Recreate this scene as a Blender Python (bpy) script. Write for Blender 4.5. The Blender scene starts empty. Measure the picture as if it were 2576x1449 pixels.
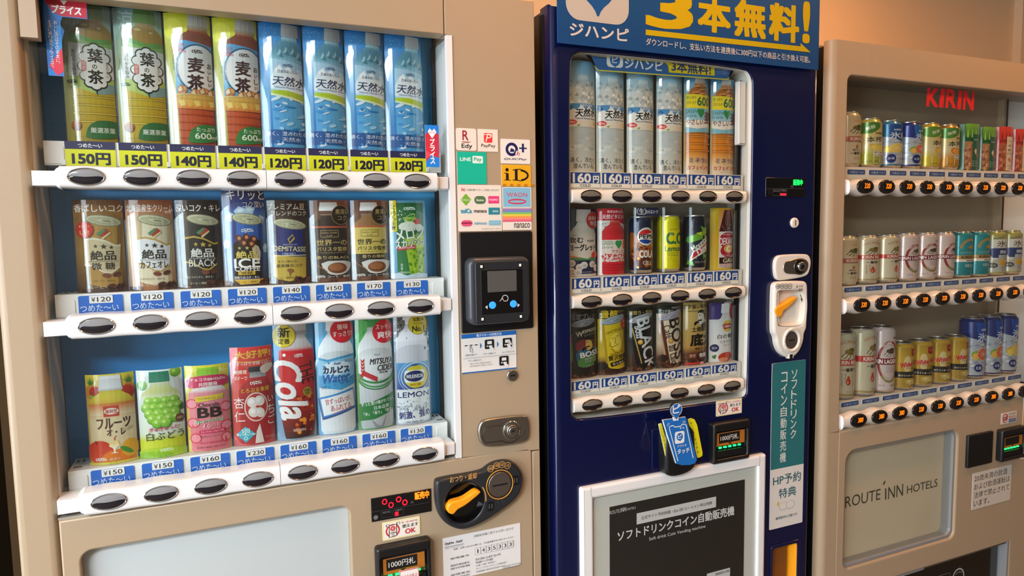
import bpy, bmesh, math, random
from math import sin, cos, pi, radians
from mathutils import Matrix, Vector
from mathutils.geometry import tessellate_polygon
sc = bpy.context.scene
COL = sc.collection
H = 1.41                      # eye height above the floor; every z below is measured from eye level
# ------------------------------------------------------------------ camera
F, IW, IH, CD = 1697.16, 2576, 1449, 1.17
RM = [Vector((0.91824879, -0.39566268, -0.01643816)), Vector((0.04926135, 0.07294045, 0.99611897)), Vector((0.3929281, 0.9154948, -0.08646836))]
cam_d = bpy.data.cameras.new('camera'); cam = bpy.data.objects.new('camera', cam_d); COL.objects.link(cam)
cam_d.sensor_width = 36; cam_d.lens = F*36/IW; cam_d.clip_start = .02
m = Matrix.Identity(4)
for i in range(3):
    m[i][0] = RM[0][i]; m[i][1] = RM[1][i]; m[i][2] = -RM[2][i]
m[0][3], m[1][3], m[2][3] = 0, -CD, H
cam.matrix_world = m
sc.camera = cam
def at(px, py, Y=0.0):        # the point of the upright plane y = Y seen at a pixel, as (x, z)
    d = RM[0]*((px-IW/2)/F) - RM[1]*((py-IH/2)/F) + RM[2]
    t = (CD+Y)/d.y
    return d.x*t, d.z*t
# ------------------------------------------------------------------ light and exposure
sc.view_settings.view_transform = 'Standard'; sc.view_settings.look = 'None'
sc.view_settings.gamma = 1; sc.view_settings.use_curve_mapping = False
sc.view_settings.exposure = 0.17
cy = sc.cycles
cy.max_bounces = 10; cy.transparent_max_bounces = 24; cy.transmission_bounces = 8; cy.glossy_bounces = 4; cy.diffuse_bounces = 4
cy.sample_clamp_indirect = 4; cy.use_denoising = True; cy.caustics_reflective = False; cy.caustics_refractive = False
def srgb(h):
    h = h.lstrip('#'); o = []
    for k in (0, 2, 4):
        v = int(h[k:k+2], 16)/255
        o.append(v/12.92 if v <= .04045 else ((v+.055)/1.055)**2.4)
    return o
W = bpy.data.worlds.new('sky'); sc.world = W; W.use_nodes = True
W.node_tree.nodes['Background'].inputs[0].default_value = (.75, .88, 1, 1); W.node_tree.nodes['Background'].inputs[1].default_value = 1.0
def area(name, loc, look, sx, sy, power, col, shape='RECTANGLE', spread=180):
    l = bpy.data.lights.new(name, 'AREA'); l.shape = shape; l.size = sx; l.size_y = sy; l.energy = power; l.color = srgb(col)
    l.spread = radians(spread)
    o = bpy.data.objects.new(name, l); COL.objects.link(o); o.location = loc
    o.rotation_euler = (Vector(look)-Vector(loc)).to_track_quat('-Z', 'Y').to_euler()
    return o
area('window_daylight', (-2.75, -1.55, 1.45), (1, -1.3, 1.35), 2.6, 1.9, 150, '#e6efff')
FILL_PANEL = (-1.65, -2.3)
area('fill_panel_light', (*FILL_PANEL, 2.47), (*FILL_PANEL, 0), 1.2, .6, 125, '#eef3ff')  # added fill light, brightens the cards inside the left machine
LAMPS = [(.75, -.5), (2.0, -.5), (3.2, -.5), (.9, .2), (2.0, .22)]  # last two are added to wash the back wall with warm light
LAMP_Z, LAMP_W, LAMP_C = 2.5, 7, '#ffac62'
for k, (lx, ly) in enumerate(LAMPS):
    area('ceiling_lamp_light', (lx, ly, LAMP_Z-.035), (lx, ly, 0), .22, .22, LAMP_W if ly < 0 else 3.6, LAMP_C, 'DISK')
# ------------------------------------------------------------------ materials
MATS = {}
def mat(name, col, rough=.5, metal=0, emit=0, bump=0, bscale=900, spec=.5, coat=0, vary=.04, vscale=8, trans=0, translucent=0):
    if name in MATS: return MATS[name]
    M = bpy.data.materials.new(name); M.use_nodes = True; nt = M.node_tree; N = nt.nodes; b = N['Principled BSDF']
    c = srgb(col)
    b.inputs['Base Color'].default_value = (*c, 1); b.inputs['Roughness'].default_value = rough; b.inputs['Metallic'].default_value = metal
    b.inputs['Specular IOR Level'].default_value = spec; b.inputs['Coat Weight'].default_value = coat; b.inputs['Coat Roughness'].default_value = .05
    if emit:
        b.inputs['Emission Color'].default_value = (*c, 1); b.inputs['Emission Strength'].default_value = emit
    tc = N.new('ShaderNodeTexCoord')
    if vary:
        n = N.new('ShaderNodeTexNoise'); n.inputs['Scale'].default_value = vscale; n.inputs['Detail'].default_value = 3
        nt.links.new(tc.outputs['Object'], n.inputs['Vector'])
        r = N.new('ShaderNodeMapRange'); r.inputs['To Min'].default_value = 1-vary; r.inputs['To Max'].default_value = 1+vary
        nt.links.new(n.outputs['Fac'], r.inputs['Value'])
        x = N.new('ShaderNodeVectorMath'); x.operation = 'SCALE'; x.inputs[0].default_value = c
        nt.links.new(r.outputs['Result'], x.inputs['Scale']); nt.links.new(x.outputs['Vector'], b.inputs['Base Color'])
    if bump:
        n = N.new('ShaderNodeTexNoise'); n.inputs['Scale'].default_value = bscale; n.inputs['Detail'].default_value = 2
        nt.links.new(tc.outputs['Object'], n.inputs['Vector'])
        p = N.new('ShaderNodeBump'); p.inputs['Strength'].default_value = bump; p.inputs['Distance'].default_value = .0006
        nt.links.new(n.outputs['Fac'], p.inputs['Height']); nt.links.new(p.outputs['Normal'], b.inputs['Normal'])
    if translucent:
        tr = N.new('ShaderNodeBsdfTranslucent'); tr.inputs['Color'].default_value = (*c, 1)
        mx = N.new('ShaderNodeMixShader'); mx.inputs[0].default_value = translucent
        nt.links.new(b.outputs[0], mx.inputs[1]); nt.links.new(tr.outputs[0], mx.inputs[2])
        nt.links.new(mx.outputs[0], N['Material Output'].inputs[0])
    MATS[name] = M
    return M
def printmat(name, rough, emit=0, metal=0, coat=0, translucent=0):   # ink on paper, tin or film: flat colours carried by the faces
    M = bpy.data.materials.new(name); M.use_nodes = True; nt = M.node_tree; N = nt.nodes; b = N['Principled BSDF']
    a = N.new('ShaderNodeAttribute'); a.attribute_name = 'Col'
    nt.links.new(a.outputs['Color'], b.inputs['Base Color'])
    b.inputs['Roughness'].default_value = rough; b.inputs['Metallic'].default_value = metal; b.inputs['Coat Weight'].default_value = coat
    if emit:
        nt.links.new(a.outputs['Color'], b.inputs['Emission Color']); b.inputs['Emission Strength'].default_value = emit
    if translucent:
        tr = N.new('ShaderNodeBsdfTranslucent'); nt.links.new(a.outputs['Color'], tr.inputs['Color'])
        mx = N.new('ShaderNodeMixShader'); mx.inputs[0].default_value = translucent
        nt.links.new(b.outputs[0], mx.inputs[1]); nt.links.new(tr.outputs[0], mx.inputs[2])
        nt.links.new(mx.outputs[0], N['Material Output'].inputs[0])
    MATS[name] = M
    return M
def glassmat(name, col, refl=1.0, ior=1.45, rough=.02):      # thin clear sheet
    M = bpy.data.materials.new(name); M.use_nodes = True; nt = M.node_tree; N = nt.nodes
    for n in list(N):
        if n.type != 'OUTPUT_MATERIAL': N.remove(n)
    t = N.new('ShaderNodeBsdfTransparent'); t.inputs[0].default_value = (*srgb(col), 1)
    g = N.new('ShaderNodeBsdfGlossy'); g.inputs['Roughness'].default_value = rough
    f = N.new('ShaderNodeLayerWeight'); f.inputs['Blend'].default_value = .5
    pw = N.new('ShaderNodeMath'); pw.operation = 'POWER'; pw.inputs[1].default_value = 5
    r0 = ((ior-1)/(ior+1))**2
    mu = N.new('ShaderNodeMath'); mu.operation = 'MULTIPLY_ADD'; mu.inputs[1].default_value = (1-r0)*refl; mu.inputs[2].default_value = r0*refl
    mx = N.new('ShaderNodeMixShader')
    nt.links.new(f.outputs['Facing'], pw.inputs[0]); nt.links.new(pw.outputs[0], mu.inputs[0]); nt.links.new(mu.outputs[0], mx.inputs[0])
    nt.links.new(t.outputs[0], mx.inputs[1]); nt.links.new(g.outputs[0], mx.inputs[2]); nt.links.new(mx.outputs[0], N['Material Output'].inputs[0])
    MATS[name] = M
    return M
printmat('print', .4); printmat('print_gloss', .16, coat=.3); printmat('led', .4, emit=2.2); printmat('tin_print', .22, metal=.25, coat=.3); printmat('banner_film', .3, translucent=.35)
glassmat('pane', '#fcfefd'); glassmat('acrylic', '#fdfefe', 1.2, 1.49, .03)
mat('beige', '#ae9779', .42, bump=.12, bscale=1500, vary=.015, vscale=3)
mat('beige_dark', '#5a4a3a', .6)
mat('navy', '#020c38', .3, spec=.3, coat=.7, bump=.04, bscale=1800, vary=.03)
mat('black', '#0c0c0d', .5); mat('black_gloss', '#0a0a0b', .12, coat=.5); mat('black_satin', '#141415', .35, bump=.1, bscale=3000)
mat('white', '#e9e7e2', .35, vary=.01); mat('white_gloss', '#ece9e3', .18, coat=.3, vary=.01); mat('warm_white', '#e4dccd', .22, coat=.3, vary=.01)
mat('chrome', '#c9c9c9', .12, metal=1, vary=0); mat('steel', '#b7b2a8', .3, metal=1, vary=.03); mat('dark_chrome', '#5c5650', .25, metal=1, vary=0)
mat('lens_grey', '#8c8c8a', .12, coat=.5, vary=0); mat('lens_dark', '#17131a', .1, coat=.5, vary=0); mat('lens_olive', '#6f675a', .12, coat=.5, vary=0)
mat('button_black', '#1d1917', .15, coat=.4, vary=0); mat('button_core', '#0c0a0a', .3, vary=0)
mat('inner_white', '#d8d2c6', .5); mat('inner_grey', '#a39b8c', .5); mat('inner_tan', '#b39c80', .5); mat('cream_sheet', '#dcc6a6', .5); mat('amber_flap', '#8a4f1c', .3)
mat('gasket', '#0b0d10', .5); mat('grey_plastic', '#3b3d40', .3); mat('dark_grey', '#26282a', .35)
mat('orange_plastic', '#f6a21c', .3, coat=.2, vary=0); mat('silver_tin', '#c9c7c2', .25, metal=.9, vary=0)
mat('screen_grey', '#55534f', .15, coat=.6, vary=0); mat('paper', '#d8d7d6', .6, vary=.02, vscale=15)
mat('blue_led', '#2a7cff', .3, emit=1.3, vary=0); mat('white_sq', '#f2eee6', .4, vary=0); mat('green_led', '#19e05a', .3, emit=4, vary=0)
# ------------------------------------------------------------------ mesh building
class MB:
    def __init__(s): s.v = []; s.f = []; s.m = []; s.c = []; s.mats = []; s.col = False
    def mi(s, n):
        if n not in s.mats: s.mats.append(n)
        return s.mats.index(n)
    def add(s, V, Fs, mt, cols=None):
        o = len(s.v); s.v += [tuple(p) for p in V]; k = s.mi(mt)
        for f in Fs:
            s.f.append([i+o for i in f]); s.m.append(k)
            if cols: s.col = True; s.c.append([cols[i] for i in f])
            else: s.c.append(None)
    def xf(s, M, start=0):
        for i in range(start, len(s.v)): s.v[i] = tuple(M @ Vector(s.v[i]))
    def box(s, x0, x1, y0, y1, z0, z1, mt, b=0):
        if b: return s.plate(rect(x0, x1, z0, z1, 0), [], y0, y1, b, mt, back=True)
        V = [(x, y, z) for x in (x0, x1) for y in (y0, y1) for z in (z0, z1)]
        s.add(V, [(0, 1, 3, 2), (4, 6, 7, 5), (0, 4, 5, 1), (2, 3, 7, 6), (0, 2, 6, 4), (1, 5, 7, 3)], mt)
    def plate(s, outer, holes, y0, y1, b, mt, back=False, seg=3, hb=None):      # an upright sheet facing -y with a rounded front edge
        loops = [(outer, 1)]+[(h, -1) for h in holes]
        front = []; b0 = b
        for pts, sg in loops:
            pts = ccw(pts); b = b0 if sg > 0 or hb is None else hb
            rings = []
            if b:
                for k in range(seg+1):
                    a = k/seg*pi/2
                    rings.append((offs(pts, sg*b*(1-sin(a))), y0+b*(1-cos(a))))
            else: rings.append((pts, y0))
            rings.append((pts, y1))
            V = []; n = len(pts)
            for q, y in rings: V += [(p[0], y, p[1]) for p in q]
            Fs = [(r*n+i, r*n+(i+1) % n, (r+1)*n+(i+1) % n, (r+1)*n+i) for r in range(len(rings)-1) for i in range(n)]
            s.add(V, Fs, mt); front.append((rings[0][0], rings[-1][0]))
        for which, y in ((0, y0), (1, y1)):
            if which and not back: continue
            polys = [[Vector((p[0], p[1], 0)) for p in fr[which]] for fr in front]
            V = [(p.x, y, p.y) for q in polys for p in q]
            s.add(V, tessellate_polygon(polys), mt)
    def tube(s, pts, r, mt, n=8, closed=False):
        V = []; Fs = []; L = len(pts)
        for i, p in enumerate(pts):
            p = Vector(p); a = Vector(pts[i-1]) if (i or closed) else p; b = Vector(pts[(i+1) % L]) if (i < L-1 or closed) else p
            t = (b-a).normalized(); u = t.cross(Vector((.31, .2, .93))).normalized(); w = t.cross(u)
            rr = r[i] if isinstance(r, (list, tuple)) else r
            V += [p+u*rr*cos(k*2*pi/n)+w*rr*sin(k*2*pi/n) for k in range(n)]
        for i in range(L if closed else L-1):
            j = (i+1) % L
            Fs += [(i*n+k, i*n+(k+1) % n, j*n+(k+1) % n, j*n+k) for k in range(n)]
        if not closed: Fs += [tuple(range(n)), tuple(range((L-1)*n, L*n))]
        s.add(V, Fs, mt)
    def lathe(s, prof, mt, n=32, cx=0, cy=0, cols=None):                # prof: (radius, z)
        V = []; C = []
        for k, (r, z) in enumerate(prof):
            V += [(cx+r*cos(i*2*pi/n), cy+r*sin(i*2*pi/n), z) for i in range(n)]
            if cols: C += [cols[k]]*n
        Fs = [(k*n+i, k*n+(i+1) % n, (k+1)*n+(i+1) % n, (k+1)*n+i) for k in range(len(prof)-1) for i in range(n)]
        Fs += [tuple(range(n)), tuple(range((len(prof)-1)*n, len(prof)*n))]
        s.add(V, Fs, mt, C or None)
    def disc(s, cx, cz, y0, y1, rx, rz, mt, n=32, b=0):
        s.plate(ell(cx, cz, rx, rz, n), [], y0, y1, b, mt)
    def ringe(s, cx, cz, y, rx, rz, r, mt, n=32):
        s.tube([(cx+rx*cos(k*2*pi/n), y, cz+rz*sin(k*2*pi/n)) for k in range(n)], r, mt, 6, True)
    def obj(s, name, parent=None, world=True, label=None, recalc=True):
        me = bpy.data.meshes.new(name); me.from_pydata(s.v, [], s.f)
        for n in s.mats: me.materials.append(MATS[n])
        me.polygons.foreach_set('material_index', s.m)
        me.polygons.foreach_set('use_smooth', [True]*len(s.f))
        if s.col:
            a = me.color_attributes.new('Col', 'FLOAT_COLOR', 'CORNER'); L = []
            for f, c in zip(s.f, s.c):
                if c is None: L += [1, 1, 1, 1]*len(f)
                else:
                    for q in c: L += [q[0], q[1], q[2], 1]
            a.data.foreach_set('color', L)
        if recalc:
            bm = bmesh.new(); bm.from_mesh(me); bmesh.ops.recalc_face_normals(bm, faces=bm.faces[:]); bm.to_mesh(me); bm.free()
        me.set_sharp_from_angle(angle=radians(38))
        o = bpy.data.objects.new(name, me); COL.objects.link(o)
        if parent is not None:
            o.parent = parent
            if world and parent.type == 'EMPTY': o.location = Vector((0, 0, H))-parent.location
        elif world: o.location = (0, 0, H)
        if label: o['label'] = label
        return o
def ccw(p):
    a = sum(p[i-1][0]*p[i][1]-p[i][0]*p[i-1][1] for i in range(len(p)))
    return list(p) if a > 0 else list(p)[::-1]
def offs(p, d):                # move a ccw outline inwards by d
    if abs(d) < 1e-9: return list(p)
    n = len(p); o = []
    for i in range(n):
        a = Vector(p[i-1]); b = Vector(p[i]); c = Vector(p[(i+1) % n])
        e1 = (b-a).normalized(); e2 = (c-b).normalized()
        n1 = Vector((-e1.y, e1.x)); n2 = Vector((-e2.y, e2.x)); k = n1+n2
        L = max(k.length_squared, .3)
        q = b+k*(2*d/L); o.append((q.x, q.y))
    return o
def rect(x0, x1, z0, z1, r=0, n=6):
    if not isinstance(r, (list, tuple)) and r <= 0: return [(x0, z0), (x1, z0), (x1, z1), (x0, z1)]
    if not isinstance(r, (list, tuple)): r = (r,)*4         # bl, br, tr, tl
    o = []
    for (cx, cz, a), q in zip(((x0, z0, pi), (x1, z0, 1.5*pi), (x1, z1, 0), (x0, z1, .5*pi)), r):
        if q <= 0: o.append((cx, cz)); continue
        px = cx+q if cx == x0 else cx-q; pz = cz+q if cz == z0 else cz-q
        o += [(px+q*cos(a+k*pi/2/n), pz+q*sin(a+k*pi/2/n)) for k in range(n+1)]
    return o
def ell(cx, cz, rx, rz, n=32): return [(cx+rx*cos(k*2*pi/n), cz+rz*sin(k*2*pi/n)) for k in range(n)]
def smooth(p, k=2):            # round off a closed outline
    for _ in range(k):
        q = []
        for i in range(len(p)):
            a = p[i]; b = p[(i+1) % len(p)]
            q += [(a[0]*.75+b[0]*.25, a[1]*.75+b[1]*.25), (a[0]*.25+b[0]*.75, a[1]*.25+b[1]*.75)]
        p = q
    return p
# ------------------------------------------------------------------ lettering and printed artwork
_G = {}
def glyphs(s, b=0, sh=0):
    k = (s, b, sh)
    if k in _G: return _G[k]
    cd = bpy.data.curves.new('t', 'FONT'); cd.body = s; cd.size = 1; cd.offset = b; cd.shear = sh; cd.resolution_u = 3; cd.fill_mode = 'FRONT'
    o = bpy.data.objects.new('t', cd)
    me = bpy.data.meshes.new_from_object(o)
    me.calc_loop_triangles()
    V = [(v.co.x, v.co.y) for v in me.vertices]; T = [tuple(t.vertices) for t in me.loop_triangles]
    bpy.data.meshes.remove(me); bpy.data.objects.remove(o); bpy.data.curves.remove(cd)
    if not V: V = [(0, 0), (1, 1)]
    x0 = min(v[0] for v in V); x1 = max(v[0] for v in V); y0 = min(v[1] for v in V); y1 = max(v[1] for v in V)
    _G[k] = ([((x-x0)/max(x1-x0, 1e-6)-.5, (y-y0)/max(y1-y0, 1e-6)-.5) for x, y in V], T, (x1-x0)/max(y1-y0, 1e-6))
    return _G[k]
class Art:                     # T: drawing coordinates -> metres (u, v); P: (u, v, height) -> point; step: how finely to bend
    def __init__(s, mb, T, P, step=None, mt='print', lay=.00006, clip=None):
        s.mb = mb; s.T = T; s.P = P; s.step = step; s.mt = mt; s.n = 1; s.k = 0; s.lay = lay; s.clip = clip
    def raw(s, V, Fs, col, bump=True):
        cols = [srgb(c) if isinstance(c, str) else c for c in col] if isinstance(col, list) else [srgb(col)]*len(V)
        if s.clip or s.step: V, Fs, cols = s.cut(V, Fs, cols)
        s.k += 1; h = s.n*s.lay+(s.k % 25)*.000002
        s.mb.add([s.P(u, v, h) for u, v in V], Fs, s.mt, cols)
        if bump: s.n += 1
    def cut(s, V, Fs, C):
        polys = [[(*V[i], *C[i]) for i in f] for f in Fs]
        def half(p, ax, k, sg):
            o = []
            for i in range(len(p)):
                a = p[i-1]; b = p[i]; da = sg*(a[ax]-k); db = sg*(b[ax]-k)
                if (da > 0) != (db > 0):
                    t = da/(da-db); o.append(tuple(a[j]+(b[j]-a[j])*t for j in range(5)))
                if db > 0: o.append(b)
            return o
        if s.clip:
            for ax, k, sg in ((0, s.clip[0], 1), (0, s.clip[1], -1), (1, s.clip[2], 1), (1, s.clip[3], -1)):
                polys = [q if all(sg*(p[ax]-k) > 0 for p in q) else half(q, ax, k, sg) for q in polys]
                polys = [q for q in polys if len(q) > 2]
        if s.step:
            out = []
            for q in polys:
                a = math.floor(min(p[0] for p in q)/s.step); b = math.floor(max(p[0] for p in q)/s.step)
                for k in range(a+1, b+1):
                    l = half(q, 0, k*s.step, -1)
                    if len(l) > 2: out.append(l)
                    q = half(q, 0, k*s.step, 1)
                    if len(q) < 3: break
                if len(q) > 2: out.append(q)
            polys = out
        V2 = []; F2 = []; C2 = []
        for q in polys:
            F2.append(tuple(range(len(V2), len(V2)+len(q))))
            V2 += [(p[0], p[1]) for p in q]; C2 += [p[2:5] for p in q]
        return V2, F2, C2
    def sc(s, x, y):
        a = s.T(x, y); b = s.T(x+1, y); c = s.T(x, y+1)
        return abs(b[0]-a[0]), abs(c[1]-a[1])
    def r(s, x0, y0, x1, y1, c, c2=None, rad=0, horiz=False):
        a = s.T(x0, y0); b = s.T(x1, y1)
        if rad:
            q = rect(min(a[0], b[0]), max(a[0], b[0]), min(a[1], b[1]), max(a[1], b[1]), rad*s.sc(x0, y0)[0], 4)
            return s.raw(q, [tuple(range(len(q)))], c)
        V = [a, (b[0], a[1]), b, (a[0], b[1])]
        s.raw(V, [(0, 1, 2, 3)], ([c, c2, c2, c] if horiz else [c, c, c2, c2]) if c2 else c)
    def g(s, x0, x1, stops):      # printed vertical gradient: stops (y, colour)
        for (y, c), (y2, c2) in zip(stops, stops[1:]): s.r(x0, y, x1, y2, c, c2); s.n -= 1
        s.n += 1
    def p(s, pts, c, k=0):
        q = [s.T(x, y) for x, y in pts]
        if k: q = smooth(q, k)
        s.raw(q, tessellate_polygon([[Vector((a, b, 0)) for a, b in q]]), c)
    def e(s, x, y, rx, c, ry=None, rot=0, n=24, c2=None):
        sx, sy = s.sc(x, y); u, v = s.T(x, y); a = rx*sx; b = ry*sy if ry else a
        cr, sr = cos(radians(rot)), sin(radians(rot))
        q = [(u+a*cos(t)*cr-b*sin(t)*sr, v+a*cos(t)*sr+b*sin(t)*cr) for t in (k*2*pi/n for k in range(n))]
        s.raw(q, [tuple(range(n))], [c if sin(k*2*pi/n) > 0 else c2 for k in range(n)] if c2 else c)
    def ring(s, x, y, rx, c, w, ry=None, a0=0, a1=360, n=28, rot=0):    # w: band width in x units
        sx, sy = s.sc(x, y); u, v = s.T(x, y); a = rx*sx; b = ry*sy if ry else a; V = []; w *= sx
        cr, sr = cos(radians(rot)), sin(radians(rot))
        for k in range(n+1):
            t = radians(a0+(a1-a0)*k/n)
            for d in (0, w):
                X = (a-d)*cos(t); Y = (b-d)*sin(t); V.append((u+X*cr-Y*sr, v+X*sr+Y*cr))
        s.raw(V, [(2*k, 2*k+1, 2*k+3, 2*k+2) for k in range(n)], c)
    def l(s, pts, w, c):          # stroke of width w (x units)
        q = [Vector(s.T(x, y)) for x, y in pts]; w = w*s.sc(*pts[0])[0]/2; V = []
        for i, p in enumerate(q):
            t = (q[min(i+1, len(q)-1)]-q[max(i-1, 0)]).normalized(); n = Vector((-t.y, t.x))*w
            V += [tuple(p+n), tuple(p-n)]
        s.raw(V, [(2*k, 2*k+1, 2*k+3, 2*k+2) for k in range(len(q)-1)], c)
    def t(s, st, x, y, h, c, w=None, rot=0, b=.0, sh=0, x2=None, y2=None, arc=0):   # lettering centred at x, y (or from x to x2)
        if x2 is not None:
            w = x2-x; 
            ua, va = s.T(x, y); ub, vb = s.T(x2, y2 if y2 is not None else y)
            u, v = (ua+ub)/2, (va+vb)/2; W = ub-ua; hh = h*s.sc((x+x2)/2, y)[1]
        else:
            sx, sy = s.sc(x, y); u, v = s.T(x, y); hh = h*sy; W = w*sx if w else None
        bb = b
        V, T, asp = glyphs(st, min(b, 0), sh)
        if W is None: W = hh*asp
        cr, sr = cos(radians(rot)), sin(radians(rot)); d = bb*hh*.95
        for dx, dy in (((0, 0),) if bb < .006 else ((d, d*.6), (-d, -d*.6), (d, -d*.6), (-d, d*.6)) if bb < .02 else ((d, d*.8), (-d, -d*.8), (d, -d*.8), (-d, d*.8), (d, 0), (-d, 0), (0, d*.9), (0, -d*.9))):
            q = []
            for a, f in V:
                X = a*(W-2*d)+dx; Y = f*(hh-1.6*d)+dy
                if arc: Y += arc*hh*(.25-a*a)*4
                q.append((u+X*cr-Y*sr, v+X*sr+Y*cr))
            s.raw(q, T, c, False)
        s.n += 1
    def vt(s, st, x, y0, y1, c, w, b=0, gap=.12, sh=0):     # vertical writing
        n = len(st); d = (y1-y0)/n
        for i, ch in enumerate(st):
            cy = y0+d*(i+.5)
            if ch in 'ー～': s.t('|' if ch == 'ー' else '≀', x, cy, d*(1-gap), c, w=w*.12 if ch == 'ー' else w*.4, b=b)
            elif ch in '、。': s.t(ch, x+w*.3, cy-d*.3, d*.25, c, w=w*.25, b=b)
            elif ch in 'っょゃゅいこへ・一二つ': s.t(ch, x, cy, d*(1-gap)*(.2 if ch in '・一' else .66), c, w=w*(.2 if ch == '・' else .8), b=b)
            else: s.t(ch, x, cy, d*(1-gap), c, w=w, b=b)
            s.n -= 1
        s.n += 1
    def dots(s, n, x0, y0, x1, y1, r0, r1, cols, seed=1, ry=1):
        rn = random.Random(seed)
        for _ in range(n):
            x = rn.uniform(x0, x1); y = rn.uniform(y0, y1); q = rn.uniform(r0, r1); a = rn.uniform(0, 180)
            sx, sy = s.sc(x, y); s.e(x, y, q, rn.choice(cols), ry=q*ry*sx/sy, rot=a, n=8); s.n -= 1
        s.n += 1
    def beans(s, y, seed=3, n=46, x0=2, x1=98, h=8):
        rn = random.Random(seed)
        for _ in range(n):
            x = rn.uniform(x0, x1); yy = rn.uniform(y-h*.2, y+h); a = rn.uniform(0, 180); sx, sy = s.sc(x, yy)
            s.e(x, yy, 5.5, rn.choice(['#3a1d14', '#6a3826', '#8b5238', '#52291b', '#241210']), ry=3.1*sx/sy, rot=a, n=10)
            s.e(x, yy, 4.6, '#2a120c', ry=.5*sx/sy, rot=a, n=6); s.n -= 2
        s.n += 2
    def star(s, x, y, r, c):
        sx, sy = s.sc(x, y); u, v = s.T(x, y)
        q = [(u+r*sx*(1 if k % 2 == 0 else .4)*sin(k*pi/5), v+r*sx*(1 if k % 2 == 0 else .4)*cos(k*pi/5)) for k in range(10)]
        s.raw(q, tessellate_polygon([[Vector((a, b, 0)) for a, b in q]]), c)
    def bot(s, cx, prof, cols):   # symmetric silhouette: prof (y, half width), one printed colour per station
        V = []; C = []
        for (y, hw), c in zip(prof, cols):
            V += [s.T(cx-hw, y), s.T(cx+hw, y)]; C += [srgb(c)]*2
        s.raw(V, [(2*k, 2*k+1, 2*k+3, 2*k+2) for k in range(len(prof)-1)], C)
    def shade(s, cx, y0, y1, hw, c, ch):   # printed cylinder: colour c at the sides, ch in the middle
        for a, b, p, q in ((-1, -.45, c, ch), (-.45, .3, ch, ch), (.3, 1, ch, c)):
            s.r(cx+hw*a, y0, cx+hw*b, y1, p, q, horiz=True); s.n -= 1
        s.n += 1
def planar(mb, Y, crop=(0, 0, 1), mt='print', lay=.00006, front=None):   # drawing laid on an upright plane, read in a crop of the photo
    ox, oy, k = crop
    return Art(mb, lambda x, y: at(ox+x/k, oy+y/k, Y), lambda u, v, h: (u, Y-.0002-h, v), mt=mt, lay=lay)
def boxart(mb, x0, x1, z0, z1, Y, mt='print'):                          # drawing in percent of a flat rectangle
    return Art(mb, lambda x, y: (x0+(x1-x0)*x/100, z1-(z1-z0)*y/100), lambda u, v, h: (u, Y-.0002-h, v), mt=mt)
# ------------------------------------------------------------------ objects
def tag(o, label=None, cat=None, group=None, kind=None):
    for k, v in (('label', label), ('category', cat), ('group', group), ('kind', kind)):
        if v: o[k] = v
    return o
def thing(name, label, cat, loc, group=None):
    o = bpy.data.objects.new(name, None); COL.objects.link(o); o.location = loc; o.empty_display_size = .05
    return tag(o, label, cat, group)
def box_obj(name, x0, x1, y0, y1, z0, z1, mt, parent=None, b=0, label=None):
    mb = MB(); mb.box(x0, x1, y0, y1, z0, z1, mt, b); return mb.obj(name, parent, label=label)
# ------------------------------------------------------------------ the room
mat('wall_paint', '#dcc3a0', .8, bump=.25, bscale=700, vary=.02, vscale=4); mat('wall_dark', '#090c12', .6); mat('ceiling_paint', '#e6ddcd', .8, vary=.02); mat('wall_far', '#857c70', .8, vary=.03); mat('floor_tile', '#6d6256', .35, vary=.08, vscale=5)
mat('window_frame', '#3a3733', .4)
def structure(name, parts, mt, b=0):
    mb = MB()
    for p in parts: mb.box(*p, mt)
    o = mb.obj(name, None, world=False); o['kind'] = 'structure'; return o
structure('floor', [(-2.7, 5.2, -4.2, .9, -.06, 0)], 'floor_tile')
structure('ceiling', [(-2.7, 5.2, -4.2, .9, LAMP_Z, LAMP_Z+.06)], 'ceiling_paint')
structure('wall_back', [(-2.7, 5.2, .75, .85, 0, LAMP_Z)], 'wall_paint')
structure('wall_right', [(5.1, 5.2, -4.2, .75, 0, LAMP_Z)], 'wall_far')
structure('wall_front', [(-2.7, 5.2, -4.3, -4.2, 0, LAMP_Z)], 'wall_far')
structure('wall_left', [(-2.7, -2.6, -.2, .75, 0, LAMP_Z), (-2.7, -2.6, -4.2, -2.9, 0, LAMP_Z), (-2.7, -2.6, -2.9, -.2, 0, .45), (-2.7, -2.6, -2.9, -.2, 2.4, LAMP_Z)], 'wall_paint')
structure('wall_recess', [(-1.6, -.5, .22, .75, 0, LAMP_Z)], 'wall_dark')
structure('trim_1', [(3.235, 5.1, .715, .75, 0, LAMP_Z)], 'wall_paint')
w1 = structure('window_1', [(-2.68, -2.62, -2.9, -2.84, .45, 2.4), (-2.68, -2.62, -.26, -.2, .45, 2.4), (-2.68, -2.62, -1.58, -1.52, .45, 2.4), (-2.68, -2.62, -2.9, -.2, .45, .51), (-2.68, -2.62, -2.9, -.2, 2.34, 2.4)], 'window_frame')
mb = MB(); mb.box(-2.655, -2.645, -2.84, -.26, .51, 2.34, 'pane'); mb.obj('glass', w1, world=False)
mat('fill_panel_glow', '#f2f5ff', .5, emit=6, vary=0); mat('lamp_glow', '#ffd9a8', .5, emit=6, vary=0)
for k, (lx, ly) in enumerate(LAMPS):
    o = thing('ceiling_lamp', 'round recessed ceiling lamp with warm glow', 'ceiling lamp', (lx, ly, LAMP_Z), 'recessed ceiling lamps')
    mb = MB(); mb.lathe([(.14, -.001), (.14, -.012), (.115, -.014), (.112, -.001)], 'white', 32); mb.obj('trim_ring', o, world=False)
    mb = MB(); mb.lathe([(.111, -.001), (.111, -.006), (.02, -.006)], 'lamp_glow', 32); mb.obj('diffuser', o, world=False)
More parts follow.
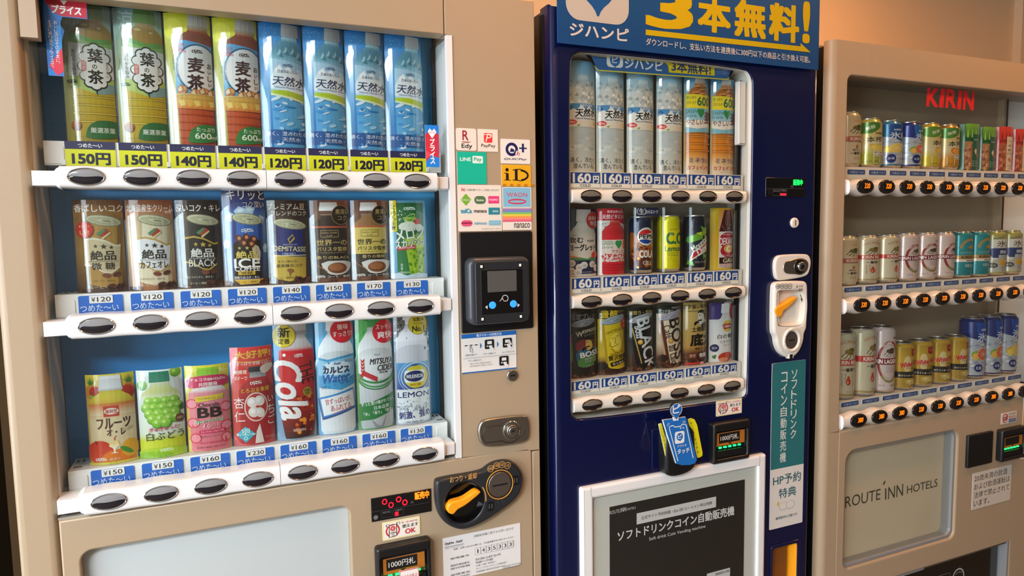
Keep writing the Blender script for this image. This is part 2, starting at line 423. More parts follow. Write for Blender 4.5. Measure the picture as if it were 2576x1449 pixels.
o = thing('fill_panel', 'long white fill light panel added at the ceiling to brighten the left machine', 'ceiling lamp', (*FILL_PANEL, LAMP_Z))  # unseen panel put in to carry the fill light
mb = MB(); x, y = 0, 0; mb.box(-.63, .63, -.33, -.3, -.025, -.001, 'white'); mb.box(-.63, .63, .3, .33, -.025, -.001, 'white'); mb.box(-.63, -.6, -.3, .3, -.025, -.001, 'white'); mb.box(.6, .63, -.3, .3, -.025, -.001, 'white'); mb.obj('trim_frame', o, world=False)
mb = MB(); mb.box(-.6, .6, -.3, .3, -.012, -.002, 'fill_panel_glow'); mb.obj('diffuser', o, world=False)
# ------------------------------------------------------------------ vending machine builders
def rail(mb, x0, x1, zc, half, wave, xb, dx, y0, depth, p, mt, cap=None, n=14, droop=0):     # bar with a rippled outline and a rounded front
    N = max(12, int((x1-x0)/dx*12)); V = []
    for i in range(N+1):
        x = x0+(x1-x0)*i/N; h = half+wave*cos(2*pi*(x-xb)/dx)
        e = min((x-x0), (x1-x))
        for k in range(n+1):
            a = pi/2-pi*k/n
            sz = abs(sin(a))**(p)*(1 if a > 0 else -1); sy = abs(cos(a))**(p)
            V.append((x, y0+depth*(1-sy), zc+h*sz-(droop if sz < 0 else 0)*abs(sz)))
    m = n+1
    mb.add(V, [(i*m+k, (i+1)*m+k, (i+1)*m+k+1, i*m+k+1) for i in range(N) for k in range(n)], mt)
    mb.add(V[:m], [tuple(range(m))], cap or mt); mb.add(V[-m:], [tuple(range(m))], cap or mt)
def capend(mb, x, zc, half, y0, depth, sgn, w, mt):               # rounded plug closing a rail's end
    V = []; n = 10; L = 4
    for j in range(L+1):
        f = cos(j/L*pi/2*.96); xx = x+sgn*w*sin(j/L*pi/2)
        for k in range(n+1):
            a = pi/2-pi*k/n
            sz = abs(sin(a))**.6*(1 if a > 0 else -1); sy = abs(cos(a))**.6
            V.append((xx, y0+depth*(1-sy*f), zc+half*sz*(.25+.75*f)))
    m = n+1
    mb.add(V, [(j*m+k, (j+1)*m+k, (j+1)*m+k+1, j*m+k+1) for j in range(L) for k in range(n)]+[tuple(range(L*m, L*m+m))], mt)
def oval_button(x, z, rx, rz, y, up, rim, parent, split=.04):
    mb = MB()
    mb.ringe(x, z, y-.0004, rx, rz, .0011, rim, 40)
    n = 20
    def half(s0, mt, dy):
        V = [(x, y-.0016, z+split*rz)]; e = []
        for k in range(n+1):
            a = s0*pi*k/n; e.append((x+rx*cos(a), y, z+rz*sin(a)*1.0))
        c = [(x+rx*(1-2*k/n), y-.0016*(1-(1-2*k/n)**2)+dy, z+rz*(split+.05*sin(7*k/n+1))*min(1, 3*(1-abs(1-2*k/n))) ) for k in range(n+1)]
        m2 = [((a[0]+b[0])/2, min(a[1], b[1])-.0005, (a[2]+b[2])/2) for a, b in zip(e, c)]
        V = e+m2+c; L = n+1
        mb.add(V, [(r*L+k, r*L+k+1, (r+1)*L+k+1, (r+1)*L+k) for r in (0, 1) for k in range(n)], mt)
    half(1, up, 0); half(-1, 'lens_dark', 0)
    return mb.obj('selection_button', parent)
YD = .012
# ================================================================== machine on the left
M1 = thing('vending_machine', 'beige drinks vending machine at the left with three rows of drink cards', 'vending machine', (.13, .35, 0), 'vending machines')
mb = MB(); mb.plate(rect(-.292, .556, -H+.02, .424), [rect(-.249, .3985, -.43, .374)], .05, .136, 0, 'beige'); mb.box(-.292, .556, .136, .74, -H+.02, .424, 'beige'); mb.box(-.28, .545, .04, .7, -H, -H+.02, 'black'); C1 = mb.obj('cabinet', M1)
mb = MB(); mb.box(-.297, -.287, .044, .05, -H+.05, .42, 'beige_dark'); mb.obj('door_seam', M1)
WX0, WX1, WZ0, WZ1 = -.248, .398, -.4295, .3485
mb = MB()
mb.plate(rect(-.301, WX0, -H+.06, .426, 0), [], YD, .044, .012, 'beige'); mb.obj('left_stile', M1)
mb = MB(); mb.plate(rect(WX0, .3835, WZ1, .426), [], YD, .044, .0015, 'beige'); mb.obj('header_panel', M1)
mb = MB()
mb.plate([(.3985, -.4285), (.562, -.4375), (.562, .426), (.385, .426), (.385, .349), (.3985, .349)], [], YD, .044, .002, 'beige'); mb.obj('side_panel', M1)
LW = rect(-.222, .186, -H+.55, -.483, .017)
mb = MB(); mb.plate(rect(WX0+.001, .5445, -H+.3, WZ0, (0, 0, .012, 0)), [LW], YD, .044, .003, 'beige'); mb.plate(rect(.5455, .562, -H+.06, -.4385), [], YD, .044, .002, 'beige')
mb.plate(rect(WX0+.001, .5445, -H+.06, -H+.298), [], YD+.002, .044, .003, 'beige'); P1 = mb.obj('lower_panel', M1)
mb = MB(); mb.plate(rect(-.15, .3, -H+.09, -H+.26, .02), [], YD-.004, YD+.01, .004, 'black_satin'); mb.obj('pickup_flap', M1)
mb = MB()
mb.box(-.222, .186, .03, .034, -H+.54, -.48, 'paper'); mb.obj('advert_sheet', M1, label='blank white sheet behind the lower advert window')
mb = MB(); mb.box(-.222, .186, .0215, .023, -H+.54, -.48, 'pane'); mb.obj('advert_pane', M1)
# display recess
mb = MB(); mb.box(WX1-.003, WX1-.0005, YD, .108, WZ0, WZ1, 'white'); mb.box(.387, WX1, YD-.0015, .02, WZ0+.002, WZ1-.001, 'white', .0)
mb.box(WX0, WX0+.001, YD+.02, .11, WZ0, WZ1, 'inner_white'); mb.box(WX0, WX1, .045, .108, .37, .372, 'inner_grey'); mb.box(WX0, WX1, YD+.004, .11, WZ0, WZ0+.003, 'inner_grey')
mb.obj('display_surround', M1)
mb = MB(); mb.box(.3875, .3945, .104, .109, WZ0, WZ1, 'gasket'); mb.obj('gasket', M1)
def blueboard():
    M = bpy.data.materials.new('blue_board'); M.use_nodes = True; nt = M.node_tree; N = nt.nodes; b = N['Principled BSDF']
    tc = N.new('ShaderNodeTexCoord'); sp = N.new('ShaderNodeSeparateXYZ'); nt.links.new(tc.outputs['Object'], sp.inputs[0])
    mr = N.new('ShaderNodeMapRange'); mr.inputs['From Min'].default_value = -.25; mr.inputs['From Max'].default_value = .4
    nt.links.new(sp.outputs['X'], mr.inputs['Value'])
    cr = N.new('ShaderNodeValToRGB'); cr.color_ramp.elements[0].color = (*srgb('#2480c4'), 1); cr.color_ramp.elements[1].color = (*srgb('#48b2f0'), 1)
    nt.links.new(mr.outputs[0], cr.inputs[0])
    def grid(axis, off):       # printed row of round dots
        m1 = N.new('ShaderNodeMath'); m1.operation = 'MULTIPLY_ADD'; m1.inputs[1].default_value = 105; m1.inputs[2].default_value = off; nt.links.new(sp.outputs[axis], m1.inputs[0])
        f = N.new('ShaderNodeMath'); f.operation = 'FRACT'; nt.links.new(m1.outputs[0], f.inputs[0])
        s = N.new('ShaderNodeMath'); s.operation = 'SUBTRACT'; s.inputs[1].default_value = .5; nt.links.new(f.outputs[0], s.inputs[0])
        p = N.new('ShaderNodeMath'); p.operation = 'POWER'; p.inputs[1].default_value = 2; nt.links.new(s.outputs[0], p.inputs[0]); return p
    a = grid('X', 0); c = grid('Z', .2)
    ad = N.new('ShaderNodeMath'); nt.links.new(a.outputs[0], ad.inputs[0]); nt.links.new(c.outputs[0], ad.inputs[1])
    lt = N.new('ShaderNodeMath'); lt.operation = 'LESS_THAN'; lt.inputs[1].default_value = .13; nt.links.new(ad.outputs[0], lt.inputs[0])
    zr = N.new('ShaderNodeMapRange'); zr.inputs['From Min'].default_value = -.215; zr.inputs['From Max'].default_value = -.15; zr.inputs['To Max'].default_value = .06
    nt.links.new(sp.outputs['Z'], zr.inputs['Value'])
    mu = N.new('ShaderNodeMath'); mu.operation = 'MULTIPLY'; nt.links.new(lt.outputs[0], mu.inputs[0]); nt.links.new(zr.outputs[0], mu.inputs[1])
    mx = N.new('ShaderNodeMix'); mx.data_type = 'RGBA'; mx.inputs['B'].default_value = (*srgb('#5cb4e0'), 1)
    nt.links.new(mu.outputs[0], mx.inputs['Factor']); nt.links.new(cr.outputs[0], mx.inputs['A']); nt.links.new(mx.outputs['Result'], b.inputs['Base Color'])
    b.inputs['Roughness'].default_value = .45; MATS['blue_board'] = M
blueboard()
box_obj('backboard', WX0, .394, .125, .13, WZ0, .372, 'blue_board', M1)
X1, D1 = -.1775, .0715
ROW1 = [(.0876, .145, .1085), (-.1342, -.089, -.1265), (-.4064, -.368, -.405)]        # button height, shelf top, strip bottom
tea = 'つめた～い'
PR1 = [['150円', '150円', '140円', '140円', '120円', '120円', '120円', '120円'], ['120', '120', '120', '120', '140', '150', '170', '130'], ['150', '150', '160', '230', '160', '160', '160', '130']]
for r, (zb, zs, zl) in enumerate(ROW1):
    mb = MB()
    mb.box(-.2385, .385, .055, .122, zl, zs, 'white')
    for e0, e1 in ((-.2385, -.212), (.362, .384)): mb.plate(rect(e0, e1, zl+.002, zs-.007, (0, .005, .005, 0) if e0 < 0 else (.005, 0, 0, .005)), [], .0535, .056, .0008, 'white')
    for k in range(5): mb.box(X1+D1*(2*k-.5)-.003, X1+D1*(2*k-.5)+.003, .0525, .06, zl, zl+.008, 'white', .001)
    for e0 in (-.234, .37):
        for q in (0, .004): mb.box(e0+q*2, e0+q*2+.003, .1, .112, zs, zs+.0003, 'black')
        mb.box(e0, e0+.012, .07, .078, zs, zs+.0003, 'lens_grey')
    shelf = mb.obj('display_shelf', M1)
    for i in range(8):
        x = X1+D1*i
        mb = MB()
        if r == 0:
            mb.plate(rect(x-.0335, x+.0335, .102, .1455), [], .0535, .0551, .0002, 'white'); A = boxart(mb, x-.0335, x+.0335, .102, .1455, .0535)
            A.r(0, 0, 100, 28, '#262650'); A.r(0, 28, 100, 100, '#dfe01c'); A.t(tea, 50, 14.5, 15, '#f2f2f4', w=48, b=.02)
            A.t(PR1[0][i], 51, 61, 43, '#191a33', w=77, b=.05)
        else:
            za, zb2 = zs-.003, zs-.0325
            mb.plate(rect(x-.0305, x+.0305, zb2, za, (0, 0, .004, .004)), [], .054, .0551, .0002, 'white'); A = boxart(mb, x-.0305, x+.0305, zb2, za, .054)
            A.r(0, 0, 100, 100, '#2267c4', rad=5); A.t(tea, 46, 68, 36, '#e8eef8', w=86, b=.004)
            mb.plate(rect(x-.0155, x+.0165, zs-.0155, zs-.0035, .0008), [], .0529, .054, .0002, 'white')
            A = boxart(mb, x-.0155, x+.0165, zs-.0155, zs-.0035, .0529); A.t('￥', 17, 50, 58, '#1a1a1a', w=18, b=.01); A.t(PR1[r][i], 62, 50, 62, '#161616', w=58, b=.006)
        mb.obj('price_tag', shelf, label=None)
    mb = MB(); hb = .0168 if r == 0 else .0185
    for a, b2 in ((-.2115, X1+D1*3.5-.0004), (X1+D1*3.5+.0004, .3605)):
        rail(mb, a, b2, zb-(.001 if r else 0), hb, .0005, X1, D1, 0, .036, .3, 'white_gloss')
    capend(mb, -.2115, zb-.001, hb, 0, .036, -1, .011, 'white_gloss'); capend(mb, .3605, zb-.001, hb, .001, .036, 1, .009, 'white_gloss')
    for e0, e1 in ((-.247, -.216), (.364, .385)): mb.box(e0, e1, .01, .05, zb-.013, zb+.009, 'white', .002)
    rl = mb.obj('button_rail', M1)
    for i in range(8): oval_button(X1+D1*i, zb, .0234, .0122, -.0005, 'lens_grey', 'chrome', rl)
mb = MB(); mb.box(WX0+.003, .387, .040, .0415, WZ0+.004, WZ1-.003, 'pane'); G1 = mb.obj('display_glass', M1)
mb = MB(); mb.box(-.2475, -.2265, .012, .034, .285, .43, 'inner_tan'); mb.obj('glass_hinge', M1)
# stickers: a thin sheet with its printing, on the panel it is stuck to
def sticker(label, x0, x1, z0, z1, Y, col, parent, rad=.0025, name='sticker', th=.0007):
    mb = MB(); mb.plate(rect(x0, x1, z0, z1, rad, 4), [], Y-th, Y, .0001, 'white')
    A = boxart(mb, x0, x1, z0, z1, Y-th-.0001)
    A.raw(rect(x0, x1, z0, z1, rad, 4), [tuple(range(20 if rad else 4))], col)
    A.fin = lambda: mb.obj(name, parent, label=label)
    return A
CR = '#ece0cf'
A = sticker('white rounded sticker with a red letter over the word Edy', .4012, .4407, .1451, .1852, YD, CR, M1, .004)
A.t('R', 46, 32, 44, '#a32038', w=30, b=.02); A.p([(28, 60), (76, 60), (55, 65), (28, 63)], '#a32038'); A.t('Edy', 52, 82, 26, '#20202a', w=52, b=.02); A.fin()
A = sticker('white square sticker with a red P badge', .4434, .4833, .1444, .1852, YD, CR, M1, .0005)
A.r(30, 17, 72, 60, '#e63a3c', rad=6); A.t('P', 53, 38, 36, '#f3e6d8', w=32, sh=.25); A.l([(30, 25), (50, 22), (66, 30)], 3, '#f3e6d8'); A.t('PayPay', 51, 75, 18, '#2b2620', w=70, b=.008); A.fin()
A = sticker('green payment sticker below the red letter sticker', .4024, .4594, .0845, .1429, YD, '#12b795', M1, .0005)
A.t('LINE', 28, 23, 11, '#e6efe4', w=37, b=.045); A.r(52, 12, 88, 35, '#e6efe4', rad=3); A.t('Pay', 70, 24, 15, '#12a084', w=26, b=.02); A.fin()
A = sticker('white payment sticker with a blue letter Q and plus sign', .4887, .5491, .1236, .1691, YD, '#ece4d8', M1, .002)
A.ring(37, 42, 21, '#1d2258', 9, n=36); A.p([(35, 36), (46, 44), (46, 52), (30, 52)], '#1d2258'); A.r(62, 33, 88, 39, '#1d2258'); A.r(71.5, 17, 78.5, 53, '#1d2258')
A.l([(50, 62), (55, 47)], 4, '#ece4d8'); A.l([(54, 65), (59, 51)], 2.5, '#b02a30'); A.l([(60, 67), (64, 55)], 1.6, '#b02a30'); A.t('QUICPay', 49, 82, 10, '#1d1f40', w=78, sh=.35, b=.012); A.fin()
A = sticker('yellow payment sticker with black letters iD', .4891, .55, .0811, .1215, YD, '#e8ab1f', M1, .002)
A.e(19, 24, 5.5, '#16120c'); A.r(15, 40, 24, 70, '#16120c'); A.r(9, 70, 31, 73, '#16120c'); A.r(9, 38, 20, 41, '#16120c'); A.r(45, 22, 54, 72, '#16120c'); A.ring(60, 48, 32, '#16120c', 6, ry=28, a0=-78, a1=80); A.l([(38, 26), (45, 22), (66, 20)], 2.5, '#16120c'); A.l([(38, 70), (52, 71), (66, 75)], 2.5, '#16120c')
for k in range(5): A.r(4+k*24, 89, 14+k*24, 100, '#c27a1a')
A.fin()
A = sticker('white sticker with a table of transport card marks', .4019, .4884, -.0022, .0831, YD, '#eadfce', M1, .002)
A.t('ic', 13, 10, 7, '#c82530', w=9, b=.05); A.t('交通系電子マネーご利用になれます', 57, 11, 4.5, '#3b342e', w=74)
A.p([(18, 19), (30, 32), (18, 45), (6, 32)], '#7ab032'); A.t('Kitaca', 18, 32, 4, '#dce8c8', w=20, b=.02)
A.r(37, 24, 63, 41, '#55724e', rad=8); A.t('Suica', 50, 32.5, 5, '#e6ecd8', w=17, b=.03); A.r(69, 24, 94, 40, '#e8417c', rad=1); A.t('PASMO', 81.5, 32, 4.5, '#f6e0e2', w=20, b=.02)
A.t('tolCa', 18, 56, 10, '#3d9cb4', w=25, b=.05); A.t('manaca', 50, 57, 5.5, '#2c2622', w=29, b=.02); A.r(69, 49, 95, 64, '#2c8694', rad=1); A.t('OCA', 85, 57, 4.5, '#dce8e4', w=13, b=.03)
A.r(6, 76, 31, 89, '#e8527c', rad=7); A.t('SUGOCA', 18.5, 82, 4.5, '#7a2038', w=20, b=.02); A.t('nimoca', 50, 82.5, 6.5, '#4aa0c4', w=28, b=.01); A.r(69, 77, 96, 87, '#7fbcd0'); A.t('はやかけん', 82, 81.5, 5, '#b8dce2', w=22); A.t('※一部ご利用になれないカードがあります', 74, 95, 2.6, '#6b635a', w=46); A.fin()
A = sticker('pale blue payment sticker with a red ring', .4905, .5503, .0409, .0799, YD, '#e8e0d4', M1, .001)
A.r(2, 4, 97, 96, '#84bcd4'); A.t('WAON', 50, 37, 21, '#d8304e', w=70, b=.0); A.ring(50, 70, 32, '#d8304e', 4.5, ry=13, n=36); A.fin()
A = sticker('rainbow striped payment sticker above the black reader panel', .4901, .5501, -.0011, .0403, YD, '#ece2d2', M1, .001)
for k, c in enumerate(['#a87aae', '#7090c8', '#86c060', '#e0d050', '#f09a50', '#f08a80', '#e8607c']): A.r(0, 2+k*8.6, 100, 2+(k+1)*8.6, c)
A.t('nanaco', 66, 80, 22, '#2a2622', w=55, b=.005); A.fin()
# price campaign stickers on the glass
mb = MB(); Lp = [(-.2222, .37), (-.1672, .37), (-.1674, .325), (-.1995, .325), (-.2027, .316), (-.2027, .2385), (-.222, .2385)]
mb.plate(Lp, [], .0394, .04, .0001, 'white'); A = boxart(mb, -.2222, -.1672, .2385, .37, .0393)
Z = lambda z: (.37-z)/.1315*100
q = [((a+.2222)/.055*100, Z(z)) for a, z in Lp]; A.p(q, '#1d7fd2')
A.p([(0, Z(.345)), (22, Z(.325)), (44, Z(.305)), (36, Z(.288)), (36, Z(.262)), (10, Z(.252)), (36, Z(.2385)), (0, Z(.25))], '#1667b4')
A.p([(3, Z(.345)), (24, Z(.362)), (90, Z(.362)), (100, Z(.35)), (98, Z(.326)), (40, Z(.326)), (22, Z(.33))], '#c8283c'); A.p([(36, Z(.317)), (36, Z(.262)), (8, Z(.29))], '#2b93e0'); A.p([(4, Z(.253)), (36, Z(.28)), (36, Z(.246)), (22, Z(.2385))], '#d83048')
A.p([(30, Z(.356)), (47, Z(.342)), (64, Z(.356)), (58, Z(.364)), (36, Z(.364))], '#f2ece8'); A.t('ハート', 47, Z(.3545), 3.6, '#c8283c', w=20, b=.03)
A.t('プライス', 52, Z(.3355), 9.5, '#f4efe8', w=68, b=.04, sh=.1)
A.vt('おいしさはそのままに、', 25, Z(.319), Z(.252), '#f0eeee', 8.5); A.vt('生活に寄り添うプライスで。', 11, Z(.319), Z(.246), '#f0eeee', 8.5)
mb.obj('sticker', M1, label='tall red and blue heart sticker at the upper left of the glass')
mb = MB(); mb.plate(rect(.3518, .3775, .1165, .1925), [], .0394, .04, .0001, 'white'); A = boxart(mb, .3518, .3775, .1165, .1925, .0393)
A.r(0, 0, 100, 100, '#1d7fd2'); A.p([(0, 22), (50, 12), (100, 22), (100, 78), (40, 72), (0, 88)], '#d02c40'); A.p([(0, 60), (50, 70), (0, 80)], '#e04a58')
A.p([(18, 16), (34, 8), (50, 14), (66, 8), (84, 16), (50, 32)], '#f2ece8'); A.t('ハート', 50, 17.5, 5, '#c8283c', w=42, b=.03); A.vt('プライス', 50, 32, 93, '#f4efe8', 36, b=.035, gap=.06); mb.obj('sticker', M1, label='small red and blue heart sticker at the right edge of the glass')
# card reader
mb = MB(); mb.plate(rect(.4034, .5505, -.1916, -.0032, .004), [], YD-.003, YD+.002, .0015, 'black_satin'); CP = mb.obj('reader_panel', M1)
mb = MB(); mb.plate(rect(.4115, .5345, -.1755, -.0505, .014), [], -.014, YD-.002, .008, 'grey_plastic', seg=4)
mb.plate(rect(.4215, .5275, -.172, -.0578, .005), [], -.0205, -.013, .0012, 'dark_grey')
mb.plate(rect(.4322, .5153, -.155, -.0732, .002), [], -.0208, -.02, .0002, 'black_gloss')
A = boxart(mb, .4322, .5153, -.155, -.0732, -.0208)
A.p([(14, 79), (8, 83), (14, 88)], '#d8d2cc'); A.p([(86, 79), (92, 83), (86, 88)], '#d8d2cc')
A.ring(56, 66, 8, '#cfcac4', 1.6, a0=-60, a1=200); A.l([(43, 72), (50, 64), (53, 72), (60, 72), (63, 69)], 1.6, '#cfcac4')
rd = mb.obj('card_reader', M1, label='square dark grey card reader with a small screen')
mb = MB(); mb.plate(rect(.4449, .5027, -.1144, -.0755, .0008), [], -.0212, -.0205, .0002, 'screen_grey'); mb.obj('screen', rd)
for x in (.4535, .4955):
    mb = MB(); mb.disc(x, -.1383, -.0225, -.0205, .0068, .0068, 'blue_led', 28, .001); mb.obj('touch_button', rd, label='round button glowing blue')
for x, z in ((.4335, -.0665), (.5105, -.0665), (.4335, -.163), (.5105, -.163)):
    mb = MB(); mb.plate(rect(x-.0045, x+.0045, z-.0045, z+.0045, .001), [], -.0207, -.0203, .0002, 'black_gloss'); mb.plate(rect(x-.0022, x+.0022, z-.0025, z+.0025), [], -.0212, -.0205, .0002, 'white_sq'); mb.obj('corner_light', rd)
A = sticker('white instruction sticker with blue bars under the reader', .4025, .5136, -.268, -.1936, YD, '#e8e2d8', M1, .0008)
A.r(0, 0, 100, 11, '#2065ae'); A.r(0, 97, 100, 100, '#2065ae'); A.t('電子マネーの利用方法', 50, 5.5, 7.5, '#f0f0f0', w=46, b=.01)
A.l([(4, 29), (30, 29)], .5, '#7a746c'); 
for x in (8, 17, 26): A.e(x, 29, 2.4, '#1a1a1c', ry=1.4)
A.l([(15, 31), (15, 44), (20, 48), (19, 40)], .9, '#55504a'); A.l([(19, 40), (17, 33), (15, 31)], .9, '#55504a')
for x in (33, 64): A.p([(x, 24), (x+3, 32), (x, 40)], '#2065ae')
for x, y in ((50, 30), (83, 30), (76, 76)):
    A.r(x-8.5, y-12, x+8.5, y+12, '#191a1c', rad=2); A.r(x-4, y-8, x+4.5, y, '#e2ded6'); A.e(x+4, y+5, 1.4, '#d8d4cc'); A.e(x-4, y+5, 1.4, '#d8d4cc')
    A.p([(x-2, y+4), (x+2, y+3), (x+9, y+14), (x+5, y+18), (x, y+10)], '#e6e2da')
A.p([(83, 26), (88, 24), (92, 36), (87, 38)], '#c9c5be')
A.t('商品を選んで', 16, 53, 4.5, '#26221e', w=20); A.t('マネーを選んで', 49, 54, 4.5, '#26221e', w=23); A.t('カードをタッチ', 84, 54, 4.5, '#26221e', w=23)
A.l([(2, 61), (98, 61)], .5, '#a09a92'); A.t('マネーの選びかた', 22, 68, 4, '#3a362f', w=24); A.t('使いたいマネーが表示されるまで、', 33, 76, 4, '#3a362f', w=38); A.t('左または右ボタンで選んでください。', 34, 82, 4, '#3a362f', w=42); A.fin()
mb = MB(); mb.disc(.5042, -.2808, YD-.004, YD+.002, .0115, .0115, 'steel', 32, .002); mb.plate(rect(.499, .5095, -.2825, -.279, .001), [], YD-.0045, YD-.003, .0002, 'black'); mb.obj('key_cylinder', M1)
# door lock
mb = MB(); lp = [(.4293, -.383), (.4325, -.367), (.442, -.358), (.525, -.3598), (.5345, -.366), (.537, -.388), (.5355, -.406), (.528, -.4165), (.449, -.4143), (.434, -.405)]
mb.plate(smooth(ccw(lp), 2), [], YD-.008, YD+.002, .003, 'steel'); mb.ringe(.498, -.3865, YD-.0095, .0165, .0175, .0013, 'chrome'); mb.disc(.498, -.3865, YD-.014, YD-.006, .0115, .0118, 'steel', 32, .002); mb.disc(.498, -.3865, YD-.0155, YD-.006, .0075, .0078, 'chrome', 28, .001)
mb.plate(rect(.4945, .5015, -.388, -.385), [], YD-.0158, YD-.013, .0002, 'black')
mb.tube([(.437, y, z) for y, z in ((YD-.008, -.39),)]+[(.444, YD-.0085, -.374), (.476, YD-.0085, -.3735), (.483, YD-.0085, -.366)], .0007, 'dark_chrome'); mb.tube([(.437, YD-.008, -.39), (.443, YD-.0085, -.404), (.478, YD-.0085, -.4045), (.485, YD-.0085, -.409), (.5, YD-.0085, -.411), (.52, YD-.0085, -.4), (.527, YD-.0085, -.386)], .0007, 'dark_chrome'); mb.obj('door_lock', M1, label='chrome door lock plate with a round key cylinder')
mat('slot_metal', '#7d736a', .38, metal=.8, vary=0)
# coin unit
mb = MB(); cu = [(.341, -.4638), (.3469, -.4569), (.4323, -.4581), (.447, -.449), (.4617, -.443), (.4864, -.4432), (.503, -.451), (.5145, -.468), (.5195, -.484), (.5165, -.5), (.5101, -.5158), (.4921, -.5295), (.4721, -.5399), (.435, -.5566), (.3988, -.5648), (.3754, -.5579), (.3527, -.5386), (.342, -.5115)]
mb.plate(smooth(ccw(cu), 2), [ell(.3971, -.5105, .037, .0385, 32)], YD-.016, YD+.002, .006, 'dark_grey', seg=4)
Y0 = YD-.016
for (r0, y0, r1, y1, m_) in ((.037, Y0, .033, YD+.004, 'black_gloss'),):
    y1 -= .0012; n = 32; V = [(.3971+r0*cos(k*2*pi/n), y0, -.5105+r0*sin(k*2*pi/n)) for k in range(n)]+[(.3971+r1*cos(k*2*pi/n), y1-.004, -.5105+r1*sin(k*2*pi/n)) for k in range(n)]
    mb.add(V, [(k, (k+1) % n, n+(k+1) % n, n+k) for k in range(n)]+[tuple(range(n, 2*n))], m_)
mb.ringe(.4682, -.4867, Y0-.0004, .0272, .0282, .0008, 'orange_plastic', 40)
mb.disc(.4682, -.4867, Y0-.001, Y0+.004, .0235, .0245, 'slot_metal', 36, .002)
A = Art(mb, lambda x, y: at(900+x/3.377, 1020+y/3.377, Y0), lambda u, v, h: (u, Y0-.0003-h, v))
A.t('おつり・返却', 782, 628, 52, '#d8a055', x2=1010, y2=598, b=.01)
for x, y, s_ in ((1128, 537, '500'), (1177, 511, '100'), (1224, 502, '50'), (1271, 510, '10')): A.ring(x, y, 27, '#d8a055', 4, n=24); A.t(s_, x, y, 24, '#d8a055', w=40 if len(s_) > 2 else 28, b=.015)
A.ring(905, 820, 190, '#d8a055', 9, a0=-8, a1=32, n=14)
for x, y in ((1340, 635), (1127, 855)):
    A.r(x-26, y-34, x+26, y+34, '#0c0c0d', rad=8); A.t('Ⅱ', x, y, 40, '#55565a', w=30)
A.t('⠃⠷', 1215, 815, 26, '#4c4d50', w=60)
CU = mb.obj('coin_unit', M1, label='dark pear-shaped coin unit with gold lettering')
mb = MB(); V = [at(900+a/3.377, 1020+b/3.377, Y0) for a, b in ((745, 860), (752, 895), (790, 915), (815, 900), (835, 870), (900, 838), (960, 790), (1035, 728), (1025, 712), (990, 705), (930, 750), (880, 782), (790, 802), (758, 825))]
mb.plate(smooth(ccw(V), 2), [], Y0-.01, Y0+.006, .003, 'orange_plastic'); mb.obj('return_lever', CU, label='orange coin return lever')
mb = MB(); mb.plate(rect(.4525, .484, -.4885, -.4855, .001), [], Y0-.0016, Y0, .0002, 'black'); mb.obj('coin_slot', CU)
# money display
mb = MB(); mb.plate(rect(.2245, .336, -.5208, -.4772, .001), [], YD-.002, YD+.002, .0008, 'black_gloss'); K3 = (900, 1020, 3.377)
A = planar(mb, YD-.0022, K3, 'led')
for x, y in ((228, 818), (282, 845), (347, 797), (400, 823)): A.ring(x, y, 23, '#e01024', 9, ry=25)
A.t('販売中', 482, 772, 64, '#ff6a10', x2=606, y2=748, b=.03); A.r(314, 905, 346, 934, '#c01022')
A.mt = 'print'; A.l([(125, 905), (610, 820)], 2, '#55565a'); A.t('円', 460, 824, 22, '#6c6c70', w=22); A.ring(152, 950, 20, '#6a6a6c', 20)
for x in (245, 345): A.l([(x-45, 905-(x-245)*.17), (x+45, 890-(x-245)*.17), (x+45, 940-(x-245)*.17), (x-45, 957-(x-245)*.17), (x-45, 905-(x-245)*.17)], 2, '#55565a')
A.t('お札中止', 245, 905, 18, '#7a7a7c', w=66); A.t('つり銭切れ', 345, 886, 16, '#7a7a7c', w=66); mb.obj('money_display', M1, label='black display with red digits')
def okstick(label, x0, x1, z0, z1, Y, parent, bg='#ece0a0'):
    A = sticker(label, x0, x1, z0, z1, Y, bg, parent, .0015); A.r(4, 7, 96, 93, '#eee6d6', rad=2)
    A.ring(27, 52, 19, '#c83038', 4, ry=36); A.p([(17, 22), (38, 18), (38, 84), (16, 88)], '#2a2624'); A.p([(19, 25), (36, 21), (36, 81), (18, 85)], '#ece4d6'); A.r(9, 14, 18, 27, '#2a2624'); A.r(37, 10, 46, 23, '#2a2624'); A.r(11, 16, 17, 25, '#ece4d6'); A.r(39, 12, 45, 21, '#ece4d6')
    A.e(27, 40, 7, '#d8484e'); A.t('新', 27, 40, 11, '#ece0d0', w=6); A.t('1000', 27, 63, 10, '#2a2624', w=16, b=.01); A.t('円', 27, 77, 11, '#2a2624', w=7)
    A.t('新・旧1000円札', 72, 17, 11, '#c83038', w=44); A.t('使えます', 73, 38, 20, '#221e1c', w=43, b=.015); A.t('OK', 73, 69, 27, '#c82c36', w=28, b=.03); return A.fin()
okstick('cream banknote sticker below the red digit display', .2434, .3134, -.5603, -.526, YD, M1)
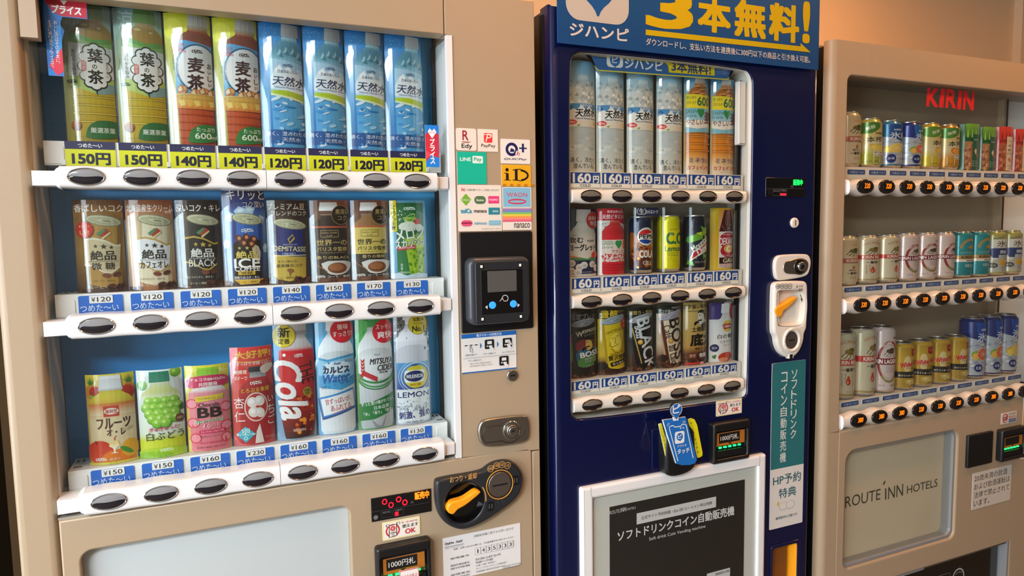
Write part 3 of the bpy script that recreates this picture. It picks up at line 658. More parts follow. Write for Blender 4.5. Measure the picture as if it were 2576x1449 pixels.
# banknote slot
def billslot(x0, x1, z0, z1, Y, parent, txt, label, col='#1b1c1e', pane=True):
    mb = MB(); w = x1-x0; h = z1-z0
    mb.plate(rect(x0, x1, z0, z1, .006), [rect(x0+.1*w, x1-.08*w, z0+.12*h, z1-.22*h, .003)], Y-.018, Y+.002, .006, 'black_satin')
    mb.box(x0+.1*w, x1-.08*w, Y+.0005, Y+.002, z0+.12*h, z1-.22*h, 'black')
    mb.box(x0+.12*w, x1-.12*w, Y-.012, Y, z0+.42*h, z1-.26*h, 'grey_plastic'); mb.box(x0+.1*w, x1-.1*w, Y-.014, Y-.004, z0+.14*h, z0+.3*h, 'black')
    A = boxart(mb, x0+.12*w, x1-.12*w, z0+.42*h, z1-.26*h, Y-.0122)
    A.r(0, 0, 100, 100, '#b06a22'); A.r(8, 6, 82, 80, '#191512')
    if txt: A.t(txt, 45, 42, 42, '#d8d4ca', w=64, b=.01)
    A.p([(40, 82), (54, 82), (47, 97)], '#191512')
    b = mb.obj('banknote_slot', parent, label=label)
    mb = MB()
    for k in range(5): mb.box(x0+(.22+.13*k)*w, x0+(.29+.13*k)*w, Y-.009, Y-.006, z0+.34*h, z0+.375*h, 'green_led')
    mb.obj('guide_light', b, label='row of small green lights'); return b
B1 = billslot(.2275, .3295, -.657, -.5655, YD, M1, '1000円札', 'black banknote slot on the beige lower panel')
mb = MB(); mb.plate(rect(.2675, .304, -.67, -.6135, .0008), [], YD-.0195, YD-.0185, .0001, 'white'); A = boxart(mb, .2675, .304, -.67, -.6135, YD-.0196)
A.r(0, 0, 100, 100, '#d04a50', rad=3); A.r(4, 3, 96, 97, '#efe6dc', rad=2)
for k, (s_, c) in enumerate((('ぬれたお札は', '#c83038'), ('詰まりやすいので', '#2a2624'), ('ご遠慮ください', '#c83038'))): A.t(s_, 50, 22+k*24, 12, c, w=82, b=.01)
mb.obj('sticker', B1, label='small white notice with red border over the slot')
A = sticker('white contact information sticker with table of digits', .3565, .516, -.664, -.5785, YD, '#e6e2dc', M1, .0008)
A.t('自動販売機に関するお問い合わせ', 65, 9, 6, '#2a2724', w=52); A.t('DyDo', 8, 14, 6.5, '#1c1a1a', w=11, b=.05); A.t('Asahi', 20, 13, 6, '#3a3836', w=9, sh=.3, b=.03); A.l([(2, 21), (26, 21)], .5, '#2a2724'); A.t('ダイドーアサヒベンディング', 14, 24.5, 3.2, '#3a3633', w=22); A.t('故障・お問い合わせの際には、下記管理番号をお知らせください', 52, 29.5, 4.2, '#3a3633', w=78)
for k, d in enumerate('1435333'): A.r(40+k*7.1, 37, 47.1+k*7.1, 53, '#8a867f'); A.r(40.4+k*7.1, 37.6, 46.7+k*7.1, 52.4, '#e6e2dc'); A.t(d, 43.5+k*7.1, 45, 9, '#201d1b', w=1.4 if d == '1' else 3.6, b=.01)
for k, (a, b) in enumerate((('管理番号', ''), ('連絡先電話番号', '0120-147-519'), ('受付時間', '9:00～17:00'), ('', '（土曜・日曜・祝日除く）'), ('管理者名', 'ダイドーアサヒベンディング株式会社'), ('管理者住所', '茨城県龍ケ崎市日の出町7-15-21'))):
    y = 45 if k == 0 else 54+k*7.2
    if a: A.t(a, 20, y+4, 4.4, '#2a2724', w=24)
    if b: A.t(b, 40, y+2, 4.8 if k < 3 else 3.8, '#2a2724', x2=(78, 72, 62, 66, 80, 78)[k])
A.r(75, 94, 98, 99, '#3a3633'); A.r(75.4, 94.6, 97.6, 98.4, '#e6e2dc'); A.t('食品衛生責任者：コクブンマサオ', 86.5, 96.5, 2.4, '#3a3633', w=20); A.fin()
# ------------------------------------------------------------------ drink cards: a bent printed sheet behind a clear cover
def card(label, cx, zb, w, h, y, draw, group=None, sag=.011, cover=.93, lift=0, parent_name='drink_card', cut=None, cat='drink card', src=None):
    o = thing(parent_name, label, cat, (cx, y, zb+H+.0005), group)
    if src:
        for ch in src.children:
            c = ch.copy(); COL.objects.link(c); c.parent = o
        return o
    R = (w*w/4+sag*sag)/(2*sag); A0 = math.asin(w/2/R); L = 2*R*A0
    P = lambda u, v, d: ((R+d)*sin(u/R), R-(R+d)*cos(u/R), v)
    mb = MB()
    N = 10; V = []; hh = h
    for k in range(N+1):
        u = L*(k/N-.5); V += [P(u, 0, 0), P(u, hh, 0), P(u, hh, -.0006), P(u, 0, -.0006)]
    Fs = []
    for k in range(N):
        for j in range(4): Fs.append((4*k+j, 4*k+(j+1) % 4, 4*k+4+(j+1) % 4, 4*k+4+j))
    mb.add(V, Fs+[(0, 1, 2, 3), (4*N, 4*N+1, 4*N+2, 4*N+3)], 'paper')
    A = Art(mb, lambda x, q: ((x/100-.5)*L, hh*(1-q/100)), P, step=L/10, mt='print_gloss', clip=(-L/2, L/2, 0, hh))
    draw(A)
    mb.obj('printed_sheet', o, world=False, recalc=False)
    if cover:
        mb = MB(); D = .0028; t = .0009; V = []; ch = hh*cover
        prof = [(-L/2-.0012, -.016, .78), (-L/2-.0012, 0, .8)]
        pts = []
        for k in range(N+1):
            u = L*(k/N-.5)*1.03; e = 1-(abs(k/N-.5)*2)**3*.12
            pts.append((P(u, 0, D)[0], P(u, 0, D)[1], P(u, 0, D-t)[0], P(u, 0, D-t)[1], ch*e))
        a = pts[0]; b = pts[-1]
        pts = [(a[0]-.0004, a[1]+.014, a[2]+.0004, a[3]+.014, a[4]*.97)]+pts+[(b[0]+.0004, b[1]+.014, b[2]-.0004, b[3]+.014, b[4]*.97)]
        for x, yy, x2, y2, z in pts: V += [(x, yy, .0005), (x, yy, z), (x2, y2, z), (x2, y2, .0005)]
        Fs = []
        for k in range(len(pts)-1):
            for j in range(4): Fs.append((4*k+j, 4*k+(j+1) % 4, 4*k+4+(j+1) % 4, 4*k+4+j))
        n = 4*len(pts); mb.add(V, Fs+[(0, 1, 2, 3), (n-4, n-3, n-2, n-1)], 'acrylic')
        mb.obj('clear_cover', o, world=False)
        mb = MB()
        for q in (-.004, .004): mb.box(q-.0012, q+.0012, -.0048, -.0032, 0, .0045, 'acrylic')
        mb.obj('cover_clip', o, world=False)
    return o
def dydo(A, x, y, h, c, w=None, b=.04):     # the maker's word mark: a bar over the letters
    w = w or h*2.6; A.t('DyDo', x, y, h, c, w=w, b=b); A.r(x-w*.28, y-h*.62, x+w*.42, y-h*.45, c)
def cancard(A, bg, lid, body, x0=20, x1=88, yt=22, yb=92, tilt=4, lean=6, edge=None):      # printed picture of a tin seen from above
    if bg: A.g(0, 100, bg)
    A.p([(x0, yt), (x1, yt+tilt), (x1-lean*.6, yb-2), (x1-lean-8, yb+1.5), ((x0+x1)/2-lean, yb+2.5), (x0-lean+14, yb+.5), (x0-lean, yb-4)], body)
    A.p([(x0, yt), (x0+9, yt+.8), (x0+7-lean, yb-1.5), (x0-lean, yb-4)], edge or body); A.p([(x1-9, yt+tilt-.5), (x1, yt+tilt), (x1-lean*.6, yb-2), (x1-lean*.6-9, yb)], edge or body)
    cx, cy_ = (x0+x1)/2, yt+tilt/2-.5; rx = (x1-x0)/2; sx, sy = A.sc(cx, cy_)
    A.e(cx, cy_, rx+1.5, lid[1], ry=6.0, rot=-tilt*2.2, n=32); A.e(cx, cy_-.2, rx-1, lid[0], ry=5.0, rot=-tilt*2.2, n=32); A.e(cx, cy_+.2, rx-5, lid[2], ry=3.9, rot=-tilt*2.2, n=32); A.e(cx+3, cy_+.3, rx*.45, lid[0], ry=1.7, rot=-tilt*2.2, n=20); A.e(cx+6, cy_+.5, rx*.28, lid[1], ry=.8, rot=-tilt*2.2, n=16)
LID = ('#d6d3b0', '#8c8764', '#b9b48e'); LIDS = ('#cfd0d0', '#7c7f84', '#a9abad')
def d_tea(A):
    A.g(0, 100, [(0, '#6f9aa0'), (12, '#8fb3a8'), (45, '#a7b088'), (100, '#a79a3c')]); A.t('涼', 27, 9, 14, '#b9d2d0', w=30, b=-.005)
    A.bot(64, [(1, 19), (10.5, 22)], ['#4f7f3a', '#6ea055']); A.bot(64, [(3, 20), (3.8, 20)], ['#3f6a30', '#3f6a30'])
    A.bot(64, [(10.5, 17), (13, 18), (16, 27), (20, 38), (24, 44), (53, 45), (60, 45), (62, 43), (96, 42), (100, 43)], ['#a5977a', '#9a8450', '#9a7a30', '#a4802a', '#a8842c', '#b89a30', '#c9ae2c', '#cbb02a', '#b99a22', '#a08c2c'])
    A.e(50, 15.5, 7, '#c8b070', ry=1); A.e(76, 17, 4, '#d2bd80', ry=.7)
    A.p([(19, 21), (36, 22), (64, 25.5), (92, 24), (104, 26), (104, 34), (80, 31), (45, 31), (17, 27.5)], '#5aa043'); A.p([(19, 24), (40, 26), (70, 29), (104, 27), (104, 31), (60, 31.5), (18, 28)], '#86bb64')
    A.p([(17, 28), (104, 31), (104, 53), (15, 52)], '#e4e7e0'); A.p([(15, 52), (104, 53.5), (104, 62), (60, 64), (15, 59)], '#b9cf6c'); A.p([(40, 57), (104, 57), (104, 63), (70, 65)], '#86a9a8')
    for k in range(12):
        a = k*pi/6; A.e(65+22*cos(a), 45+13.6*sin(a), 11, '#1b2016'); A.n -= 1
    A.n += 1; A.p([(60, 58), (70, 58), (67, 62.5), (66, 66), (64, 62.5)], '#1b2016')
    for k in range(12):
        a = k*pi/6; A.e(65+21.5*cos(a), 45+13.1*sin(a), 9, '#eef0ea'); A.n -= 1
    A.n += 1; A.e(65, 45, 21, '#eef0ea', ry=13.5)
    A.t('葉', 66, 37, 10, '#16150f', w=28, b=.022); A.t('の', 64, 45, 3.2, '#16150f', w=9, b=.018); A.t('茶', 65, 52.3, 10, '#16150f', w=28, b=.022); A.vt('はのちゃ', 87, 41, 53, '#4a4e44', 3.6)
    A.r(40, 41, 49, 48.5, '#d86a62', rad=4); A.t('緑', 44.5, 43, 3, '#eee4de', w=6.5); A.t('茶', 44.5, 46.4, 3, '#eee4de', w=6.5)
    A.vt('清らかな旨み', 26, 33, 52, '#2c3428', 7.5); A.vt('GREENTEA', 12, 37, 50, '#55604e', 3)
    dydo(A, 20, 56.5, 2.6, '#2a3a1c', 20)
    for y in (66, 72, 78, 84): A.r(20, y, 106, y+.5, '#a88a20'); A.r(20, y+.7, 106, y+1.3, '#e0cc58')
    A.e(23, 88, 10, '#a8662c', c2='#7a4018'); A.p([(40, 95), (46, 88), (62, 84), (84, 83.5), (104, 84.5), (104, 95.5), (70, 97.5), (42, 97)], '#2f6b3a', 1)
    A.t('厳選茶葉', 72, 91, 4, '#dfe6d8', w=45, b=.01); A.t('写真はイメージです', 30, 96, 1.3, '#5a5420', w=22)
def d_mugi(A):
    A.g(0, 100, [(0, '#c9cc2c'), (10, '#dfe03c'), (30, '#c2c452'), (60, '#c8c070'), (100, '#a09a40')]); A.e(20, 12, 22, '#e6e44a', ry=8)
    A.bot(73, [(1, 21), (9, 22)], ['#c9cbc4', '#dcddd8'])
    for k in range(9): A.r(54+k*4.4, 1.5, 55+k*4.4, 9, '#b6b8b2'); A.n -= 1
    A.n += 1
    A.bot(71, [(9, 20), (10, 22), (11.5, 20), (13.5, 22), (17, 38), (21, 48), (27, 49), (62, 49), (96, 46), (100, 46)], ['#bcb4a0', '#c8bba8', '#b08868', '#8a3a20', '#7e3018', '#8a341c', '#b04a24', '#c8562c', '#c0502a', '#a8482a'])
    A.p([(20, 21), (40, 20), (75, 21.5), (104, 23.5), (104, 31), (20, 30)], '#4fa6d8'); A.p([(20, 30), (104, 31), (104, 60), (21, 60)], '#5fb0da')
    A.ring(70, 41, 47, '#1d1a2c', 2, ry=18.5, n=40); A.e(70, 41, 43, '#f0efec', ry=17.3, n=36)
    A.t('たっぷり', 29, 24, 2.6, '#d8383c', w=26, b=.02); A.r(14, 26, 42, 26.4, '#d8383c'); A.t('600', 27, 28.3, 3.2, '#d8383c', w=22, b=.02); A.t('ml', 42, 28.6, 2, '#d8383c', w=6)
    dydo(A, 68, 28.5, 2.7, '#241c20', 22); A.t('麦', 64, 38.5, 11.5, '#3a1420', w=34, b=.028); A.t('茶', 62, 51.5, 11.5, '#3a1420', w=34, b=.028)
    A.vt('おいしい', 92, 36, 55, '#2a1420', 10, b=.015); A.vt('ミネラル', 18, 31, 43, '#28406a', 4.5); A.vt('カフェインゼロ', 27, 33, 48, '#28406a', 5)
    for x, y in ((34, 57.5), (60, 60), (78, 58.5), (95, 59.5)): A.p([(x-11, y-1), (x-3, y-3.6), (x+9, y-2.4), (x+11, y+1.4), (x+1, y+3.2), (x-9, y+2.2)], '#b8703a'); A.p([(x-9, y-.6), (x-2, y-2.8), (x+1, y+.6), (x-7, y+1.8)], '#ecd6b0'); A.p([(x+2, y-2.6), (x+8, y-1.8), (x+8, y+.8), (x+3, y+.2)], '#d8a468')
    A.bot(66, [(60.5, 44), (62, 46), (67, 45), (72, 44)], ['#d8c88c', '#d0a850', '#d8a848', '#d07838']); A.ring(66, 63, 45, '#b89850', 2.5, ry=2.2, n=30)
    for k in range(5): A.p([(26+k*15, 66+k % 2), (36+k*15, 65.4+k % 2), (39+k*15, 69), (30+k*15, 70.4)], ('#e6cc70', '#d8a850')[k % 2]); A.n -= 1
    A.n += 1
    for y in (76, 82, 88, 94): A.r(24, y, 112, y+.6, '#a03c1e')
    A.p([(40, 97), (45, 89), (60, 84.5), (80, 83.5), (104, 84.5), (104, 96), (70, 98), (44, 98)], '#327a3c', 1); A.t('たっぷり', 77, 87.5, 3.4, '#e6ecdc', w=38, b=.015); A.t('600', 71, 92.5, 4.6, '#e6ecdc', w=34, b=.02); A.t('ml', 94, 93.2, 3, '#e6ecdc', w=12, b=.01)
def d_water(A):
    A.g(0, 100, [(0, '#1f74bc'), (15, '#2f8fd0'), (45, '#3a9ad6'), (80, '#2c82c4'), (100, '#2a76b8')]); A.dots(40, 2, 2, 50, 18, .4, 1.6, ['#5aaee2', '#8cc8ec', '#4a9edc'], 4)
    A.bot(72, [(1, 19), (10.5, 21)], ['#d8dde0', '#c4cacf'])
    for k in range(10): A.r(55+k*3.7, 1.5, 55.9+k*3.7, 9.5, '#b2bac2'); A.n -= 1
    A.n += 1
    A.bot(70, [(10.5, 16), (12, 19), (13.5, 18), (15, 21), (20, 38), (25, 44), (29, 45), (52, 46), (56, 45), (96, 44), (100, 44)], ['#8fbccc', '#a6cad2', '#7ab0c2', '#5a9cb4', '#4a92ae', '#5ea4bc', '#8cc4d8', '#6ab4e0', '#5aaae0', '#5eb0e4', '#4a9cd6'])
    for x, y in ((48, 24), (62, 22), (78, 22.5), (92, 25)): A.p([(x-8, y+2), (x, y-3.5), (x+6, y+3), (x, y+1)], '#a9d4da'); A.p([(x-3, y+3), (x+2, y-1), (x+8, y+3.5)], '#3f8498')
    A.p([(24, 28.5), (60, 29.5), (104, 32), (104, 56), (24, 53.5)], '#b4d9ee'); A.p([(24, 44), (34, 37), (46, 33), (54, 38), (64, 33), (76, 39), (92, 35), (104, 41), (104, 56), (24, 52)], '#e4f1f8'); A.p([(34, 37), (46, 33), (52, 38), (44, 41)], '#ffffff'); A.p([(60, 36), (64, 33), (74, 39), (66, 40)], '#ffffff')
    dydo(A, 64, 34, 2.4, '#26508c', 22); A.t('日本のおいしい', 64, 38.5, 2.7, '#1f3f78', w=46, b=.012); A.t('天然水', 66, 46.3, 7.6, '#182a5c', w=76, b=.014, sh=.1, rot=-3); A.t('Natural Mineral Water', 66, 51.3, 1.6, '#4a84b8', w=66, rot=-2)
    A.p([(24, 53.5), (60, 53.6), (104, 56.5), (104, 61.5), (70, 58.5), (24, 56)], '#b4cf2e'); A.p([(24, 56), (70, 58.5), (104, 61.5), (104, 63), (70, 60.5), (24, 57.5)], '#e0efc0')
    rn = random.Random(5)
    for k in range(26):
        x = rn.uniform(26, 100); y = rn.uniform(60, 97); A.e(x, y, rn.uniform(4, 14), rn.choice(['#a8d8f4', '#d4ecfa', '#2c84c8', '#3c98dc', '#8cc8ee']), ry=rn.uniform(.5, 1.6), rot=rn.uniform(-25, 25), n=12); A.n -= 1
    A.n += 1
    A.r(0, 85, 104, 96, '#1f5a9e'); A.t('清く、澄みわたる', 56, 88.2, 3.5, '#dfe8f2', w=94, b=.006); A.t('天然水', 66, 92.8, 3.5, '#dfe8f2', w=44, b=.006)
def zeppin(A, sty):
    bg, body, band, ink, star, gold, sub, top, l1, l2, foot, edge = sty
    cancard(A, bg, LID, body, 27, 95, 21, 92, 4, 7, edge); A.t(top, 52, 9, 8.5, '#f2ece4', w=96 if len(top) < 10 else 104, b=.012)
    A.p([(21, 42), (40, 40.5), (60, 43), (82, 49), (91, 48), (86, 74), (70, 80), (55, 79), (35, 72), (19, 71)], gold); A.p([(21, 44), (40, 42.5), (60, 45), (82, 51), (90.5, 50), (86, 72), (68, 78.5), (55, 77.5), (35, 70), (19, 69)], band)
    for x, y, r in ((43, 50, 5), (58, 50.5, 7), (72, 51.5, 5)): A.star(x, y, r, star)
    A.p([(50, 37), (64, 31), (73, 35), (58, 42)], '#b83a2c'); A.p([(46, 36.5), (60, 31), (64, 33), (50, 39.5)], '#4f8c5c'); A.p([(55, 41), (72, 34.5), (73, 36), (57, 43)], '#e8d8a0')
    A.t('絶品', 56, 60, 10.5, ink, w=48, b=.022); A.t(l1, 55, 71.5, 8, ink, w=44 if len(l1) < 4 else 56, b=.01); A.t('with smooth and full bodied richness', 56, 66.2, 1.4, ink, w=56, sh=.3)
    A.e(60, 82, 8, '#8c4a34', ry=2.6, rot=-10); A.e(60, 82, 7, '#5a2a1c', ry=.5, rot=-10); A.e(79, 81, 8, '#6a3626', ry=2.6, rot=25); A.e(79, 81, 7, '#3a1a10', ry=.5, rot=25)
    A.t(l2, 48, 87.5, 2.6, sub, w=56); A.t(foot, 45, 94.5, 3, '#d6cbb4', w=36); A.beans(94, 7, 40, 62, 100, 6); A.beans(97, 9, 16, 0, 30, 4)
def d_bito(A):
    zeppin(A, ([(0, '#6d4426'), (14, '#95692f'), (55, '#a88146'), (100, '#45291b')], '#b98e42', '#d8c69a', '#221b14', '#35301f', '#efe6cc', '#3a2c14', '香ばしいコク', '微 糖', '香り・コク・キレ、極まる。', 'コーヒー', '#8c6628'))
    rn = 12
    for k in range(rn): A.e(24+13*cos(k*2*pi/rn), 32+6.6*sin(k*2*pi/rn), 5, '#c3231c'); A.n -= 1
    A.n += 1; A.e(24, 32, 15, '#d02a22'); A.t('香り・コク', 24, 28.5, 2.4, '#f0c890', w=22); A.t('UP!', 24, 35, 4.4, '#f0c890', w=18, b=.02)
def d_cafeole(A):
    zeppin(A, ([(0, '#8a4c2c'), (14, '#b4764a'), (45, '#d9b888'), (100, '#a8683c')], '#e6d8b6', '#ebe9e6', '#1c1713', '#1f1a16', '#c8a052', '#5a3a1c', '北海道産生クリーム', 'カフェオレ', 'まろやかなコク、極まる。', 'コーヒー飲料', '#c8b488')); A.t('使用', 88, 13.5, 3.2, '#f2ece4', w=14)
def d_black(A):
    zeppin(A, ([(0, '#241c18'), (30, '#332a26'), (70, '#3a2c26'), (100, '#2a1c16')], '#1a1a1c', '#121214', '#e8e4da', '#d4b24a', '#c9a83c', '#d8d0bc', '深いコク・キレ', 'BLACK', '深いコクとキレ、極まる。', 'コーヒー/無糖', '#3a3a3e'))
def d_ice(A):
    A.g(0, 100, [(0, '#23265e'), (18, '#2a4a9c'), (35, '#6c9cd0'), (60, '#4a78b0'), (100, '#3a2420')])
    for x, y, q in ((20, 27, 12), (42, 21, 14), (62, 20, 13), (88, 30, 10), (8, 55, 9), (97, 60, 8)): A.p([(x-q, y), (x-q*.2, y-5), (x+q, y-2), (x+q*.5, y+5), (x-q*.6, y+5)], '#bcd6ea'); A.p([(x-q*.5, y), (x, y-3), (x+q*.6, y-1), (x, y+2)], '#e4f0f6')
    cancard(A, None, LID, '#2b62b4', 24, 90, 28, 94, 4, 5, '#1a3c86'); A.t('キリッと', 56, 4.5, 10, '#eef0f4', w=84, b=.012); A.t('コク深い', 72, 14.5, 7, '#eef0f4', w=48, b=.01)
    dydo(A, 56, 42, 4, '#e8eef4', 26); A.p([(24, 56), (40, 48), (60, 50), (84, 52), (84, 92), (24, 92)], '#17110f'); A.p([(62, 54), (84, 60), (80, 78), (66, 70)], '#d8c4a4', 1)
    for x, y in ((36, 50), (52, 49), (68, 51), (46, 55), (62, 56)): A.p([(x-9, y-2), (x+1, y-5), (x+10, y), (x, y+5)], '#5e2414', 1); A.p([(x-4, y-1), (x+2, y-3), (x+6, y), (x, y+2)], '#c88a5a', 1)
    for x, r in ((37, 4), (53, 5), (70, 4)): A.star(x, 60, r, '#dcc468')
    A.t('絶品', 52, 67, 8, '#e2c860', w=46, b=.02); A.t('ICE', 52, 76, 10, '#f0eee8', w=56, b=.035); A.t('COFFEE', 52, 82, 5, '#f0eee8', w=54, b=.02)
    A.r(32, 84.2, 68, 88.4, '#c8a83c'); A.t('微糖', 50, 86.3, 3.4, '#1c1612', w=24); A.t('深煎りのコク・キレ', 50, 91, 2.8, '#eae4d8', w=54, b=.01); A.p([(22, 93), (86, 93), (78, 98), (36, 98.5)], '#cba644'); A.t('コーヒー飲料', 50, 95.8, 2.4, '#3a2c14', w=44); A.beans(95, 5, 26, 80, 100, 6); A.beans(97, 6, 10, 0, 20, 3)
def d_demi(A):
    A.g(0, 100, [(0, '#2e1f1a'), (40, '#4a3228'), (100, '#2a1812')]); cancard(A, None, LID, '#1d2b72', 16, 92, 27, 94, 4, 6, '#131c4c')
    A.t('プレミアム豆', 46, 7.5, 7.5, '#e2d6be', w=88, b=.012); A.t('ブレンドのコク', 52, 15.5, 6, '#e2d6be', w=84, b=.012)
    A.p([(12, 64), (50, 67), (89, 68), (87, 92), (78, 95), (46, 97), (20, 94), (10.5, 90)], '#c9aa45'); A.r(12, 65.5, 89, 66.5, '#e8dcae')
    A.p([(46, 46), (58, 40.5), (63, 46), (51, 52)], '#c9a83c'); A.p([(49, 46.5), (58, 42), (60, 44.5), (51, 50)], '#1d2b72'); A.t('PREMIUM', 52, 53, 1.8, '#b8bcd8', w=32); A.t('DEMITASSE', 51, 58, 6, '#e6d9a0', w=76, b=.02, rot=-3); A.t('（微糖）', 48, 64, 3.2, '#c8cbe0', w=30)
    A.t('甘さに頼らない', 46, 73, 3, '#4a3a1a', w=48); A.t('最高峰のコク', 48, 78, 4, '#3a2a12', w=60, b=.006); A.e(50, 84, 8, '#8c5a2c', ry=2.4, rot=-15); A.p([(46, 85), (52, 86), (48, 92)], '#8c5a2c'); A.t('コーヒー 糖類30%減', 40, 92.5, 2.2, '#5a4a20', w=50); A.beans(94, 11, 44, 60, 100, 7); A.beans(97, 12, 16, 0, 30, 4)
def barista(A, body, ink, mark, sub, neck):
    A.g(0, 100, [(0, '#5a3022'), (40, '#7a4632'), (100, '#3a2018')]); A.r(0, 0, 100, 100, '#5a3224', '#8a5640', horiz=True)
    A.bot(46, [(2.5, 20), (12, 23), (13, 22)], ['#d4d4d0', '#e4e4e0', '#c8c8c4']); A.bot(46, [(17, 19), (18, 20), (19, 18), (22, 20), (27, 34), (31, 45), (34, 46), (64, 46), (95, 46)], ['#b0a090', '#8a6a50', neck, neck, neck, neck, body, body, body])
    A.r(2, 31.5, 92, 33.5, '#c8583c'); A.e(76, 18, 24, '#241a12', n=32); A.ring(76, 18, 24, '#a88a4a', 1.2, n=32); A.t('奥深い', 80, 14, 6.5, '#c9a868', w=36, b=.01); A.t('コク', 80, 21.5, 6, '#c9a868', w=24, b=.01)
    A.r(25, 36.5, 68, 45, ink); A.r(26, 37, 67, 44.5, body); A.t('DyDo CAFÉ', 46, 39.7, 2.6, ink, w=36, b=.015); A.t('Lab', 46, 42.8, 1.8, ink, w=14, sh=.3)
    A.t('世界一の', 52, 51.5, 7.5, mark, w=74, b=.016); A.t('バリスタ監修', 52, 59.5, 5.4, mark, w=74, b=.014); A.t('The top barista in the world', 52, 64, 1.5, ink, w=60)
    A.r(0, 66.5, 100, 73, '#18120e'); A.t(sub, 55, 69.8, 4.2, '#d6bb78', w=84 if 'B' in sub else 58, b=.01)
    A.r(2, 73, 98, 95, '#2c1c16'); A.p([(22, 74), (100, 74), (98, 84), (80, 91), (50, 92), (30, 86)], '#d9d5ce', 1); A.e(63, 83, 24, '#7a4428', ry=6.6); A.e(60, 82, 18, '#a4673c', ry=4.4); A.l([(2, 76), (30, 84), (38, 88)], 3, '#7a4a2c')
    dydo(A, 22, 93.5, 3, '#ece8e0', 22); A.t('コーヒー飲料', 66, 93.3, 3, '#ece8e0', w=56, b=.008); A.beans(98.5, 15, 22, 0, 100, 2)
def d_bar1(A): barista(A, '#2a2120', '#c9a868', '#d6b56a', '香りのBLACK', '#2c1e1a')
def d_bar2(A): barista(A, '#dcc05c', '#3a2a18', '#1f1812', '香りの微糖', '#9a6a3c')
def d_melon(A):
    A.g(0, 100, [(0, '#5aa6d4'), (50, '#7fbde0'), (100, '#5a9cd0')]); A.bot(54, [(3, 36), (6, 38), (95, 37), (97, 34)], ['#2a6a3e', '#1e6a3a', '#1f7a3c', '#3a8a44'])
    A.p([(36, 48), (92, 40), (91, 96), (50, 97)], '#9cc42c'); A.p([(40, 50), (92, 44), (91, 60), (44, 62)], '#c4dc5c'); A.dots(46, 50, 62, 90, 94, 1.5, 6, ['#7cae1c', '#5c9a1a', '#b8d848', '#4a8a18'], 8, .7)
    A.p([(22, 30), (50, 26), (92, 32), (92, 40), (60, 38), (24, 38)], '#e6ead8', 1); A.dots(26, 22, 12, 60, 34, .6, 2, ['#e4f0dc', '#c4e0b0'], 4); A.p([(38, 21), (66, 15), (66, 24), (56, 28), (40, 27)], '#cfe06c', 1); A.p([(40, 21), (64, 16.5), (64, 24), (55, 26.5), (42, 25.5)], '#2e8a3e', 1); A.t('mistio', 52, 22.5, 4, '#e0e864', w=34, b=.03)
    A.e(72, 27, 9, '#d84a4a', ry=3.5, rot=20); dydo(A, 52, 11, 4, '#e6efe4', 30)
    for c, b in (('#0f5a2c', .07), ('#f2f4ea', .03)): A.t('メロン', 52, 43, 14, c, w=76, b=b, rot=7); A.t('スカッシュ', 52, 54.5, 10, c, w=80, b=b, rot=7)
    A.p([(18, 59), (66, 57), (64, 61.5), (18, 64)], '#c8303a'); A.t('MELON SQUASH', 41, 60.5, 2.6, '#f2ece4', w=42, b=.01, rot=2); A.vt('無果汁', 28, 80, 94, '#dcecd8', 6) ; A.t('炭酸飲料', 34, 92, 2.6, '#dcecd8', w=28)
    A.p([(0, 94), (20, 92), (40, 96), (70, 93), (100, 95), (100, 100), (0, 100)], '#c8e0f0'); A.p([(1, 0), (18, 0), (19, 39), (1, 40)], '#ecd81e'); A.vt('シュワうま！', 10, 4, 38, '#1c3c1c', 13, b=.02)
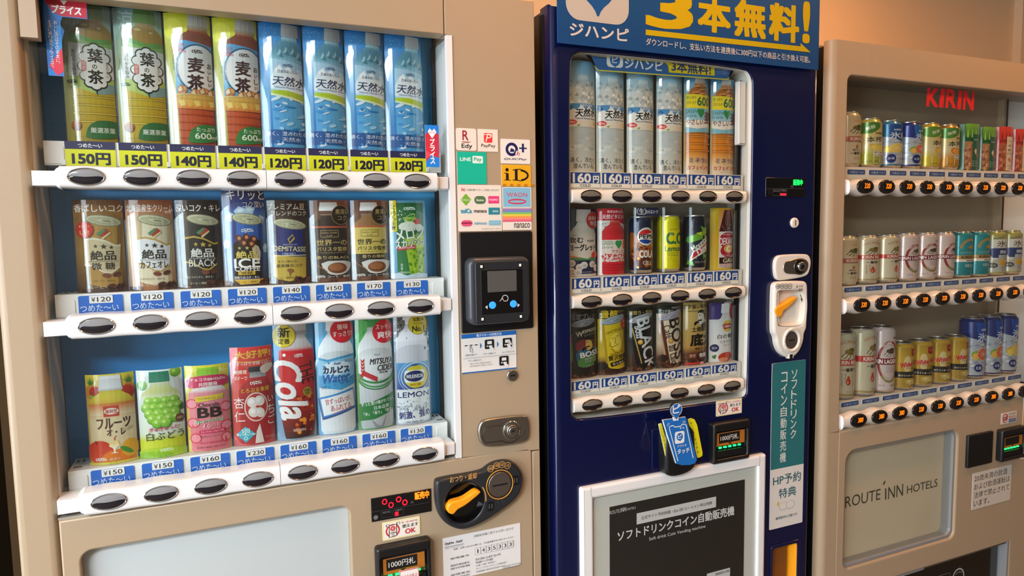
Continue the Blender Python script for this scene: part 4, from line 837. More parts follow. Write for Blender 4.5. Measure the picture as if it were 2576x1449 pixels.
def d_fruit(A):
    A.g(0, 100, [(0, '#d8c83a'), (30, '#dcae50'), (70, '#d8b45c'), (100, '#c9b83a')])
    for x in (12, 88): 
        for k in range(7): A.p([(x-2, 12), (x+(k-3)*4, 1+abs(k-3)*1.5), (x+2, 12)], '#3d7a34')
        A.e(x, 19, 12, '#d88a2c', ry=8)
    A.e(22, 19, 13, '#c8281e', c2='#a01c18'); A.e(84, 21, 15, '#d03020', c2='#a82418'); A.e(20, 25, 12, '#7fae30', ry=2, rot=-25)
    A.bot(52, [(1.5, 20), (15, 22), (17, 24), (19, 21)], ['#d6d8d8', '#e8eaea', '#c8caca', '#c4b468']); A.bot(52, [(18, 19), (20, 22), (25, 36), (31, 45), (33, 46), (50, 46), (98, 45), (99.5, 40)], ['#d0bc3c', '#d9c840', '#e0cc40', '#d8b83a', '#d07a30', '#e8d4a8', '#e6cfa0', '#e2c23c'])
    A.r(7, 33, 97, 45, '#d8742c', '#ead8ae'); A.r(36, 35, 66, 47, '#c83a24', rad=2); A.e(51, 41, 14, '#f0e6d0', ry=3.6); A.t('復刻堂', 51, 41, 4.4, '#b02c1c', w=23, b=.02)
    A.t('フルーツ', 54, 54.5, 12, '#4a2420', w=66, b=.028); A.t('オ・レ', 58, 64.5, 8, '#4a2420', w=36, b=.026); A.t('Fruits', 80, 62, 5, '#b8a888', w=24, sh=.4, rot=18)
    A.e(24, 86, 27, '#cf2a1c', ry=13, c2='#e0502c'); A.e(60, 95, 34, '#e2781e', ry=11); A.e(84, 84, 18, '#d8a030', ry=10); A.e(76, 86, 15, '#4a8a34', ry=2.6, rot=-35)
    A.bot(53, [(74, 5), (76, 9), (80, 10), (82, 4), (84, 1.5), (87, 1.5), (88, 8)], ['#ecd69a', '#e6c880', '#f0dca8', '#f0e8d0', '#f4eee0', '#f4eee0', '#f4eee0']); A.l([(53, 74), (55, 70), (58, 69)], 1.4, '#c83020'); A.l([(20, 77), (16, 73)], 1.6, '#3a2010')
    dydo(A, 26, 94.5, 3.6, '#f2ece0', 22); A.t('無果汁', 53, 94.5, 3.4, '#f0c89a', w=21); A.p([(0, 97.2), (100, 97.2), (100, 100), (0, 100)], '#cfc03c')
def d_grape(A):
    A.g(0, 100, [(0, '#dfe7e2'), (50, '#e9eee6'), (72, '#e0e8d0'), (80, '#cfd82c'), (100, '#d6dd3c')])
    for x, y in ((13, 17), (84, 4)): A.e(x, y, 12, '#8cc038', c2='#5c9a24'); A.e(x-3, y-1.5, 4, '#b8dc70')
    A.bot(50, [(2, 20), (14, 21)], ['#1d7a5e', '#2a8a6a']); A.bot(50, [(14, 19), (16, 18), (20, 22), (25, 36), (29, 42), (34, 43)], ['#dfe3d0', '#d6dcae', '#d4d890', '#ced488', '#d6dcaa', '#e8eee0'])
    rn = random.Random(2)
    for y, xs in ((36, (26, 42, 60, 78)), (43, (20, 36, 54, 72, 86)), (50, (26, 44, 62, 78)), (56, (32, 48, 66, 80)), (61, (42, 58))):
        for x in xs: A.e(x, y, 11.5, '#4a9a1c', c2='#3a8416'); A.e(x-.7, y-.6, 10.4, '#a6d84a', c2='#6cb42c'); A.e(x-3, y-2, 3.4, '#d0ee90'); A.n -= 2
    A.n += 3; A.p([(86, 44), (96, 40), (98, 47), (90, 48)], '#2c6a24'); A.e(88, 57, 10, '#6a4028'); A.t('丸搾り', 88, 57, 3, '#e8d8b0', w=14)
    A.t('ぎゅぎゅっと!', 55, 67, 5, '#c8285c', w=62, b=.02, rot=3); A.t('白ぶどう', 56, 75, 9.5, '#1f3a1c', w=78, b=.006, rot=2); A.e(50, 96, 60, '#a9cc2c', ry=7); A.e(30, 98, 40, '#8ab828', ry=6); dydo(A, 58, 92, 3.6, '#e6efc8', 26)
def d_bb(A):
    A.g(0, 100, [(0, '#d9d43a'), (20, '#dcd04c'), (50, '#e0b050'), (100, '#dcc83c')])
    for x, y in ((18, 5), (82, 7)):
        for a in range(4): A.l([(x-14*cos(a*pi/4), y-6*sin(a*pi/4)), (x+14*cos(a*pi/4), y+6*sin(a*pi/4))], 1, '#f0eeb0')
    A.bot(52, [(3, 22), (13, 23)], ['#86c02c', '#9ad03c']); A.bot(52, [(24, 28), (28, 36), (32, 44), (98, 44), (99.5, 38)], ['#e8e4e0', '#ecdcd8', '#e48a94', '#e2707e', '#d86878'])
    for x, y, q in ((14, 44, 14), (88, 50, 14), (16, 66, 15), (88, 72, 14), (20, 84, 13), (86, 86, 12)): A.e(x, y, q, '#d8384c', ry=6); A.e(x, y, q*.8, '#f0909c', ry=4.6)
    A.p([(2, 14), (52, 11), (98, 13), (98, 25), (52, 24), (2, 27)], '#d42a5e', 1); A.t('チョコラBB×DyDo', 52, 16.5, 4.2, '#f6eae4', w=76, b=.02); A.t('共同開発', 52, 22, 4.6, '#f6eae4', w=40, b=.02)
    A.p([(22, 36), (84, 34), (82, 40), (24, 42)], '#e6c83c'); A.t('カラダの中からキレイに!', 52, 38.3, 2.6, '#7a1c3c', w=54)
    A.t('Chocola', 51, 45.5, 4.8, '#2a1418', w=44, b=.012); A.t('BB', 52, 54.5, 12, '#17100f', w=52, b=.05); A.t('Sparkling', 50, 64.5, 5.4, '#f2f0e8', w=63, b=.025, sh=.2, rot=5); A.t('Sparkling', 50, 64.5, 5.4, '#2c9a50', w=60, b=.004, sh=.2, rot=5); A.t('Light', 54, 70, 5, '#f2f0e8', w=33, b=.03, sh=.3, rot=4); A.t('Light', 54, 70, 5, '#d0285c', w=30, b=.004, sh=.3, rot=4)
    A.r(28, 75, 84, 79, '#cc2c58', rad=3); A.t('グレープフルーツ＆ピーチ味', 56, 77, 2.2, '#f6eae4', w=48); A.t('ビタミンC／ナイアシン', 54, 82.5, 2.6, '#6a2030', w=48); A.t('チョコラBB×DyDo', 53, 90, 2.6, '#c8285a', w=48, b=.02); A.t('食品表示は裏面をご確認ください', 52, 95, 1.7, '#3a2420', w=60)
def d_almond(A):
    A.g(0, 100, [(0, '#d43a3a'), (25, '#d84440'), (100, '#c42c34')]); A.t('大好評!', 54, 7.5, 8, '#eab83c', w=84, b=.028, rot=2); A.ring(50, 12.5, 46, '#eab83c', 2, ry=3, a0=190, a1=340); A.t('さっぱり甘酸っぱい', 56, 16.5, 3.4, '#f4e2d0', w=80, b=.01)
    A.bot(60, [(20, 17), (25, 20), (26, 22), (31, 22)], ['#3a3a3c', '#26262a', '#8a8a8c', '#a8a8aa']); A.bot(60, [(31, 22), (36, 30), (44, 42), (98, 43)], ['#b8383c', '#b42a30', '#a82028', '#b02830'])
    A.p([(66, 22), (80, 18), (100, 18), (104, 20), (90, 26), (74, 28.5)], '#e4cdbb', 1); A.e(24, 28, 21, '#d2302c'); A.t('新感覚', 24, 24.8, 4, '#f6ead8', w=30, b=.012); A.t('スイーツ', 24, 31, 4, '#f6ead8', w=30, b=.012)
    dydo(A, 58, 37, 3.4, '#f0e6dc', 26); A.t('とろぷる食感', 56, 43.5, 4.8, '#e8b83c', w=64, b=.015, rot=2)
    A.e(56, 61, 27, '#e6c0b4', ry=15); A.e(56, 61, 24, '#b8302c', ry=13.5)
    for x, y, a in ((48, 56, 12), (64, 55, 11), (50, 66, 12), (64, 67, 10)): A.e(x, y, a, '#ead9d0', ry=5.4, rot=20); A.e(x-2, y-1, a*.5, '#f6eeea', ry=2.4)
    for k, (ch, x, y) in enumerate((('杏', 18, 56), ('仁', 18, 70))): A.t(ch, x, y, 11, '#f4e8e2', w=24, b=.0)
    A.vt('いちご', 90, 49, 81, '#f4e8e2', 18, b=0); A.p([(62, 78), (70, 98), (50, 98), (54, 86)], '#ecdcd4')
    A.p([(30, 80), (52, 88), (30, 96.5), (8, 88)], '#2fa8b8'); A.t('5回', 30, 84.5, 4.6, '#eef6f4', w=18, b=.01); A.t('振って飲んでね!', 30, 88.2, 2.6, '#eef6f4', w=42, b=.01); A.ring(30, 92, 4, '#eef6f4', 1); A.t('アルミボトル', 84, 93, 2.6, '#e0b0a8', w=22)
def d_cola(A):
    A.g(0, 100, [(0, '#4a90c4'), (60, '#5a9ac8'), (100, '#7a9ab4')]); A.bot(60, [(0, 20), (8, 21), (9, 22), (12, 21)], ['#c8ccd0', '#b4b8be', '#8c9096', '#a8acb2'])
    A.bot(56, [(12, 20), (16, 26), (22, 38), (25, 42), (42, 45), (55, 42), (70, 41), (84, 42), (96, 36), (99, 34)], ['#b8babc', '#c4c4c4', '#c8bcb8', '#c8202a', '#cf2028', '#cc1f28', '#b41c22', '#801a1a', '#4a1414', '#341010'])
    A.dots(70, 30, 62, 92, 94, 1.5, 7, ['#3a0c0a', '#8a1c10', '#d8641c', '#e8942c', '#5a120c', '#b83414'], 5, .8)
    dydo(A, 60, 29.5, 3, '#efe6e0', 20)
    A.t('Cola', 36, 57, 24, '#f4eeea', w=150, b=.03, sh=.35, rot=-80)
    A.t('THE', 78, 44, 11, '#3a1014', w=52, rot=-82, b=.0)
    A.e(77, 60, 11, '#a8902c', n=28); A.t('CLASSIC', 77, 59, 1.9, '#2a1c0c', w=15, b=.02); A.t('TASTE', 77, 61.5, 1.9, '#2a1c0c', w=11, b=.02); A.e(26, 28, 4, '#f4eeea'); A.e(20, 33, 2.5, '#f4eeea'); A.t('炭酸飲料', 54, 92, 2.4, '#d8ccc4', w=30)
    A.e(26, 12, 28, '#a8942c', n=36); A.e(26, 12, 26.5, '#d6c236', n=36); A.t('新', 27, 9, 8.5, '#1a160c', w=30, b=.025); A.t('定番', 27, 16.5, 4.6, '#1a160c', w=28, b=.02)
def d_calpis(A):
    A.g(0, 100, [(0, '#5cacdc'), (60, '#6ab4e0'), (100, '#4a9ad0')]); A.bot(52, [(0, 23), (10, 24), (11, 20), (13, 21), (17, 30), (24, 43), (30, 46), (96, 45), (99.5, 38)], ['#e6eaec', '#eef0f2', '#c8d4dc', '#d8e2e8', '#dde6ea', '#e4eaee', '#dfe6ea', '#e6e9ec', '#d0d8de'])
    A.p([(6, 33), (30, 35), (60, 33), (98, 31.5), (98, 58), (60, 62), (30, 60), (6, 59)], '#3f9fd2'); A.p([(6, 35), (30, 37), (60, 35), (98, 33.5), (98, 50), (60, 55), (30, 52), (6, 48)], '#8fccea'); A.p([(10, 40), (40, 37), (70, 37), (94, 41), (70, 48), (30, 49)], '#dcecf4', 2)
    for x, y, q in ((20, 41, 3.5), (32, 38, 2.5), (86, 52, 3), (45, 57, 3), (28, 55, 2)): A.e(x, y, q, '#3a8cc8')
    A.t('Asahi', 52, 38.5, 2.2, '#2a4a8c', w=18, sh=.3, b=.03); A.t('カルピス', 50, 44, 6, '#17284e', w=66, b=.045); A.t('Water', 50, 51, 7.5, '#1f62ac', w=68, b=.035, sh=.3, rot=4); A.t('ウォーター', 70, 55.5, 2.4, '#1f62ac', w=28, b=.02); A.t('ｶﾗﾀﾞﾋﾟｰｽ', 22, 59, 3, '#28345e', w=20); A.t('甘ずっぱい', 82, 37, 2.4, '#c83a3c', w=20)
    A.p([(2, 68), (92, 61), (97, 79), (12, 87)], '#33508e'); A.p([(5, 67.5), (91, 61.5), (95.5, 78), (14, 85)], '#3a8ccc'); A.p([(9, 69), (91, 63), (95, 77), (16, 83.5)], '#f0efee'); A.t('甘ずっぱいが、', 52, 70.5, 5, '#c02c30', w=64, b=.01, rot=6); A.t('あふれてる', 58, 76.5, 5.2, '#c02c30', w=50, b=.01, rot=5); A.l([(36, 82), (86, 77.5)], 1.4, '#c02c30')
    A.e(68, 11, 30, '#cc2030', n=36); A.t('後味', 69, 7.5, 5, '#f6ecea', w=28, b=.012); A.t('すっきり!', 69, 13.5, 4.6, '#f6ecea', w=50, b=.012)
def d_cider(A):
    A.g(0, 100, [(0, '#2a7a3a'), (12, '#3c9a48'), (50, '#5aae5c'), (100, '#3a8c48')]); A.p([(0, 0), (40, 6), (20, 30), (0, 50)], '#52b45c'); A.p([(0, 20), (26, 12), (10, 44), (0, 60)], '#3f9c4c')
    A.bot(54, [(0, 20), (9, 22), (10, 20)], ['#2c8c44', '#3aa053', '#8ab08c']); A.bot(52, [(10, 20), (13, 21), (18, 30), (24, 42), (30, 46), (34, 46), (74, 45), (96, 44), (99, 40)], ['#c4ccc8', '#c8d0ce', '#d0d4d4', '#d6d8d8', '#dcdede', '#e4e4e4', '#c4c6c8', '#b4b8ba', '#aeb2b4'])
    A.r(6, 34, 98, 56, '#eaeaea'); A.t('Asahi', 54, 34, 1.8, '#5a5a5a', w=18, sh=.3); A.t('MITSUYA', 66, 40, 5.2, '#1c1e24', w=62, b=.03, sh=.2); A.t('CIDER', 76, 46, 5.2, '#1c1e24', w=44, b=.03, sh=.2); A.t('SINCE 1884', 70, 50, 1.8, '#1c1e24', w=24, b=.02)
    for k in range(4): A.p([(13, 37+k*3), (17, 39+k*3), (22, 37+k*3), (22, 39.4+k*3), (17, 41+k*3), (13, 39.4+k*3)], '#c4242e')
    A.p([(17, 49), (22, 48), (54, 54), (52, 58), (18, 52)], '#c4242e'); A.p([(17, 49), (4, 53), (5, 57), (18, 53)], '#c4242e')
    A.ring(52, 50, 48, '#2c8a44', 5, ry=9.5, a0=180, a1=360); A.ring(52, 52, 48, '#3fa050', 4, ry=11, a0=180, a1=360); A.ring(52, 54, 48, '#2c7a3c', 3, ry=11, a0=190, a1=350)
    A.p([(4, 77), (40, 75), (100, 68.5), (100, 84), (40, 91), (4, 92)], '#237a3c'); A.t('ずっと受け継がれていく', 54, 76, 3.4, '#eef2ea', w=88, b=.012, rot=7); A.t('日本品質', 62, 80.5, 3.4, '#eef2ea', w=40, b=.012, rot=5); A.t('「水」「香り」「製法」', 54, 85, 3.2, '#eef2ea', w=76, b=.012, rot=5)
    A.p([(34, 91), (50, 97), (60, 97), (72, 89), (66, 96), (62, 99), (46, 99)], '#8f9496'); A.e(74, 14, 30, '#cc2432', n=36); A.t('スッキリ', 74, 10, 4.6, '#f6ecea', w=44, b=.012); A.t('爽快', 76, 17, 6.4, '#f6ecea', w=40, b=.018)
def d_wilk(A):
    A.g(0, 100, [(0, '#3c3a40'), (20, '#6a6c74'), (40, '#9aa0aa'), (70, '#b4bcc6'), (100, '#9aa2ae')]); A.dots(70, 0, 0, 40, 30, .8, 4, ['#e8ebee', '#17171c', '#aab0b8', '#c8ced6'], 9, .7); A.dots(30, 84, 8, 100, 34, .8, 4, ['#e8ebee', '#2a2a30', '#c8ced6'], 10, .7)
    A.bot(50, [(0, 18), (9, 19), (10, 18), (13, 22), (18, 34), (23, 42), (26, 44), (44, 44), (70, 44), (97, 45), (99.5, 42)], ['#d8dadf', '#e4e6ea', '#c4c8cf', '#cfd3d9', '#d8dbe0', '#dfe1e6', '#d4d4dc', '#cfcfd8', '#dde2e8', '#ced6de', '#b4bcc6'])
    A.r(5, 44, 95, 68, '#4a9cd4', '#2a4c9c'); A.e(58, 57, 34, '#dcc832', ry=10.5); A.ring(58, 57, 42, '#e6ecf0', 2, ry=13, n=36); A.ring(58, 57, 48, '#b8d0e4', 1.6, ry=15, n=36); A.r(26, 51, 80, 62, '#eef0f0', rad=6); A.e(53, 56.5, 26, '#17265e', ry=5); A.t('WILKINSON', 53, 56.5, 3.4, '#f2f4f4', w=46, b=.02); A.t('Asahi', 52, 46.3, 2, '#1c3c7c', w=18, sh=.3, b=.03); A.t('SINCE 1904', 54, 64, 1.8, '#a83c2c', w=30); A.t('ウィルキンソン タンサン', 46, 67.3, 2, '#1c2c5c', w=60)
    A.r(5, 69, 95, 98, '#e8ecef'); A.t('LEMON', 50, 73, 5, '#1b2c66', w=86, b=.024); A.dots(20, 8, 77, 92, 81, .6, 2.4, ['#8a949e', '#b4bcc4'], 12); A.dots(34, 8, 82, 92, 87, 2, 9, ['#a4aeb8', '#c8d0d8', '#8a949e'], 13, .35); A.t('刺激、強め', 52, 91, 7, '#1d2c74', w=86, b=.022, rot=3); A.t('炭酸水', 50, 97.6, 1.4, '#5a6470', w=50)
    A.e(66, 10, 27, '#9a8c2c', n=36); A.e(66, 10, 25.5, '#cbbc34', n=36); A.t('炭酸水', 67, 5.5, 3.8, '#221e0c', w=32, b=.012); A.t('ブランド売上', 67, 9.3, 2, '#221e0c', w=30); A.t('No.1', 66, 14, 5, '#221e0c', w=34, b=.03)
YC = .066
CW = .068
R1 = [(d_tea, 'green tea bottle'), (d_tea, ''), (d_mugi, 'barley tea bottle'), (d_mugi, ''), (d_water, 'mineral water bottle'), (d_water, ''), (d_water, ''), (d_water, '')]
LB1 = ['card picturing a green tea bottle, at the far left of the top row', 'card picturing a green tea bottle, between the other green tea card and barley tea', 'card picturing a barley tea bottle, just right of the two green tea cards',
       'card picturing a barley tea bottle, just left of the blue water cards', 'blue card of a mineral water bottle, next to the barley tea cards', 'blue card of a mineral water bottle, second of the four water cards at left', 'blue card of a mineral water bottle, third of the four water cards at left', 'blue card of a mineral water bottle, at the right end of the left machine']
src = {}
for i, (d, _) in enumerate(R1):
    o = card(LB1[i], X1+D1*i+.0012, ROW1[0][1], CW, .2105, YC, d, 'drink cards in the top row of the left beige machine', cover=.86, src=src.get(d)); src.setdefault(d, o)
R2 = [(d_bito, .1455, 'gold canned coffee card with a round red badge'), (d_cafeole, .1455, 'white and cream canned cafe au lait card'), (d_black, .1455, 'black canned coffee card with gold stars'), (d_ice, .161, 'tall blue iced coffee card with ice cubes'),
      (d_demi, .1455, 'brown card of a navy and gold coffee can'), (d_bar1, .1455, 'dark bottled black coffee card with a white cap'), (d_bar2, .1455, 'yellow labelled bottled coffee card with a white cap'), (d_melon, .1455, 'green melon soda card with a yellow strip')]
for i, (d, h, lb) in enumerate(R2): card(lb+', middle row', X1+D1*i+.0012, ROW1[1][1], CW, h, YC, d, 'drink cards in the middle row of the left beige machine', cover=.88)
R3 = [(d_fruit, .147, 'fruit milk bottle card with apples and pineapple'), (d_grape, .147, 'white grape juice card with a green bunch of grapes'), (d_bb, .148, 'pink sparkling vitamin drink card with a lime green cap'), (d_almond, .173, 'red almond jelly drink card with a hand at the cap'),
      (d_cola, .213, 'red cola bottle card with a round gold badge'), (d_calpis, .213, 'white and blue lactic drink bottle card with a red badge'), (d_cider, .213, 'green cider bottle card with a red badge'), (d_wilk, .213, 'clear lemon sparkling water bottle card with a gold badge')]
for i, (d, h, lb) in enumerate(R3): card(lb+', bottom row', X1+D1*i+.0012, ROW1[2][1], CW, h, YC, d, 'drink cards in the bottom row of the left beige machine', cover=.95 if h < .2 else .72)
# ================================================================== machine in the middle
M2 = thing('vending_machine', 'dark blue drinks vending machine in the middle with a blue banner on top', 'vending machine', (.93, .36, 0), 'vending machines')
mb = MB(); mb.plate(rect(.60, 1.262, -H+.02, .424), [rect(.615, 1.1, -.41, .36)], .05, .082, 0, 'black_satin'); mb.box(.60, 1.262, .082, .74, -H+.02, .424, 'black_satin'); mb.box(.61, 1.25, .06, .7, -H, -H+.02, 'black'); mb.obj('cabinet', M2)
WIN2 = [(.6268, -.362), (.630, -.377), (.645, -.3865), (1.062, -.3895), (1.075, -.384), (1.0795, -.37), (1.0845, .30), (1.078, .327), (1.058, .3405), (.66, .3425), (.638, .334), (.6285, .31)]
WIN2 = smooth(ccw(WIN2), 2)
mb = MB(); mb.plate(rect(.590, 1.2765, -H+.06, .4235), [WIN2, rect(1.159, 1.2405, -.898, -.7585, .007)], 0, .044, .014, 'navy', seg=5, hb=.004); D2 = mb.obj('door', M2)
mb = MB(); mb.plate(rect(.588, .594, -H+.08, .41), [], .03, .046, .001, 'gasket'); mb.plate(rect(1.268, 1.279, -H+.06, .43), [], .02, .05, .003, 'black_satin'); mb.obj('door_edge', M2)
# recess behind the window
mb = MB(); W2 = offs(WIN2, .0014); n = len(W2); V = [(p[0], .003, p[1]) for p in W2]+[(p[0], .078, p[1]) for p in W2]
mb.add(V, [(i, (i+1) % n, n+(i+1) % n, n+i) for i in range(n)], 'inner_white'); mb.obj('display_surround', M2)
box_obj('backboard', .62, 1.095, .0765, .0785, -.395, .35, 'inner_grey', M2)
box_obj('display_glass', .624, 1.087, .0130, .0138, -.389, .343, 'pane', D2)
mb = MB(); mb.plate(rect(1.075, 1.0765, -.36, .32), [], .03, .045, 0, 'gasket'); mb.obj('gasket', M2)
mb = MB(); mb.plate(rect(1.0565, 1.0765, .178, .315, .002), [], .0145, .0275, .003, 'white'); mb.obj('lamp_housing', M2, label='white box at the upper right inside the window')
X2, D2x = .6735, .0716
ROW2 = [(.0630, .1115, .0805, .0150, .0132), (-.1463, -.0985, -.129, .0157, .0125), (-.3562, -.308, -.3345, .0162, .0136)]
TAG2 = [[(.6380, .7046), (.7096, .7770), (.7822, .8520), (.8527, .9172), (.9224, .9915), (.9947, .9955+.068)], [(.6392, .7045), (.7112, .7752), (.7788, .8437), (.8460, .9132), (.9228, .9891), (.9934, 1.0605)], [(.6366, .7002), (.7060, .7685), (.7750, .8417), (.8462, .9117), (.9187, .9855), (.9904, 1.0595)]]
for r, (zb, zs, zl, hf, wv) in enumerate(ROW2):
    mb = MB(); mb.box(.629, 1.072, .0165, .074, zl-.012, zs, 'inner_white'); sh = mb.obj('display_shelf', M2)
    for i, (a, b) in enumerate(TAG2[r]):
        zt = zs-.0012; zd = zl
        mb = MB(); mb.plate([(a, zd), (b, zd), (b, zt), (a, zt)], [], .0155, .0166, .0001, 'white'); A = boxart(mb, a, b, zd, zt, .0155)
        A.r(0, 0, 100, 74, '#1c4387'); A.p([(0, 100), (0, 76), (6, 72), (94, 72), (100, 76), (100, 100)], '#e9e2d4')
        A.t('160', 38, 37, 62, '#e8e2d6', w=62, b=.05); A.t('円', 86, 45, 48, '#e8e2d6', w=21, b=.05); A.r(76, 12, 96, 16, '#6a86b8'); A.t('COLD', 50, 86, 17, '#1f2126', w=36, b=.02)
        mb.obj('price_tag', sh)
    mb = MB(); rail(mb, .634, 1.066, zb, (hf+wv)/2, (hf-wv)/2, X2, D2x, -.002, .0145, .62, 'warm_white', 'white_gloss', 16)
    rl = mb.obj('button_rail', M2)
    for i in range(6): oval_button(X2+D2x*i, zb, .0226, .0113, -.0025, 'lens_olive', 'dark_chrome', rl, -.04)
# the sign on top
mb = MB(); BX0, BX1, BZ0, BZ1 = .5985, 1.2600, .3475, .665
mb.plate(rect(BX0, BX1, BZ0, BZ1), [], -.0115, -.0095, .0003, 'banner_film')
mb.c = [[tuple(srgb('#1f5590'))]*len(f) for f in mb.f]; mb.col = True
A = planar(mb, -.0116, (1340, 0, 3.22), 'banner_film')
mat_banner = A
U = lambda x, z: (x, z)
B = Art(mb, U, lambda u, v, h: (u, -.0119-h, v), mt='banner_film')
B.raw(rect(.6165, .7555, .3932, .532, .03), [tuple(range(28))], '#e4ddd0')
B.raw(rect(.6175, .7545, .3942, .531, .03), [tuple(range(28))], '#d8d2c6')
pin = [(.686, .400), (.694, .418), (.716, .436), (.728, .458), (.728, .485), (.712, .51), (.686, .518), (.660, .51), (.644, .485), (.644, .458), (.656, .436), (.678, .418)]
B.p(pin, '#2463a4', 1); B.t('ピ', .686, .470, .05, '#e4ddd0', w=.046, b=.03)
A.t('ジハンピ', 300, 238, 106, '#e8e3da', x2=778, y2=283, b=.028)
A.n += 2
A.t('3', 915, 62, 330, '#e6c512', x2=1300, y2=82, b=.06)
for ch, xl, xr, yc, h in (('本', 1335, 1605, 118, 285), ('無', 1632, 1890, 152, 300), ('料', 1912, 2158, 182, 305), ('!', 2185, 2245, 178, 340)): A.t(ch, xl, yc, h, '#e6c512', x2=xr, y2=yc+8, b=.045)
A.p([(914, 240), (2168, 376), (2168, 350), (2250, 425), (914, 284)], '#e6c512')
A.t('ダウンロードし、支払い方法を連携後に300円以下の商品と引き換え可能。', 916, 345, 56, '#e4e0d8', x2=2245, y2=478, b=.012)
mb.obj('banner_sign', M2, label='blue plastic banner with yellow letters standing up above the machine')
# sign inside the window
mb = MB(); q = [at(1400+a/3.2923, 100+b/3.2923, .02) for a, b in ((247, 70), (322, 236), (345, 258), (1405, 333), (1425, 325), (1468, 180), (1468, 60), (247, 20))]
q[-1] = (q[0][0], .341); q[-2] = (q[-3][0], .341)
mb.plate(ccw(q), [], .0195, .0205, 0, 'white'); A = planar(mb, .0195, (1400, 100, 3.2923))
B = Art(mb, U, lambda u, v, h: (u, .0193-h, v)); cq = ccw(q); B.p(cq, '#d8c93c'); B.p(offs(cq, .0022), '#2a5f96')
A.n = 3; A.r(415, 95, 550, 236, '#e2ded4', rad=26); A.e(483, 170, 42, '#2463a4'); A.p([(462, 196), (504, 202), (484, 232)], '#2463a4'); A.t('ピ', 483, 168, 52, '#e2ded4', w=48, b=.03); A.t('SUNTORY', 478, 104, 15, '#2a5f96', w=104, b=.02)
A.t('自販機キャッシュレスアプリ', 560, 118, 28, '#a8bccc', x2=880, y2=140); A.t('ジハンピ', 565, 200, 82, '#e4e0d8', x2=880, y2=216, b=.028)
A.p([(918, 137), (1308, 168), (1308, 298), (930, 272), (922, 214), (900, 196), (922, 186)], '#e0c61c'); A.t('アプリダウンロードでどれでも', 942, 155, 22, '#3c4a3a', x2=1266, y2=182); A.t('3本無料!', 950, 220, 92, '#1f3a66', x2=1276, y2=246, b=.03)
for k in range(4): A.t('ダウンロード後の条件あり', 1322, 232+k*15, 9, '#b8c6d0', x2=1412, y2=240+k*15)
mb.obj('window_sign', M2, label='blue sign with yellow edge hanging inside the top of the window')
# displays and fittings on the right of the door
mb = MB(); mb.plate(rect(1.1205, 1.236, .063, .1058, .001), [], -.002, .002, .0006, 'black_gloss'); A = planar(mb, -.0021, (1890, 400, 2.785), 'led')
A.t('販売中', 293, 165, 42, '#10e04c', x2=360, y2=163, b=.045); A.r(203, 240, 244, 255, '#c01828'); A.mt = 'print'; A.l([(108, 209), (360, 207)], 1.5, '#55565a'); A.t('円', 284, 195, 16, '#77787a', w=16)
for x in (174, 222): A.l([(x-24, 214), (x+25, 213), (x+25, 256), (x-24, 257), (x-24, 214)], 1.4, '#66676a')
A.t('お札中止', 174, 224, 12, '#88898c', w=40); A.t('つり銭切れ', 222, 222, 12, '#88898c', w=44); A.t('⠿⠿', 127, 234, 30, '#3a3b3e', w=22); mb.obj('money_display', M2, label='black display with green lit characters')
mb = MB(); mb.disc(1.2075, .0045, -.005, .002, .0118, .0118, 'warm_white', 32, .003); mb.plate(rect(1.2062, 1.2085, -.0025, .0105, .001), [], -.0054, -.004, .0002, 'black'); mb.obj('key_cylinder', M2)
mb = MB(); lk = [(1.1445, -.083), (1.153, -.0695), (1.168, -.067), (1.236, -.0668), (1.2505, -.071), (1.257, -.088), (1.2505, -.113), (1.238, -.121), (1.168, -.1265), (1.153, -.1235), (1.1465, -.112)]
mb.plate(smooth(ccw(lk), 2), [], -.008, .002, .004, 'warm_white', seg=4)
mb.plate(smooth(ccw([(1.168, -.095), (1.174, -.082), (1.19, -.0815), (1.203, -.0775), (1.225, -.0755), (1.243, -.083), (1.2465, -.096), (1.239, -.110), (1.222, -.1165), (1.203, -.1125), (1.186, -.112), (1.172, -.108)]), 2), [], -.0095, -.006, .0015, 'steel')
mb.disc(1.217, -.0955, -.0115, -.006, .017, .0178, 'dark_chrome', 32, .002); mb.disc(1.219, -.0955, -.0165, -.008, .0105, .0108, 'chrome', 28, .002); mb.disc(1.219, -.0955, -.0172, -.012, .006, .006, 'dark_chrome', 24, .001); mb.plate(rect(1.2165, 1.2215, -.097, -.094), [], -.0176, -.014, .0001, 'black')
mb.obj('door_lock', M2, label='pale lock plate with a round chrome cylinder')
# coin unit
mb = MB(); co = [(1.1385, -.142), (1.143, -.13), (1.158, -.1265), (1.222, -.1285), (1.236, -.131), (1.2415, -.142), (1.2415, -.235), (1.2375, -.2455), (1.233, -.252), (1.2325, -.268), (1.222, -.291), (1.206, -.3035), (1.193, -.306), (1.178, -.303), (1.160, -.29), (1.1495, -.27), (1.148, -.255), (1.143, -.2475), (1.139, -.240)]
hole = smooth(ccw([(1.1498, -.158), (1.154, -.1505), (1.165, -.149), (1.218, -.1515), (1.228, -.158), (1.233, -.175), (1.2325, -.205), (1.228, -.224), (1.219, -.232), (1.16, -.2295), (1.1525, -.224)]), 2)
mb.plate(smooth(ccw(co), 2), [hole], -.014, .002, .006, 'warm_white', seg=4)
n = len(hole); inn = offs(hole, .004); mb.add([(p[0], -.014, p[1]) for p in hole]+[(p[0], -.0008, p[1]) for p in inn], [(i, (i+1) % n, n+(i+1) % n, n+i) for i in range(n)]+[tuple(range(n, 2*n))], 'warm_white')
mb.ringe(1.1925, -.2635, -.0145, .0235, .0252, .0035, 'warm_white', 36); mb.disc(1.1925, -.2635, -.0148, -.01, .0185, .0205, 'slot_metal', 32, .001); mb.plate(rect(1.184, 1.201, -.265, -.2622, .001), [], -.0153, -.014, .0001, 'black')
